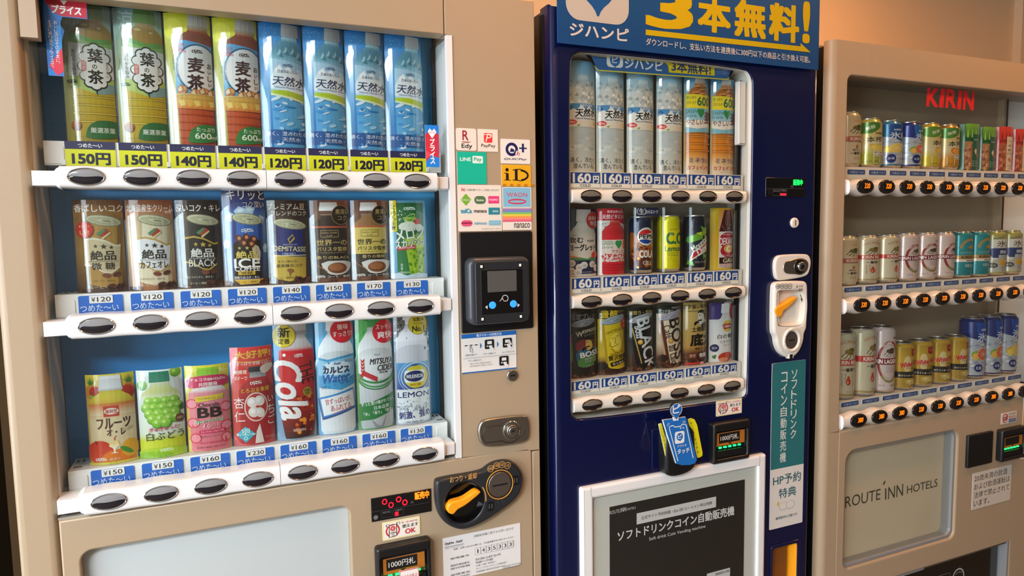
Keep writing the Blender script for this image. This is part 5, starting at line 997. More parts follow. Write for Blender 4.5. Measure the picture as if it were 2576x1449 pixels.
mb.plate(rect(1.184, 1.199, -.3065, -.2955, .001), [], -.0152, -.006, .001, 'warm_white'); mb.plate(rect(1.187, 1.196, -.3065, -.2965), [], -.0155, -.012, .0002, 'lens_dark')
A = planar(mb, -.0142, (1890, 400, 2.785))
for x, s_ in ((184, '500'), (214, '100'), (243, '50'), (270, '10')): A.ring(x, 891, 16, '#2c2723', 2, ry=18, n=20); A.t(s_, x, 891, 15, '#2c2723', w=22 if len(s_) > 2 else 16, b=.01)
A.t('おつり', 336, 892, 18, '#2c2723', w=46, b=.01); A.t('・返却', 338, 916, 18, '#2c2723', w=40, b=.01); A.l([(339, 947), (347, 962), (351, 985)], 4, '#2c2723'); A.p([(344, 978), (357, 978), (353, 1004)], '#2c2723'); A.t('⠛⠓', 252, 1179, 16, '#c8beb0', w=30)
CU2 = mb.obj('coin_unit', M2, label='white coin unit with a rounded tapering bottom')
mb = MB(); V = [at(1890+a/2.785, 400+b/2.785, -.012) for a, b in ((158, 1058), (163, 1085), (178, 1106), (200, 1108), (213, 1088), (218, 1062), (250, 1045), (290, 1005), (322, 972), (300, 960), (258, 990), (222, 1015), (180, 1030), (165, 1042))]
mb.plate(smooth(ccw(V), 2), [], -.016, .003, .003, 'orange_plastic'); mb.obj('return_lever', CU2, label='orange coin return lever')
A = sticker('tall sticker in two halves, dark green above and grey below, with vertical lettering', 1.1488, 1.2520, -.7132, -.3165, 0, '#dcd6cc', M2, .002)
A.r(0, 0, 100, 63.5, '#2b6e70'); A.r(0, 0, 100, 63.5, '#2b6e70'); A.vt('ソフトドリンク', 66, 5, 47, '#e0ddd4', 17, b=.008); A.vt('コイン自動販売機', 36, 5.5, 60.5, '#e0ddd4', 18, b=.008)
A.t('HP予約', 50, 70.5, 6.3, '#1f5860', w=84, b=.01); A.t('特典', 52, 79, 6, '#1f5860', w=52, b=.01); A.e(40, 87, 13, '#b8b0a4', ry=2.6); A.e(40, 86.9, 11.5, '#dcd6cc', ry=2.3); A.e(61, 87, 13, '#b8b0a4', ry=2.6); A.e(61, 86.9, 11.5, '#dcd6cc', ry=2.3); A.p([(20, 85), (24, 83.4), (28, 85), (24, 86.8)], '#d8b850'); A.t('通常販売も可能です', 50, 93.8, 1.7, '#2c6468', w=66, b=.01); A.p([(0, 0), (14, 0), (5, 2), (0, 7)], '#4a6a78'); A.fin()
mb = MB(); mb.plate(rect(1.1535, 1.2460, -.903, -.753, .008), [rect(1.160, 1.2370, -.895, -.7615, .007)], -.003, .004, .002, 'navy')
q = rect(1.160, 1.2370, -.895, -.7615, .007); n = len(q); q2 = [(p[0]-.006 if p[0] > 1.2 else p[0], p[1]) for p in offs(ccw(q), .006)]
mb.add([(p[0], 0, p[1]) for p in ccw(q)]+[(p[0], .03, p[1]) for p in q2], [(i, (i+1) % n, n+(i+1) % n, n+i) for i in range(n)], 'orange_plastic'); mb.add([(p[0], .0299, p[1]) for p in q2], [tuple(range(n))], 'amber_flap'); mb.plate(rect(1.161, 1.218, -.88, -.765, .004), [], .012, .016, .002, 'amber_flap'); mb.obj('change_tray', M2, label='recessed orange change return tray')
okstick('cream banknote sticker above the banknote slot of the blue machine', .9888, 1.0612, -.421, -.3865, 0, M2, '#e6d6a0')
billslot(.9690, 1.0725, -.5235, -.4315, 0, M2, '1000円札', 'black banknote slot on the blue door')
# phone tap stand
mb = MB(); mb.plate(rect(.8182, .846, -.5155, -.4270, .003), [], -.003, .001, .001, 'navy'); bp_ = mb.obj('reader_plate', M2)
mb = MB(); Q = lambda pts, Y: [at(1430+a/3.09, 980+b/3.09, Y) for a, b in pts]
q = [(.8345, -.506), (.838, -.521), (.855, -.528), (.885, -.527), (.908, -.519), (.915, -.505), (.907, -.412), (.8345, -.407)]
mb.plate(smooth(ccw(q), 1), [], -.03, .0, .008, 'black_satin', seg=4); TP = mb.obj('tap_stand', M2, label='black phone tap stand with a blue front and yellow side leaves')
mb = MB(); q = Q([(735, 238), (912, 213), (998, 545), (985, 570), (950, 585), (880, 588), (838, 575)], -.034); q = ccw(q)
mb.plate(q, [], -.034, -.0295, .0008, 'white'); B = Art(mb, U, lambda u, v, h: (u, -.0341-h, v)); B.p(q, '#1d6cb8'); A = planar(mb, -.0342, (1430, 980, 3.09)); A.n = 3
A.l([(850, 555), (783, 300), (785, 288), (800, 282), (818, 280)], 6, '#e6e6e2'); A.l([(818, 280), (824, 292), (876, 284), (880, 270)], 6, '#e6e6e2'); A.l([(880, 270), (900, 268), (914, 275), (968, 532)], 6, '#e6e6e2')
A.r(826, 330, 900, 412, '#ebe9e4', rad=14); A.e(864, 366, 25, '#1d6cb8'); A.p([(850, 384), (880, 382), (867, 402)], '#1d6cb8'); A.t('ピ', 864, 365, 32, '#ebe9e4', w=30, b=.03); A.t('アプリで', 845, 440, 20, '#ebe9e4', x2=916, y2=432, b=.015); A.t('タッチ', 845, 482, 40, '#ebe9e4', x2=940, y2=468, b=.025); A.t('▪▪', 880, 298, 8, '#ebe9e4', w=30)
for a, b in (((768, 265), (776, 275)), ((764, 278), (772, 284)), ((776, 258), (782, 270)), ((886, 245), (892, 256)), ((896, 240), (898, 254)), ((906, 244), (902, 256))): A.l([a, b], 3, '#ebe9e4')
mb.obj('front_card', TP, label='blue card with a white phone outline')
def leaf(pts, txt, x, y0, y1, lb, dx):
    mb = MB(); q = ccw(Q(pts, -.026)); mb.plate(q, [], -.026, -.0245, .0003, 'white'); B = Art(mb, U, lambda u, v, h: (u, -.0261-h, v)); B.p(q, '#e4dc1e'); A = planar(mb, -.0262, (1430, 980, 3.09)); A.n = 3
    n = len(txt)
    for i, ch in enumerate(txt): f = (i+.5)/n; A.t(ch, x+dx*f, y0+(y1-y0)*f, (y1-y0)/n*.8, '#3a3a2c', w=22 if dx < 60 else 18, rot=12 if dx < 70 else 14, b=.0)
    mb.obj('side_leaf', TP, label=lb)
leaf([(928, 232), (955, 222), (980, 232), (1000, 275), (1042, 490), (1040, 515), (1020, 528), (1002, 530)], '←ここにタッチ←', 950, 245, 500, 'yellow right leaf with lettering and arrows', 60)
leaf([(700, 268), (722, 262), (803, 560), (798, 568), (762, 552)], 'ここにスマホをかざす', 716, 280, 545, 'yellow left leaf with small lettering', 62)
mb = MB(); q = ccw(Q([(810, 205), (858, 197), (856, 240), (820, 244)], -.0365)); mb.plate(q, [], -.0365, -.034, .0003, 'white')
mb.disc(*at(1430+835/3.09, 980+158/3.09, -.0365), -.0365, -.033, .0155, .0165, 'black_gloss', 32, .001)
A = planar(mb, -.0367, (1430, 980, 3.09)); A.e(838, 158, 46, '#e6e4de', ry=52); A.e(838, 158, 42, '#2068b0', ry=48); A.p([(818, 196), (862, 190), (844, 226), (836, 232)], '#2068b0'); A.t('ピ', 838, 152, 66, '#e6e4de', w=58, b=.03)
mb.obj('round_topper', TP, label='round blue topper with one white letter')
mb = MB(); q = ccw(Q([(610, 255), (640, 240), (675, 242), (690, 262), (632, 485), (600, 478), (575, 460), (560, 440)], -.02)); mb.plate(q, [], -.02, -.0192, .0002, 'acrylic'); mb.obj('clear_leaf', TP, label='clear plastic leaf sticking out to the left')
# poster frame on the lower door
FX0, FX1, FZ1, FZ0 = .6425, 1.1265, -.5225, -1.20
mb = MB(); mb.plate(rect(FX0, FX1, FZ0, FZ1, .005), [rect(FX0+.0275, FX1-.0235, FZ0+.026, FZ1-.026)], -.012, .001, .006, 'white_gloss', seg=4)
for sx, x in ((1, FX0), (-1, FX1)):
    w_ = .0275 if sx > 0 else .0235
    mb.tube([(x+sx*.021, -.0122, FZ1-.0008), (x+sx*.021, -.0122, FZ1-.016), (x+sx*w_, -.012, FZ1-.026)], .0004, 'lens_grey', 4)
PF = mb.obj('poster_frame', M2, label='white snap frame holding a dark poster')
mb = MB(); mb.box(FX0+.02, FX1-.018, -.003, .0005, FZ0+.02, FZ1-.02, 'inner_white'); mb.obj('backing_sheet', PF)
mb = MB(); PX0, PX1, PZ1, PZ0 = .7125, 1.0695, -.5765, -1.14
mb.box(PX0, PX1, -.0042, -.003, PZ0, PZ1, 'black_satin'); A = boxart(mb, PX0, PX1, PZ0, PZ1, -.0042); A.r(0, 0, 100, 100, '#25231f')
A = planar(mb, -.0045, (1430, 980, 3.09)); A.n = 3
A.t('ROUTE', 320, 958, 28, '#d8d4cc', x2=398, y2=942); A.t('iNN', 404, 936, 34, '#d8d4cc', x2=448, y2=928, b=.01); A.t('HOTELS', 455, 928, 18, '#d8d4cc', x2=522, y2=918)
q = [(530, 964), (1147, 838), (1147, 912), (530, 1042)]; a = at(1430+530/3.09, 980+1003/3.09, -.0045); b = at(1430+1147/3.09, 980+875/3.09, -.0045); zc = (a[1]+b[1])/2
B = Art(mb, U, lambda u, v, h: (u, -.0045-h, v)); B.n = 3; B.raw(rect(a[0], b[0], zc-.0122, zc+.0122), [(0, 1, 2, 3)], '#ddd8d2')
A.n = 6; A.t('公式サイト予約特典・Eco DE ルートイン申込特典', 565, 992, 28, '#2a2826', x2=1115, y2=885)
A.t('ソフトドリンクコイン自動販売機', 380, 1135, 76, '#e6e2dc', x2=1288, y2=945, b=.022); A.t('Soft drink Coin Vending machine', 625, 1158, 32, '#dcd8d2', x2=1063, y2=1070, b=.008)
a = at(1430+1075/3.09, 980+1432/3.09, -.0045); B.n = 3; B.raw(rect(a[0], a[0]+.066, a[1]-.022, a[1], .002), [tuple(range(28))], '#ddd8d2'); A.t('現金販売も可能です', 1140, 1430, 20, '#2a2826', x2=1278, y2=1404)
mb.obj('poster', PF, label='dark poster with white lettering')
box_obj('poster_cover', FX0+.022, FX1-.02, -.0070, -.0066, FZ0+.022, FZ1-.022, 'pane', PF)
mb = MB(); mb.plate(rect(.72, 1.14, -H+.08, -1.215, .01), [], -.004, .004, .003, 'black_satin'); mb.obj('pickup_flap', M2)
# ------------------------------------------------------------------ what it sells
def clearbox(o, w, h, y0, y1):      # open clear sleeve in front of a sample
    mb = MB(); t = .0008
    V = []
    for x, y in ((-w/2, y1), (-w/2, y0+.004), (-w/2+.004, y0), (w/2-.004, y0), (w/2, y0+.004), (w/2, y1)): V += [(x, y, .0004), (x, y, h)]
    mb.add(V, [(2*k, 2*k+1, 2*k+3, 2*k+2) for k in range(5)], 'acrylic'); mb.obj('clear_sleeve', o, world=False)
def d_water2(A):
    A.g(0, 100, [(0, '#6fa6c8'), (14, '#a8c4cc'), (35, '#c4cfca'), (100, '#d6d2be')])
    A.bot(50, [(2, 19), (12.5, 21)], ['#6fb0d4', '#98c8de']); A.bot(50, [(12.5, 15), (15, 17), (18, 16), (20, 20), (24, 38), (30, 44), (44, 45), (66, 44), (96, 42), (100, 40)], ['#c4d8dc', '#d4e2e2', '#b8c8ca', '#b0c0c2', '#c8d0ce', '#bcc8c8', '#b4c2c6', '#b8c4c4', '#ccd0c6', '#d8d4c4'])
    rn = random.Random(3)
    for k in range(46):
        x = rn.uniform(8, 92); y = rn.uniform(18, 37); A.p([(x-7, y+1), (x, y-1.8), (x+6, y+.4), (x+1, y+1.8)], rn.choice(['#e8ece8', '#8e9c9e', '#c8d2d0', '#a0aeb0', '#dce4e0'])); A.n -= 1
    A.n += 1
    for k in range(20): A.e(rn.uniform(12, 88), rn.uniform(55, 82), rn.uniform(6, 16), rn.choice(['#a4b6bc', '#d4dad4', '#c8d0ce', '#b0c0c6']), ry=rn.uniform(.6, 1.6), n=12); A.n -= 1
    A.n += 1
    A.r(4, 38, 96, 53, '#3c84bc', '#7fb4d4'); A.p([(4, 45), (18, 42), (30, 44), (44, 39), (56, 43), (70, 40), (84, 44), (96, 42), (96, 53), (4, 53)], '#dfe4e2'); A.p([(4, 41), (14, 39), (22, 42), (12, 44)], '#1f5e9c')
    A.t('SUNTORY', 60, 39.5, 2, '#dfe6e8', w=42, b=.03); A.t('天然水', 60, 46, 7.5, '#10131a', w=72, b=.022, rot=2, sh=.2); A.t('Natural Mineral Water', 60, 51.2, 1.7, '#1c2a3c', w=68, b=.01)
    A.r(4, 53, 96, 59, '#ded9c8'); A.e(16, 54.6, 14, '#cc2a2c', ry=2.2); A.t('550ml', 16, 54.6, 2, '#f0e4dc', w=18, b=.02); A.p([(84, 53), (98, 54), (96, 58), (86, 57)], '#d8c878'); A.p([(28, 57.5), (40, 56.5), (36, 58.5)], '#7a9a4a')
    A.t('清く、冷たく', 50, 88.5, 4.6, '#1c1f22', w=80, b=-.002); A.t('澄んでいる。', 54, 94, 4.6, '#1c1f22', w=70, b=-.002)
def d_mugi2(A):
    A.g(0, 100, [(0, '#4a9ac8'), (20, '#9ab8b4'), (50, '#c0b48c'), (80, '#d0a868'), (100, '#dcd2bc')])
    A.bot(52, [(0, 17), (4, 18), (5, 20), (7, 18), (10, 22), (16, 40), (20, 46), (26, 47), (56, 46), (76, 46), (84, 46), (100, 45)], ['#d8dcd8', '#e0e4e0', '#c8c8c0', '#c08858', '#a8622c', '#b46c2e', '#c07830', '#b8722c', '#cc7c24', '#d8862a', '#dfae68', '#e2d8c4'])
    for x, y in ((40, 10), (58, 13), (70, 9), (36, 16), (60, 17)): A.e(x, y, 12, '#d89a5c', ry=.8, rot=10); A.e(x+3, y+1.2, 9, '#7a4018', ry=.5, rot=-8)
    A.r(4, 18, 98, 32, '#dccf2c'); A.t('すっきり', 22, 21.5, 3, '#2c5a34', w=28, b=.015); A.t('ゴクゴク', 22, 26.5, 3, '#2c5a34', w=28, b=.015); A.t('600', 66, 25, 9, '#1f6a44', w=52, b=.03); A.e(98, 24, 9, '#d8584c', ry=4)
    A.r(4, 32, 98, 50, '#6fb0ca', '#a8ccd4'); A.r(4, 44, 98, 53, '#e6e2d6'); A.t('GREEN', 22, 35.5, 3.4, '#2c6a4a', w=34, b=-.005); A.t('DA･KA･RA', 22, 40, 2.6, '#2c6a4a', w=32)
    A.e(47, 35, 7, '#2c8a4c'); A.e(59, 35, 7, '#2c8a4c'); A.p([(40.4, 36), (65.6, 36), (60, 39), (53, 42), (46, 39)], '#2c8a4c'); A.t('麦茶', 98, 41, 13, '#6a1f1c', w=62, b=.025); A.t('やさしい', 34, 46, 5.6, '#5a1f1a', w=54, b=.012); A.p([(4, 51), (40, 53), (98, 50), (98, 56), (4, 57)], '#7fb8cc')
    for y in (58, 60, 67, 74): A.r(5, y, 99, y+.7, '#a85c18'); A.r(5, y+.9, 99, y+1.5, '#e8a850')
    A.t('ミネラル', 52, 85, 5, '#2a5a94', w=72, b=.016); A.t('カフェインゼロ', 54, 92.5, 4.4, '#b02a2c', w=88, b=.014); A.t('中身のイメージです', 50, 97, .9, '#8a6a4a', w=40)
def d_yogurt(A):
    A.g(0, 100, [(0, '#1f2440'), (100, '#1d2242')]); A.bot(50, [(1, 24), (18, 26), (19, 22)], ['#b4aca4', '#c8c0b6', '#a8a098']); A.bot(50, [(19, 22), (24, 26), (33, 42), (38, 48), (70, 48), (97, 48)], ['#c0b8ac', '#cfc7ba', '#cac2b2', '#cfc8ba', '#d8d2c6', '#d4cec4'])
    A.t('tirion', 14, 39, 2.6, '#c8602c', w=26); A.t('飲む', 24, 46, 9, '#1b1a1c', w=44, b=.03); A.t('YOGLET', 74, 47.5, 3, '#1b1a1c', w=32, b=.03); A.t('ヨーグレット', 50, 57, 10, '#1b1a1c', w=94, b=.035); A.r(2, 69, 98, 76, '#d87a3c'); A.r(2, 72, 98, 76, '#4a8a4c'); A.p([(2, 68), (60, 74), (98, 66), (98, 63), (2, 63)], '#d6d0c4')
    A.r(0, 76, 100, 96, '#20264a')
    for x, y in ((10, 80), (34, 86), (48, 83), (78, 82), (8, 91), (96, 88), (28, 93)): A.e(x, y, 12, '#dcd8d0', ry=5); A.e(x+2, y+1, 7, '#b8b4b0', ry=2.4)
    A.t('SUNTORY', 58, 93.5, 1.8, '#c8c4bc', w=32); A.r(0, 96.5, 100, 100, '#c8c4bc'); A.e(82, 17, 27, '#b8302a', ry=12.5, n=30); A.t('自販機', 84, 14, 6, '#e8c8b8', w=42, b=.012); A.t('限定', 84, 21.5, 6, '#e8c8b8', w=30, b=.012); A.e(88, 68, 14, '#c8402c', ry=5)
def d_acerola(A):
    A.g(0, 100, [(0, '#c81f34'), (18, '#c4182e'), (18.1, '#e0d6ce'), (100, '#dcd2ca')]); A.t('果実由来100%の', 62, 5, 4, '#f0dcd4', w=66, b=.01); A.t('天然ビタミンC', 56, 12.5, 7, '#f4e8e0', w=84, b=.02); A.p([(0, 18), (50, 18), (18, 30), (0, 36)], '#e6dcd2'); A.t('きゅっと', 28, 22, 3.4, '#3a2c2a', w=30, rot=12); A.t('甘い!', 30, 27, 3.4, '#3a2c2a', w=22, rot=12)
    A.p([(50, 18), (100, 18), (100, 24), (60, 20)], '#c4182e'); A.bot(56, [(18.5, 18), (22, 18), (24, 20), (28, 32), (34, 42), (46, 43), (96, 43), (99, 38)], ['#d8705c', '#cf3a34', '#cf2e30', '#d8363a', '#d0262e', '#d62c34', '#c81f2a', '#b81a26'])
    A.r(13, 47, 99, 80, '#e2d8d0'); A.t('GREEN', 31, 51.5, 6, '#2c8a4c', w=34, b=.0); A.t('DA･KA･RA', 31, 58, 4, '#2c8a4c', w=34); A.e(63, 52, 8, '#2c9a50'); A.e(75, 52, 8, '#2c9a50'); A.p([(55.4, 53), (82.6, 53), (77, 57), (69, 61), (61, 57)], '#2c9a50'); A.t('やさしい', 66, 64, 5, '#c82030', w=46, b=.015); A.t('アセロラ', 64, 72, 9, '#c82030', w=72, b=.015)
    A.dots(30, 14, 68, 98, 80, 1.5, 5, ['#d8404c', '#c82030'], 4, .6); A.r(88, 48, 99, 60, '#d84a4c')
    for y in (84, 88, 92): A.r(14, y, 98, y+.8, '#a81624')
def d_deka(A):
    A.g(0, 100, [(0, '#d8b41c'), (50, '#d0a41c'), (100, '#d6b830')]); A.r(28, 2, 100, 97, '#d88a2c', '#e8d8c0'); A.bot(64, [(3, 15), (5, 17), (36, 34), (38, 35)], ['#7a2c1c', '#5a1a18', '#4a1418', '#3a1014'])
    for x in (52, 60, 70, 78): A.l([(x+(64-x)*.4, 6), (x, 26)], 1, '#c89a8c')
    A.dots(50, 38, 25, 92, 37, .8, 2, ['#c8a89c', '#8a5a50'], 6, .7); A.r(30, 38, 98, 96, '#d8d0c8'); A.p([(30, 46), (50, 39.5), (80, 39.5), (98, 46), (98, 62), (30, 64)], '#a81c30', 1); A.t('SUNTORY', 64, 43, 2, '#e8d4c4', w=42); A.t('DEKAVITA', 72, 54, 12, '#ece6e0', w=84, b=.02)
    A.e(66, 69, 32, '#b01c34', ry=11, n=30); A.e(68, 66, 22, '#dcb04c', ry=7, n=30); A.t('C', 70, 66, 9, '#f0ece6', w=28, b=.05, sh=.2); A.t('ゴッドチャージ', 64, 76.5, 2.8, '#f0dcd0', w=48, b=.015)
    A.r(30, 80, 98, 90, '#2c1414'); A.t('GABA', 74, 85, 7, '#e0cca0', w=62, b=.03, sh=.1); A.r(30, 90, 98, 96, '#c8a8a0')
CAN2 = [('cola', .1245), ('lemon', .1265), ('dew', .1265)]
def canbody(o, R, h, base, draw, name='can', span=168, neck=.88, a0=0, taper=.0, two=None, tab=True, mt='tin_print', sq=1):
    mb = MB(); b = srgb(base); c = srgb('#c4c1bb')
    prof = [(R*.80, 0.0012), (R*.80, 0), (R*.90, 0.0018), (R*.985, .007), (R, .010), (R, h-.015), (R*.985, h-.011), (R*neck, h-.003)]
    cols = [c, c, c, c, b, b, b, b]
    mb.lathe([prof[0]]+prof[1:4], 'silver_tin', 40); mb.lathe(prof[3:], mt, 40, cols=[b]*5)
    L = R*radians(span)
    P = lambda u, v, d: ((R+d)*sin(u/R+a0), -(R+d)*cos(u/R+a0), v)
    z0, z1 = .0105, h-.0115
    A = Art(mb, lambda x, y: ((x/100-.5)*L, z1-(z1-z0)*y/100), P, step=R*2*pi/80, mt=mt, lay=.00008, clip=(-L/2, L/2, z0, z1)); A.n = 3
    draw(A)
    # the facets of the print follow a finer circle than the tin: keep it just outside
    q = mb.obj('body', o, world=False, recalc=False)
    mb = MB(); k = R*neck
    mb.lathe([(k*.9, h-.0045), (k*.93, h-.0045), (k*.955, h-.001), (k*.985, h), (k*1.01, h-.001), (k*1.0, h-.003)], 'silver_tin', 40)
    ld = mb.obj('lid', o, world=False)
    if tab:
        mb = MB(); mb.plate(ell(0, 0, k*.3, k*.45, 16), [ell(0, k*.18, k*.15, k*.14, 12)], 0, .001, .0003, 'silver_tin', back=True); mb.xf(Matrix.Translation((0, 0, h-.0035)) @ Matrix.Rotation(radians(90), 4, 'X')); mb.obj('pull_tab', ld, world=False)
    return q
def d_pepsi(A):
    A.g(0, 100, [(0, '#1d2440'), (22, '#1c2c5c'), (24, '#a85a24'), (50, '#b8682a'), (75, '#6a2c1c'), (100, '#3a1c18')]); A.dots(70, 10, 45, 92, 98, 1.5, 7, ['#2c1210', '#7a3018', '#c87830', '#e0a050', '#4a1a14', '#a84a20'], 3, .7)
    A.p([(20, 0), (90, 0), (92, 22), (70, 34), (30, 34), (14, 22)], '#1b2440', 1); A.e(54, 32, 27, '#17202e', n=40); A.e(54, 32, 25.8, '#e4dfd8', n=40)
    A.p([(30, 27)]+[(54+24.6*cos(radians(t)), 32-24.6*sin(radians(t))*.62) for t in range(165, 14, -15)]+[(70, 24), (54, 27), (42, 28)], '#c42a2c'); A.p([(30, 40), (42, 38), (56, 38), (70, 41), (78, 40)]+[(54+24.6*cos(radians(t)), 32-24.6*sin(radians(t))*.62) for t in range(-30, -160, -15)], '#1d3f94')
    A.t('PEPSI', 56, 32, 9, '#101216', w=48, b=.05); A.t('COLA', 56, 69, 16, '#ece6de', w=46, b=.045); A.t('〈生〉', 56, 88, 9, '#ece6de', w=26, b=.02)
def d_cc(A):
    A.g(0, 100, [(0, '#ddd000'), (50, '#e6dc10'), (100, '#d8cc08')]); A.t('SUNTORY', 52, 19, 2.6, '#3a7a34', w=24, b=.02); A.t('C.C.', 60, 38, 25, '#2c7a3c', w=62, b=.05); A.t('Lemon', 52, 60, 12, '#2a6a38', w=52, b=.03); A.t('25 lemons worth', 52, 69, 3.4, '#3a7a34', w=40); A.t('of Vitamin C', 52, 74, 3.4, '#3a7a34', w=34)
    A.ring(36, 78, 10, '#c4b800', 1.4, ry=6); A.ring(54, 85, 5, '#c4b800', 1.2, ry=3.4); A.ring(44, 30, 4, '#f0ec90', 1, ry=3); A.e(88, 20, 8, '#c8302c', ry=16)
def d_dew(A):
    A.g(0, 100, [(0, '#1d1f30'), (40, '#24283a'), (100, '#1a1c2c')]); A.p([(10, 38), (60, 24), (62, 40), (20, 50), (8, 46)], '#6aa82c'); A.p([(40, 28), (62, 24), (60, 36)], '#b8cc30')
    for q in ([(52, 12), (74, 18), (92, 6), (82, 22), (95, 30), (74, 30), (60, 26)], [(60, 18), (88, 12), (70, 34), (56, 34)], [(60, 72), (80, 78), (62, 86)], [(10, 96), (24, 82), (36, 99)], [(76, 64), (90, 70), (80, 90)]): A.p(q, '#5a9a2c'); A.p([((a+60)/2, (b+40)/2) if 0 else (a*.8+14, b*.8+5) for a, b in q], '#8ab83a')
    A.p([(22, 90), (30, 68), (88, 40), (88, 62), (42, 80)], '#e0dcd0'); A.p([(26, 86), (33, 70), (86, 44), (86, 60), (42, 77)], '#b8202c'); A.t('Mountain', 54, 50, 14, '#dce4d4', w=66, b=.03, rot=38, sh=.15); A.t('Dew', 60, 63, 15, '#e8e2dc', w=44, b=.05, rot=34, sh=.2); A.t('マウンテンデュー', 60, 91, 5, '#d8d4c8', w=46, rot=2, sh=.3)
C2X = [.6776, .7464, .8195, .8935, .9643, 1.0358]
g1, g2, g3 = ('samples in the %s row of the blue machine' % s for s in ('top', 'middle', 'bottom'))
LW_ = ['first of the four clear mineral water cards in the blue machine, at its left end', 'second clear mineral water card from the left in the blue machine', 'third clear mineral water card from the left in the blue machine', 'clear mineral water card beside the amber barley tea cards in the blue machine', 'amber barley tea card with a yellow 600 band, next to the clear water cards', 'amber barley tea card with yellow 600 band, at the right end of its row']
YB = .032; src = {}
for i in range(6):
    d = d_water2 if i < 4 else d_mugi2
    o = card(LW_[i], C2X[i], ROW2[0][1], .0665, .219 if i < 4 else .209, YB, d, g1, sag=.012, cover=0, src=src.get(d))
    if d not in src: clearbox(o, .0695, .212, -.0035, .03); src[d] = o
for i, (d, h, lb) in ((0, (d_yogurt, .1375, 'dark card of a white drinking yogurt bottle with a round red badge')), (1, (d_acerola, .138, 'red and white card of a red acerola drink bottle')), (5, (d_deka, .138, 'yellow card of a brown glass vitamin drink bottle'))):
    o = card(lb, C2X[i], ROW2[1][1], .064, h, YB, d, g2, sag=.011, cover=0); clearbox(o, .0675, .132, -.0035, .03)
CN = [(.8248, .1205, '#1c2440', d_pepsi, 'dark blue cola can with a round red, white and blue badge'), (.8963, .122, '#e0d508', d_cc, 'bright yellow lemon soda can'), (.9662, .122, '#1c1e2e', d_dew, 'dark soda can with green shards and red slanted letters')]
for x, h, base, d, lb in CN:
    o = thing('drink_can', lb+' in the blue machine', 'drink can', (x, .05, ROW2[1][1]+H+.0015), g2)
    canbody(o, .0252, h, base, d, a0=radians(-12)); clearbox(o, .067, .138, -.0285, .012)
    if d is d_pepsi:
        mb = MB(); mb.plate(rect(-.028, .028, h+.0005, h+.0175), [], -.0242, -.0234, .0001, 'white'); A = boxart(mb, -.028, .028, h+.0005, h+.0175, -.0242); A.r(0, 0, 100, 100, '#23264a'); A.t('〈生〉', 25, 48, 80, '#e8e2d8', w=44, b=.03); A.t('きかえるコーラ', 70, 52, 45, '#e8e2d8', w=54, b=.02); mb.obj('top_card', o, world=False, label='dark blue strip above the can')
def bean_bot(A, bg):
    A.g(0, 100, bg)
def d_wesp(A):
    A.g(0, 100, [(0, '#181514'), (24, '#1f1a18'), (40, '#6a2c24'), (62, '#8a8a34'), (78, '#3a2418'), (100, '#22140f')]); A.p([(0, 40), (18, 50), (10, 75), (0, 70)], '#6a9a3c'); A.p([(0, 32), (20, 38), (18, 52), (0, 44)], '#b84a34')
    cancard(A, None, ('#9a9894', '#4a4846', '#77757a'), '#231c1c', 8, 88, 20, 92, -4, -6, '#141010'); A.p([(18, 44), (90, 40), (92, 60), (60, 66), (22, 62)], '#7a2c2c', 1); A.p([(20, 58), (60, 56), (92, 54), (94, 74), (24, 78)], '#2c5a74', 1); A.p([(24, 70), (94, 64), (94, 80), (28, 86)], '#4a7a3c', 1)
    A.p([(14, 28), (88, 23), (88, 34), (16, 39)], '#15110f'); A.t('限定ブレンド', 54, 8, 9, '#8a8078', w=96, b=.01); A.t('W', 32, 34, 8, '#b8a890', w=22, b=.03, rot=6); A.t('ESPRESSO', 70, 29, 5, '#c8b89c', w=56, b=.02, rot=8); A.t('エスプレッソ', 68, 35, 3, '#b8a890', w=44, rot=8)
    boss(A, 62, 49, 1.0, '#c8a04c', '#1a1414'); A.t('BOSS', 66, 64, 8, '#e4ddd4', w=66, b=.04, rot=7); A.t('RAINBOW', 68, 71, 3.2, '#c8b8b0', w=40, rot=6); A.t('MOUNTAIN', 68, 75, 2.4, '#b8b0a8', w=40, rot=6); A.t('レギュラー', 70, 82, 3, '#c8d0a8', w=36, rot=6); A.beans(96, 21, 40, 0, 100, 6)
def boss(A, x, y, k, face, ink):     # the pipe smoker emblem: bold ink shapes on a face colour
    P = lambda pts, c, r=1: A.p([(x+a*k, y+b*k) for a, b in pts], c, r)
    P([(-12, -5), (-10, 1), (-13, 3), (-10, 5), (-9, 9), (2, 10), (14, 7), (16, -4), (8, -7), (-6, -7)], face); P([(-13, -5), (-8, -9), (6, -10), (17, -6), (19, 2), (15, 7), (13, -1), (8, -5), (-4, -6)], ink); P([(-15, 4.5), (-6, 3), (4, 3.6), (4, 5), (-8, 5.2)], ink); P([(-9, -2.6), (-3, -3.4), (-3, -2.4), (-8, -1.8)], ink, 0); P([(-22, 6.5), (-15, 5), (-6, 6), (-7, 7.4), (-15, 8), (-18, 11), (-23, 10)], ink); P([(2, 9), (16, 6), (24, 12), (10, 15), (0, 12)], ink)
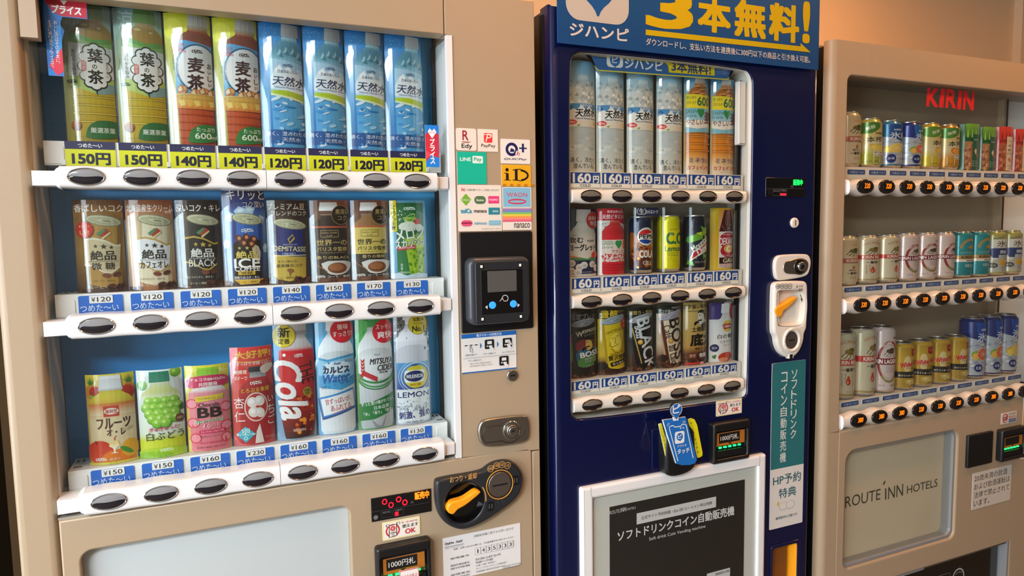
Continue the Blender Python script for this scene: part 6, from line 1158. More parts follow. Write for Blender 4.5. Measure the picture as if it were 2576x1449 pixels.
def d_rich(A):
    A.g(0, 100, [(0, '#171310'), (15, '#1c1712'), (15.1, '#c8ac24'), (70, '#c8a822'), (82, '#4a2c1c'), (100, '#2c1a12')]); A.t('豊醇', 36, 8, 12, '#d6b62c', w=58, b=.03); A.t('贅沢微糖', 82, 5, 4, '#c8b060', w=34); A.t('のコク', 84, 11, 5, '#c8b060', w=30)
    cancard(A, None, ('#a8b4b8', '#5a666c', '#8c989e'), '#d4b41c', 10, 95, 20, 90, -5, -16, '#a88a14'); A.t('MASTER BOSS', 58, 35, 4, '#7a6414', w=66, b=.01, rot=9, arc=.6); A.p([(38, 44), (52, 36), (70, 38), (84, 50), (70, 66), (48, 62), (36, 52)], '#e6cc48', 2)
    for q in ([(42, 46), (52, 43)], [(58, 42), (68, 41)], [(56, 44), (52, 52), (58, 53)], [(44, 58), (56, 56), (66, 54)], [(70, 38), (80, 48), (84, 60), (74, 66)], [(40, 60), (52, 66), (70, 68)], [(38, 50), (36, 56), (44, 58)]): A.l(q, 1.6, '#6a5410')
    A.t('SINCE 1992', 62, 68, 4, '#7a6414', w=52, b=.01, rot=9); A.t('贅沢微糖', 66, 74, 8, '#1f1810', w=70, b=.015, rot=5); A.p([(36, 82), (94, 77), (95, 83), (40, 88)], '#1c1612'); A.t('香る贅沢', 66, 83, 3.6, '#d8cca0', w=44, rot=6); A.e(90, 24, 15, '#b82c24', ry=8.5); A.vt('新味', 90, 18, 30, '#e8b8a0', 9); A.beans(95, 22, 40, 0, 100, 6); A.e(14, 86, 16, '#1c120e', ry=6)
def d_bossblk(A):
    A.g(0, 100, [(0, '#151412'), (14, '#1a1917'), (60, '#2c2e30'), (84, '#3c2218'), (100, '#2a1610')]); A.t('深煎り・荒挽き', 50, 8, 6.5, '#c9b25c', w=92, b=.012)
    cancard(A, None, ('#b4b6b6', '#6a6c70', '#96989a'), '#16171a', 4, 90, 20, 92, -6, -22, '#0c0c0e'); A.t('BLACK', 66, 57, 24, '#d8d8d6', w=165, b=.02, rot=-78); A.t('BOSS', 34, 38, 11, '#cfcfcc', w=38, b=.03, rot=-80); A.e(40, 54, 9, '#c8943c', ry=4); A.e(39, 53.5, 6, '#e8c070', ry=2.6)
    A.l([(14, 32), (44, 88)], 4, '#b8944c'); A.vt('無糖ブラック', 54, 60, 80, '#b8b4a8', 7); A.beans(94, 23, 44, 0, 100, 7)
def d_cafe(A):
    A.g(0, 100, [(0, '#1d2a20'), (13, '#1f2c22'), (13.1, '#d8c4ac'), (60, '#cdb69a'), (82, '#6a3c28'), (100, '#3a2014')]); A.t('特選焙煎豆', 72, 4.5, 3, '#cfc8b8', w=46); A.t('コク深く、まろやか', 62, 10, 5.4, '#e8e2d6', w=96, b=.012)
    cancard(A, None, ('#c0b8c0', '#7a727a', '#a49ca4'), '#e2cfb0', 6, 92, 20, 92, -6, -20, '#b89870'); A.p([(10, 24), (20, 24), (44, 92), (34, 92)], '#5a2c1c'); A.t('BOSS', 72, 54, 22, '#33201a', w=130, b=.025, rot=-79); A.t('Café', 36, 42, 12, '#4a2a1c', w=42, b=.01, rot=-74); A.e(46, 57, 10, '#b87a34', ry=4); A.e(45, 56.5, 6, '#e0ac5c', ry=2.6); A.t('au Lait', 54, 78, 12, '#3a2018', w=58, b=.01, rot=-80); A.beans(94, 24, 40, 0, 100, 7); A.e(20, 84, 16, '#2a1610', ry=6)
def d_soko(A):
    A.g(0, 100, [(0, '#b89a54'), (20, '#c8a860'), (70, '#b48a44'), (82, '#5a2c1c'), (100, '#4a2418')]); A.t('コク強い味わい', 50, 7, 7, '#1f1812', w=104, b=.025); A.r(14, 13, 92, 15, '#8a7444'); boss(A, 62, 24, 1.2, '#e6dcc8', '#15110f'); A.t('土俵際の', 60, 43, 8, '#17120f', w=66, b=.02); A.t('底力', 70, 60, 20, '#12100f', w=96, b=.045); A.t('異国ブレンド', 64, 74, 3.6, '#1f1812', w=50, b=.012)
    A.beans(88, 25, 60, 0, 100, 8); A.r(50, 80, 92, 90, '#4a2420', rad=4); A.t('微糖', 70, 85, 7, '#e4dcd0', w=32, b=.03); A.r(16, 80, 44, 90, '#6a3424', rad=4); A.t('濃厚', 30, 85, 5, '#c8a080', w=22); A.r(4, 96, 74, 99, '#c83028'); A.r(58, 95.6, 74, 99.4, '#e4a8a0')
def d_lipton(A):
    A.g(0, 100, [(0, '#3c3270'), (28, '#40366e'), (28.1, '#d8d4d0'), (100, '#dcd6d0')]); A.p([(50, 0), (100, 0), (100, 40), (66, 40)], '#d4cecc'); A.bot(58, [(2, 17), (17, 19), (18, 15), (20, 15), (26, 20), (30, 34), (36, 44), (99, 44)], ['#dcd8d4', '#e6e2de', '#c8c4c0', '#d0ccc8', '#d8d4d0', '#ddd9d4', '#e2deda', '#e4e0da'])
    A.e(68, 40, 22, '#dcbc2c', ry=10); A.p([(44, 38), (52, 36), (84, 36), (92, 40), (84, 45), (52, 45)], '#b8282c'); A.t('Lipton', 68, 40.5, 5, '#f0e8dc', w=36, b=.03); A.t('白の贅沢', 68, 57, 7.5, '#1f1c1c', w=82, b=.014); A.t('ミルクティー', 70, 66, 5, '#3a2c28', w=70); A.t('MILK TEA', 66, 72, 2, '#8a807a', w=34); A.e(18, 76, 15, '#262c52', ry=6.5); A.t('濃厚', 18, 76, 4, '#b8bcd0', w=18)
    A.e(60, 92, 30, '#b83c28', ry=8); A.e(62, 88, 26, '#c84a30', ry=4); A.e(50, 96, 18, '#d88a64', ry=3.6); A.p([(6, 90), (26, 86), (20, 96)], '#4a7a3c', 1); A.e(94, 16, 18, '#b8304c', ry=13); A.vt('新濃厚', 93, 8, 24, '#ecd4cc', 9)
B3 = [(d_wesp, .1385, 'dark espresso coffee can card with rainbow bands'), (d_rich, .1395, 'yellow canned coffee card with a round red stamp'), (d_bossblk, .1375, 'black canned coffee card with big slanted white letters'), (d_cafe, .1385, 'cream cafe au lait can card with brown letters'), (d_soko, .1405, 'gold coffee can card with thick black brush letters'), (d_lipton, .1355, 'white milk tea bottle card on purple')]
for i, (d, h, lb) in enumerate(B3):
    o = card(lb+', blue machine', C2X[i], ROW2[2][1], .0655, h, YB, d, g3, sag=.011, cover=0); clearbox(o, .069, h-.007, -.0035, .03)
# ================================================================== machine on the right
M3 = thing('vending_machine', 'beige beer vending machine at the right with real cans and lit price buttons', 'vending machine', (1.75, .36, 0), 'vending machines')
mb = MB(); mb.plate(rect(1.332, 2.415, -H+.02, .424), [rect(1.345, 2.31, -.505, .362)], .05, .146, 0, 'beige'); mb.box(1.332, 2.415, .146, .74, -H+.02, .424, 'beige'); mb.box(1.33, 2.2, .06, .7, -H, -H+.02, 'black'); mb.obj('cabinet', M3)
WIN3 = rect(1.3665, 2.30, -.5040, .3475, (0, 0, 0, .016))
mb = MB(); mb.plate(rect(1.332, 1.366, -H+.06, -.5055), [], 0, .040, 0, 'beige'); mb.plate(rect(1.332, 2.42, -.5055, .4245), [WIN3], 0, .040, 0, 'beige', hb=.003); mb.tube([(1.4335, -.0002, z) for z in (.3485, .4225)], .0006, 'beige', 4)
V = []; n = 10
for z in (-H+.06, .4245): V += [(1.332-.018*sin(k/n*pi/2), .018*(1-cos(k/n*pi/2)), z) for k in range(n+1)]+[(1.314, .024, z), (1.332, .024, z)]
m = n+3; mb.add(V, [(k, (k+1) % m, m+(k+1) % m, m+k) for k in range(m)]+[tuple(range(m)), tuple(range(m, 2*m))], 'beige'); D3 = mb.obj('door_frame', M3)
mb = MB(); mb.box(1.320, 1.334, .0245, .05, -H+.08, .415, 'gasket'); mb.obj('door_seam', M3)
LW3 = rect(1.3955, 1.8145, -.8655, -.5620, (.02, .02, .026, .03)); OUT3 = rect(1.43, 2.066, -1.2, -.928)
mb = MB(); mb.plate([(1.3675, -H+.06), (2.42, -H+.06), (2.42, -.5068), (1.3675, -.5068)], [LW3, OUT3], 0, .044, .003, 'beige', hb=.005)
mb.obj('lower_panel', M3)
mb = MB(); mb.box(1.39, 1.82, .0325, .036, -.87, -.556, 'cream_sheet'); A = planar(mb, .032, (2076, 1040, 3.542))
for st, xl, xr, yl, yr, h in (('ROUTE', 178, 492, 796, 715, 98), ('NN', 560, 693, 712, 678, 106), ('HOTELS', 728, 1000, 678, 618, 70)): A.t(st, xl, yl, h, '#4a4a38', x2=xr, y2=yr)
A.l([(537, 766), (537, 668)], 11, '#4a4a38'); A.e(525, 618, 7, '#4a4a38', ry=19, rot=-28); mb.obj('advert_sheet', M3, label='cream sheet with a dark hotel name behind a rounded window')
box_obj('advert_pane', 1.39, 1.82, .012, .0132, -.868, -.558, 'pane', M3)
mb = MB(); mb.plate(rect(1.395, 1.8145, -.865, -.5622, .02), [rect(1.4, 1.806, -.857, -.566, .018)], .0055, .0315, .001, 'lens_grey'); mb.obj('advert_surround', M3)
mb = MB(); mb.box(1.43, 2.066, .043, .046, -1.2, -.928, 'black_gloss'); mb.box(2.058, 2.066, .002, .044, -1.2, -.928, 'lens_grey'); mb.box(1.43, 2.06, .006, .012, -.934, -.928, 'beige_dark')
mb.plate(rect(1.60, 1.70, -.9335, -.9285), [], .002, .006, .001, 'lens_grey'); PK = mb.obj('pickup_opening', M3)
mb = MB(); mb.plate(rect(1.435, 2.052, -1.19, -.932), [], .024, .03, .002, 'black_gloss'); A = planar(mb, .0236, (2076, 1040, 3.542)); A.ring(1185, 1455, 52, '#b8b4ae', 9, n=30); A.t('のぞき込', 1188, 1424, 16, '#b8b4ae', w=62, arc=.6); A.l([(1010, 1449), (1040, 1438), (1108, 1420), (1112, 1449)], 2.5, '#8a8782'); mb.obj('pickup_flap', M3, label='dark pickup flap with a round white mark')
# display recess
mb = MB(); mb.box(1.362, 1.364, .044, .14, -.505, .362, 'inner_white'); mb.box(2.301, 2.303, .02, .14, -.505, .362, 'white'); mb.box(1.362, 2.303, .046, .14, .36, .362, 'inner_grey'); mb.box(1.362, 2.303, .02, .14, -.508, -.505, 'gasket'); mb.box(2.166, 2.301, .1385, .14, -.505, .36, 'white'); mb.obj('display_surround', M3)
box_obj('backboard', 1.362, 2.166, .14, .144, -.505, .362, 'inner_tan', M3)
mb = MB(); mb.box(2.163, 2.168, .12, .14, -.5, .36, 'gasket'); mb.box(2.152, 2.163, .122, .14, -.5, .36, 'beige'); mb.obj('inner_divider', M3)
mb = MB(); mb.box(1.3685, 2.299, .0185, .0195, -.5, .346, 'pane'); G3 = mb.obj('display_glass', M3)
mb = MB(); A = planar(mb, .0184, (2060, 80, 4.992))
for ch, xl, xr, y0, y1 in (('K', 1350, 1497, 820, 826), ('I', 1512, 1580, 832, 836), ('R', 1590, 1722, 838, 842), ('I', 1738, 1798, 852, 856), ('N', 1808, 1952, 860, 870)):
    A.t(ch, xl, y0, 236, '#d01f22', x2=xr, y2=y1, b=.045, sh=.06); A.n = 1
mb.obj('glass_lettering', G3, label='red capital letters on the glass', recalc=False)
X3, D3x = 1.4271, .0736
ROW3 = [(.0888, .1385, .0), (-.1980, -.1535, .0), (-.4848, -.4425, .0)]
PR3 = ['320']*10, ['320']*10, ['380', '380', '380', '320', '320', '320', '320', '380', '380', '380']
def round_button(x, z, rx, rz, y, txt, parent):
    mb = MB(); mb.disc(x, z, y-.0035, y+.001, rx, rz, 'button_black', 36, .0025); mb.disc(x+.002, z-.0005, y-.0038, y-.003, rx*.6, rz*.68, 'button_core', 28, .0003)
    A = Art(mb, lambda a, b: (x+.003+a*.001, z+.0014-b*.001), lambda u, v, h: (u, y-.0039-h, v), mt='led'); A.t(txt, 0, 0, 12, '#ff6a0c', w=19, b=.012, sh=.14); return mb.obj('price_button', parent)
for r, (zb, zs, _) in enumerate(ROW3):
    mb = MB(); mb.box(1.385, 2.1265, .0285, .112, zs-.0385, zs, 'warm_white'); mb.box(1.39, 1.395, .0275, .029, zs-.0385, zs, 'warm_white'); mb.box(X3+4.53*D3x, X3+4.53*D3x+.0008, .0281, .0286, zs-.038, zs-.001, 'lens_grey'); sh = mb.obj('display_shelf', M3)
    for i in range(10):
        x = X3+D3x*i+.0078; zt = zs-.0068 if r == 0 else zs-.0035
        mb = MB(); mb.plate(rect(x-.0303, x+.0303, zt-.0112, zt, (0, 0, .003, .003)), [], .0278, .0286, .0002, 'white'); A = boxart(mb, x-.0303, x+.0303, zt-.0112, zt, .0278); A.r(0, 0, 100, 100, '#2f4f86', rad=4); A.t(tea, 51, 52, 58, '#d6d8dc', w=80, b=.004); mb.obj('temperature_tag', sh)
    mb = MB(); rail(mb, 1.3778, 2.1225, zb-.0018, .0190, .0026, X3, D3x, -.004, .022, .72, 'warm_white', 'white_gloss', 18)
    capend(mb, 1.3778, zb-.0018, .0195, -.004, .022, -1, .005, 'white_gloss')
    rl = mb.obj('button_rail', M3)
    for i in range(10): round_button(X3+D3x*i, zb, .0275, .0172, -.0045, PR3[r][i], rl)
mb = MB(); mb.plate(rect(1.8485, 1.9545, -.6735, -.5825, .003), [], -.008, .002, .003, 'black_satin'); mb.obj('blank_panel', M3, label='plain black square panel')
billslot(1.9805, 2.0910, -.6745, -.5835, 0, M3, '', 'black banknote slot with green lights')
A = sticker('white age notice sticker in black lettering', 1.8840, 2.0548, -.8005, -.6960, 0, '#d2c7b6', M3, .002)
for k, (s_, w) in enumerate((('20歳未満の飲酒', 84), ('および飲酒運転は', 92), ('法律で禁止されて', 92), ('います。', 40))): A.t(s_, 4+w/2, 15+k*23, 17, '#2e2a27', w=w)
A.fin()
A = sticker('small white sticker with a crossed red ring', 1.9970, 2.0655, -.5718, -.5398, 0, '#d8cdbd', M3, .001)
A.ring(25, 40, 17, '#b83236', 4, ry=30); A.ring(25, 66, 15, '#b83236', 3, ry=26); A.t('Oℤ', 26, 50, 34, '#3a3432', w=28); A.l([(12, 80), (40, 22)], 4, '#b83236'); A.t('新1000円札', 72, 18, 16, '#2e2a27', w=46); A.t('使えません', 72, 44, 22, '#b83236', w=48, b=.02); A.r(48, 62, 96, 92, '#3a5a86'); A.t('旧1000円', 72, 77, 16, '#d8cdbd', w=40); A.fin()
A = sticker('yellow strip sticker at the right edge of the photo', 2.0965, 2.125, -.688, -.50, 0, '#c89a2c', M3, .001); A.r(6, 92, 94, 100, '#e2d8c8'); A.e(30, 96, 14, '#2e2a27'); A.fin()
# ------------------------------------------------------------------ cans on show
GL = ('#e9d9b0', '#8a7038')
def emblem(A, x, y, k, body, dark):      # running beast mark in bold shapes
    P = lambda pts, c, r=1: A.p([(x+a*k, y+b*k) for a, b in pts], c, r)
    P([(-10, 2), (-4, -5), (4, -8), (12, -8), (18, -5), (20, 2), (14, 6), (4, 5), (-2, 6)], body); P([(-16, 1), (-12, -4), (-5, -6), (-2, -2), (-8, 2)], body)
    for q in ([(-8, 1), (-18, 5), (-22, 10)], [(-4, 4), (-10, 10), (-16, 12)], [(4, 5), (2, 10), (-5, 14)], [(14, 5), (18, 9), (14, 14)], [(18, -4), (24, -8), (26, -3)]): A.l([(x+a*k, y+b*k) for a, b in q], 1.8*k, dark)
    for q in ([(-2, -5), (8, -1)], [(2, -7), (12, -2)], [(8, -7), (16, -1)], [(0, 0), (10, 4)]): A.l([(x+a*k, y+b*k) for a, b in q], 1.2*k, dark)
def c_ichi(v):
    def d(A):
        A.g(0, 100, [(0, '#c8bc9c'), (100, '#cfc5a8')]); A.t("KIRIN'S PRIME BREW", 54, 12, 6, '#b87a3c', w=56, b=.006, arc=.8); emblem(A, 54, 25, .92, '#8a7434', '#2c281c')
        A.r(0, 38, 100, 48, '#b8362c'); A.t('KIRIN BEER', 54, 43, 6.6, '#ece4d4', w=58, b=.03)
        A.t('一番搾り', 54, 55.5, 6.4, '#26221c', w=40, b=.02)
        if v == 1:
            A.vt('おいしいところだけを', 36, 62, 84, '#26221c', 3.4); A.vt('搾ったビール', 44, 62, 78, '#26221c', 3.4); A.vt('だしつづける', 66, 62, 84, '#26221c', 3.4)
        A.e(52, 76, 6.5, '#c0442c', ry=6); A.p([(46, 74), (52, 63), (58, 74)], '#c0442c', 1); A.e(50, 77, 2, '#e8b08c', ry=2); A.t('生ビール', 58, 93, 3, '#a8803c', w=20); A.r(0, 97, 100, 100, '#a8925c')
    return d
def c_ichi0(A):
    A.g(0, 100, [(0, '#c4ae84'), (100, '#cdbfa0')]); A.t("KIRIN'S", 58, 11, 5, '#b08a4c', w=28); emblem(A, 54, 26, .9, '#6a6436', '#2c281c'); A.r(14, 44, 96, 55, '#a85a44'); A.t('KIRIN', 52, 49.5, 7, '#e4d4bc', w=34, b=.03); A.e(54, 66, 3.6, '#a86a2c', ry=4); A.t('糖質ゼロ', 52, 73, 4, '#26221c', w=22); A.t('一番搾り', 52, 80, 6, '#26221c', w=32, b=.02); A.t('70%OFF', 54, 91, 4, '#b89868', w=22)
def c_honsh(top, ac, fruit, foot):
    def d(A):
        A.g(0, 100, [(0, '#b8a85c'), (30, '#c9b876'), (60, '#cfc49a'), (80, ac), (100, ac)]); A.p([(4, 0), (60, 0), (66, 8), (56, 20), (36, 28), (12, 26), (0, 20)], top, 1); A.t('無糖', 36, 13, 9, '#d8e0c0', w=24, rot=18, b=.01)
        A.e(60, 60, 26, fruit[0], ry=12); A.e(60, 60, 21, fruit[1], ry=9.5); A.p([(20, 50), (96, 38), (96, 58), (60, 54)], '#d2c8a4', 1); A.t('KIRIN', 62, 27, 4.6, '#26221c', w=24, b=.03); A.t('本搾り', 58, 42, 14, '#1f1b16', w=62, b=.008); A.t('グレープフルーツ', 58, 54, 3.6, '#3a2c1c', w=44, rot=4, sh=.3)
        A.r(44, 70, 84, 83, '#d8d0bc'); A.t('果汁28%', 62, 73.5, 4.6, '#26221c', w=32); A.t('香料・酸味料無添加', 64, 80, 2.6, '#26221c', w=36); A.t(foot, 40, 95, 4, '#4a4a2c', w=36)
        for x in (24, 44, 62): A.r(x, 76, x+2.5, 98, '#d8d0a8'); A.n -= 1
        A.n += 1
    return d
def c_hyo(col, fr, rowtall=0):
    def d(A):
        A.g(0, 100, [(0, '#b8bcc4'), (30, '#a8b0ba'), (100, '#b4b6ba')])
        rn = random.Random(8)
        for r in range(6):
            for k in range(6):
                x = 4+k*17+(r % 2)*8.5; y = 44+r*8; c = rn.choice(['#d8dde2', '#8e98a4', '#c4cad2', '#aab2bc'])
                A.p([(x-8, y), (x, y-4), (x+8, y)], c); A.n -= 1; A.p([(x-8, y), (x, y+4), (x+8, y)], rn.choice(['#8a94a0', '#b4bcc4', '#9ca6b0'])); A.n -= 1
        A.n += 1
        A.p([(0, 0), (100, 0), (100, 42), (84, 48), (66, 40), (48, 34), (0, 26)], col[0]); A.p([(34, 0), (84, 0), (84, 36), (70, 40), (40, 32)], col[1]); A.t('KIRIN', 60, 14, 4, '#e4e8ea', w=22, b=.03); A.t('氷結', 70, 28, 17, '#e6eaee', w=62, b=.012)
        A.e(40, 62, 16, fr[1], ry=9); A.e(58, 60, 19, '#e6d2a0', ry=12); A.e(58, 60, 17.5, fr[0], ry=11)
        for k in range(10): A.l([(58, 60), (58+15*cos(k*pi/5), 60-9.2*sin(k*pi/5))], .8, '#ecdcb4')
        A.p([(24, 64), (36, 56), (44, 66), (36, 74)], fr[2], 1); A.e(44, 86, 12, '#1f2c6a', n=24); A.t('お酒', 44, 86, 6, '#d8dce8', w=15, b=.008); A.t('無糖', 74, 88, 4, '#5a6470', w=16); A.t('アルコール5%', 74, 96, 2.4, '#5a6470', w=28)
    return d
def c_lager(A):
    A.g(0, 100, [(0, '#d0bcb4'), (100, '#d4c2ba')]); A.ring(54, 52, 32, '#8c2434', 5.5, ry=36, a0=10, a1=300, n=44); A.ring(54, 52, 33, '#c8a878', 1, ry=37, n=44); A.ring(54, 52, 26.5, '#8a7434', 1, ry=30, n=44); A.ring(54, 52, 32, '#8a7c4c', 5.5, ry=36, a0=225, a1=325, n=24); A.t('BREWERY COMPANY', 42, 22, 4, '#ecd8cc', w=40, rot=28, b=.02)
    emblem(A, 54, 34, .72, '#5a4a30', '#231e18'); A.t('KIRIN', 70, 11, 3, '#26201c', w=16, b=.03); A.r(0, 46, 100, 57, '#7c2030'); A.t('KIRIN LAGER BEER', 54, 51.5, 7.4, '#f0e6e0', w=92, b=.035)
    for k in range(4): A.t('The superior lager beer from the', 60, 61+k*3, 1.7, '#4a3a34', w=32); A.n -= 1
    A.n += 1; A.t('キリンラガービール', 56, 82, 3.2, '#e0d4b8', w=36); A.t('SINCE 1888', 68, 93, 3.2, '#3a2c28', w=22); A.t('ALC. 5%', 34, 93, 2.4, '#6a5a54', w=14)
def c_hare(A):
    A.g(0, 100, [(0, '#1f8a8e'), (60, '#238c92'), (100, '#1e7c84')]); A.ring(56, 34, 31, '#b8823c', 5, ry=27, a0=10, a1=175, n=30); A.ring(56, 34, 24, '#c8a058', 1, ry=22, a0=0, a1=180, n=30); emblem(A, 60, 30, .8, '#b8924c', '#8a6a30'); A.l([(26, 43), (90, 43)], .8, '#a8c8c4'); A.l([(26, 46), (90, 46)], .6, '#a8c8c4'); A.r(0, 51, 100, 61, '#b08a4c'); A.t('KIRIN BEER', 60, 56, 7, '#2a2014', w=60, b=.035); A.r(0, 61, 100, 68, '#dcd6c8'); A.t('糖質100%', 58, 64.6, 4, '#26221c', w=30, b=.01); A.t('晴れ風', 60, 78, 9, '#cfdcd8', w=40, b=.004)
def c_muto(A):
    A.g(0, 100, [(0, '#a8a040'), (20, '#b4b4a4'), (100, '#b8b8a8')])
    rn = random.Random(8)
    for r in range(7):
        for k in range(6):
            x = 4+k*17+(r % 2)*8.5; y = 40+r*8; A.p([(x-8, y), (x, y-4), (x+8, y), (x, y+4)], rn.choice(['#d4d4c6', '#9a9c90', '#c4c4b4', '#b0b0a2'])); A.n -= 1
    A.n += 1; A.t('PREMIUM', 40, 9, 5, '#5a5a1c', w=30, b=.03, rot=8); A.p([(26, 12), (90, 12), (90, 34), (26, 34)], '#d8d4c8'); A.t('氷結', 66, 24, 16, '#1c1c1a', w=64, b=.006); A.p([(20, 36), (100, 36), (100, 58), (26, 62), (16, 50)], '#26386a'); A.t('無糖', 66, 46, 10, '#d8dce0', w=46, b=.015); A.r(40, 54, 96, 61, '#b8bcb8'); A.t('レモン', 66, 57.5, 5, '#26386a', w=30, b=.015)
    A.e(56, 74, 15, '#d8b458', ry=8); A.e(56, 74, 13, '#d4a838', ry=7); A.e(66, 78, 12, '#c8962c', ry=6); A.e(26, 82, 13, '#4a4a46', ry=7); A.t('お酒', 26, 82, 5, '#b8b8b0', w=14); A.t('ALC 7%', 60, 94, 3, '#5a5a50', w=20)
def c_horse(A):
    A.g(0, 100, [(0, '#a8862c'), (30, '#c09a30'), (66, '#b8902c'), (100, '#a8883c')]); A.r(50, 4, 78, 20, '#a01c20'); A.p([(50, 20), (64, 24), (78, 20)], '#a01c20'); A.t('SCOTCH', 64, 12, 3, '#d8a070', w=20, b=.02); A.p([(28, 40), (32, 24), (40, 20), (48, 26), (50, 44), (46, 66), (36, 70), (30, 56)], '#d8c48c', 2)
    A.t('White Horse', 54, 41, 13, '#c42438', w=70, b=.04, rot=10); A.t('SCOTCH WHISKY HIGHBALL', 56, 53, 2.6, '#5a4418', w=44, b=.01); A.e(64, 60, 9, '#8a6820', ry=5); A.r(0, 62, 100, 78, '#1d1914'); A.t('スコッチウイスキー', 54, 65.5, 3, '#8a6a3c', w=52); A.t('ホワイトホース ハイボール', 54, 72, 6, '#e4dcc8', w=76, b=.018)
    A.e(54, 88, 22, '#d0b868', ry=7); A.dots(26, 30, 82, 80, 96, 2, 7, ['#e0cc88', '#b89848', '#cdb46c', '#a8883c'], 5, .6)
R0 = .0325
def c_pack(green):
    return None
def can3(x, zs, h, draw, base, lb, grp, a0=0, R=R0):
    o = thing('drink_can', lb, 'drink can', (x, .0635, zs+H+.0006), grp); canbody(o, R, h, base, draw, span=165, neck=.81, a0=radians(a0-13)); return o
def dupe(src, x, zs, lb, grp, a0=None):
    o = src.copy(); COL.objects.link(o); o.location = (x, .0635, zs+H+.0006); o['label'] = lb; o['group'] = grp
    for ch in src.children:
        c = ch.copy(); COL.objects.link(c); c.parent = o
        for g in ch.children: d = g.copy(); COL.objects.link(d); d.parent = c
    if a0: o.rotation_euler.z = radians(a0)
    return o
GA, GB, GC = ('drinks in the %s row of the beer machine' % s for s in ('top', 'middle', 'bottom'))
XC = [X3+D3x*i+.0135 for i in range(10)]
z1, z2, z3 = (r[1] for r in ROW3)
LEM = ('#e0c04c', '#c8a838', '#e4c860'); GRF = ('#d8563c', '#7aa838', '#e0b050')
can3(XC[0], z1, .1345, c_ichi0, '#c8b894', 'cream beer can behind the left frame of the beer machine, top row', GA, 4, .0318)
can3(XC[1], z1, .1225, c_honsh('#4a7a2c', '#a8ac3c', ('#d8b83c', '#e0c860'), 'ALC.6%'), '#b8b060', 'yellow green grapefruit cocktail can, second in the top row', GA, -4)
can3(XC[2], z1, .121, c_hyo(('#1f6a8c', '#1c4c8a'), LEM), '#3a7a9c', 'silver can with a cut lemon, teal at its top', GA, -14)
can3(XC[3], z1, .121, c_hyo(('#22307c', '#2468a8'), GRF), '#26347c', 'silver can with grapefruit and lime, dark blue at its top', GA, 10)
can3(XC[4], z1, .121, c_honsh('#5a8a2c', '#c8b428', ('#d8b030', '#e0c050'), 'ALC.6%'), '#c4a83c', 'gold citrus cocktail can between grapefruit silver can and orange can', GA, 22)
can3(XC[5], z1, .121, c_honsh('#4a8434', '#c88c28', ('#d8782c', '#e0a040'), 'ALC.5%'), '#b8843c', 'orange cocktail can just left of the green snack packs', GA, 8)
def snack(x, h, cols, lb, txt):
    o = thing('snack_pack', lb, 'snack pack', (x, .055, z1+H+.0006), GA); w = .062; mb = MB()
    V = []; N = 8; L = [(0, .10), (.03, 1), (.85, 1), (.95, .35), (1, .06)]
    prof = [(-w/2, .0), (-w/2+.006, -.012), (-.012, -.0165), (.012, -.0165), (w/2-.006, -.012), (w/2, 0), (w/2-.006, .012), (0, .0165), (-w/2+.006, .012)]
    for f, k in ((0, .8), (.05, 1), (.78, 1), (.9, .9), (1, .86)): V += [(px*(1 if f < .9 else .98), py*k, f*h) for px, py in prof]
    n = len(prof); c = srgb(cols[0]); mb.add(V, [(r*n+i, r*n+(i+1) % n, (r+1)*n+(i+1) % n, (r+1)*n+i) for r in range(4) for i in range(n)]+[tuple(range(n)), tuple(range(4*n, 5*n))], 'print_gloss', [c]*len(V))
    bag = mb.obj('packet', o, world=False)
    mb = MB(); lay = -.0192; A = Art(mb, lambda a, b: ((a/100-.5)*w*.94, h*(1-b/100)), lambda u, v, d: (u, lay-d+max(0, abs(u)-.012)*.22, v), mt='print_gloss', step=.006)
    A.r(0, 0, 100, 30, cols[1], cols[0]); 
    for k in range(4): A.p([(8+k*26, 30), (14+k*26, 6), (20+k*26, 30)], cols[2], 1); A.n -= 1
    A.n += 1; A.r(0, 38, 100, 97, cols[3]); A.dots(44, 3, 40, 60, 96, 5, 12, cols[4], 6, .7)
    A.r(44, 22, 96, 98, cols[5]); txt(A); mb.obj('printed_front', o, world=False, recalc=False)
def tg(A):
    A.t('ROUTE INN', 70, 34, 3, '#d0dcd0', w=32); A.p([(58, 58), (68, 52), (78, 58), (68, 66)], '#d8c8a0'); A.e(82, 66, 10, '#8a6248', ry=5)
    for k, s_ in enumerate(('●ブラックペッパー', '●アーモンド', '●カシューナッツ')): A.t(s_, 70, 80+k*5, 2.8, '#d0dcd0', w=42)
def tr_(A):
    A.t('ROUTE INN', 70, 32, 2.6, '#5a4a3c', w=26); A.t('国産米', 70, 42, 4, '#3a2c24', w=24, b=.01); A.t('柿の', 68, 52, 5.6, '#2a1f1a', w=24, b=.02); A.t('ピーナッツ', 72, 60, 5, '#2a1f1a', w=40, b=.02); A.e(70, 74, 13, '#c8704c', ry=4, rot=-35); A.t('RICE CRACKER', 70, 88, 2.6, '#5a4a3c', w=34); A.t('76g', 70, 93, 3, '#5a4a3c', w=14)
GRN = ('#2c6a34', '#7cb83c', '#9ad048', '#a87a58', ['#9a6a48', '#b88a64', '#8a5a3c', '#c49a74'], '#1f5c44'); RED = ('#c8382a', '#e04434', '#8c1c18', '#a86040', ['#b86a48', '#9a5034', '#c8805c', '#8a4630'], '#dccfb4')
snack(XC[6]+.001, .1245, GRN, 'green nut snack pack just right of the orange cocktail can', tg); snack(XC[7], .119, GRN, 'green nut snack pack just left of the red snack packs', tg)
snack(XC[8], .123, RED, 'red rice cracker snack pack just right of the green packs', tr_); snack(XC[9], .1195, RED, 'red rice cracker snack pack at the right edge of the photo', tr_)
can3(XC[0], z2, .1235, c_ichi0, '#c8bc9c', 'cream beer can behind the left frame of the beer machine, middle row', GB, 2)
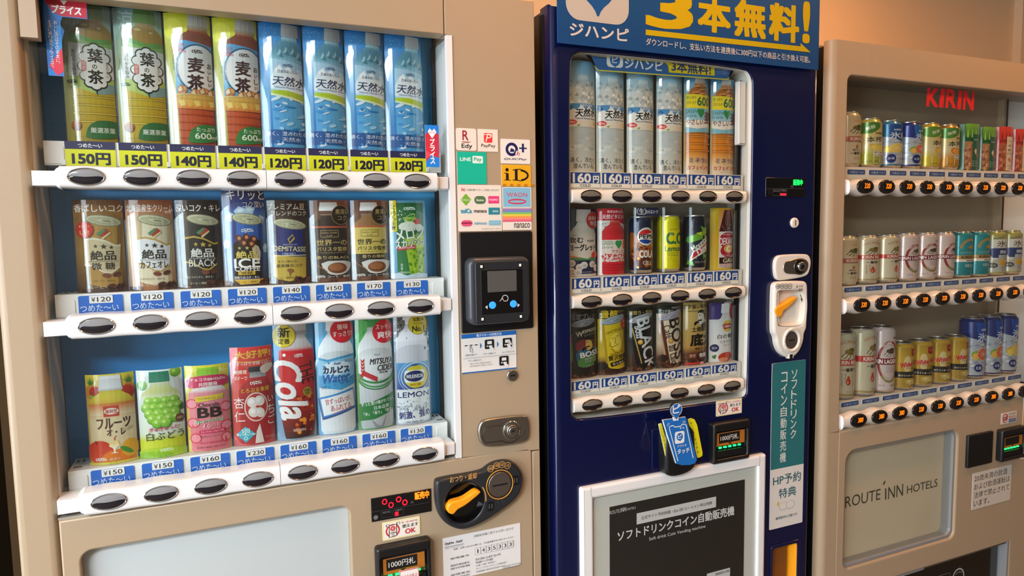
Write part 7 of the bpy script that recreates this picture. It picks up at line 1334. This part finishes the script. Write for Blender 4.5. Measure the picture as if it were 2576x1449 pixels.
can3(XC[1], z2, .1235, c_ichi(1), '#cbc0a2', 'cream beer can with a red band and upright lettering, middle row', GB, -4)
can3(XC[2], z2, .1235, c_ichi(0), '#cbc0a2', 'cream beer can with red band, just left of the pink lager cans', GB, 14)
l0 = can3(XC[3], z2, .1265, c_lager, '#d2beb6', 'pale pink lager can, leftmost of the three in the middle row', GB, 12)
dupe(l0, XC[4], z2, 'pale pink lager can, middle one of the three in the middle row', GB, -14); dupe(l0, XC[5], z2, 'pale pink lager can just left of the turquoise cans', GB, 4)
h0 = can3(XC[6], z2, .1265, c_hare, '#1f868c', 'turquoise beer can just right of the pink lager cans', GB, 2); dupe(h0, XC[7], z2, 'turquoise beer can just left of the cans with yellow lemon', GB, 2)
m0 = can3(XC[8], z2, .1265, c_muto, '#aaa860', 'pale can with dark blue band and lemon, next to the turquoise cans', GB, -2); dupe(m0, XC[9], z2, 'pale can with dark blue band and lemon, at the right edge of the photo', GB)
can3(XC[0], z3, .170, c_ichi(1), '#cbc0a2', 'tall cream beer can behind the left frame, bottom row', GC, -6)
can3(XC[1], z3, .175, c_ichi(0), '#cbc0a2', 'tall cream beer can with a red band, left of the tall pink lager can', GC, 12)
can3(XC[2], z3, .174, c_lager, '#d2beb6', 'tall pale pink lager can in the bottom row', GC, -8)
w0 = can3(XC[3], z3, .1255, c_horse, '#b8942e', 'yellow whisky highball can just right of the tall pink lager can', GC, 10)
dupe(w0, XC[4], z3, 'yellow whisky highball can, second of four in the bottom row', GC, -12); dupe(w0, XC[5], z3, 'yellow whisky highball can, third of four in the bottom row', GC, -8); dupe(w0, XC[6], z3, 'yellow whisky highball can just left of the tall blue cans', GC, 4)
t0 = can3(XC[7], z3, .172, c_hyo(('#1a2c6c', '#1f50a0'), GRF), '#1c2c68', 'tall blue can with grapefruit, just right of the yellow highball cans', GC, -2)
dupe(t0, XC[8], z3, 'tall blue can with grapefruit, between its twin and the lemon can', GC, 10)
can3(XC[9], z3, .172, c_hyo(('#1a2c6c', '#1f50a0'), LEM), '#1c2c68', 'tall blue can with a cut lemon at the right end of the bottom row', GC, 6)
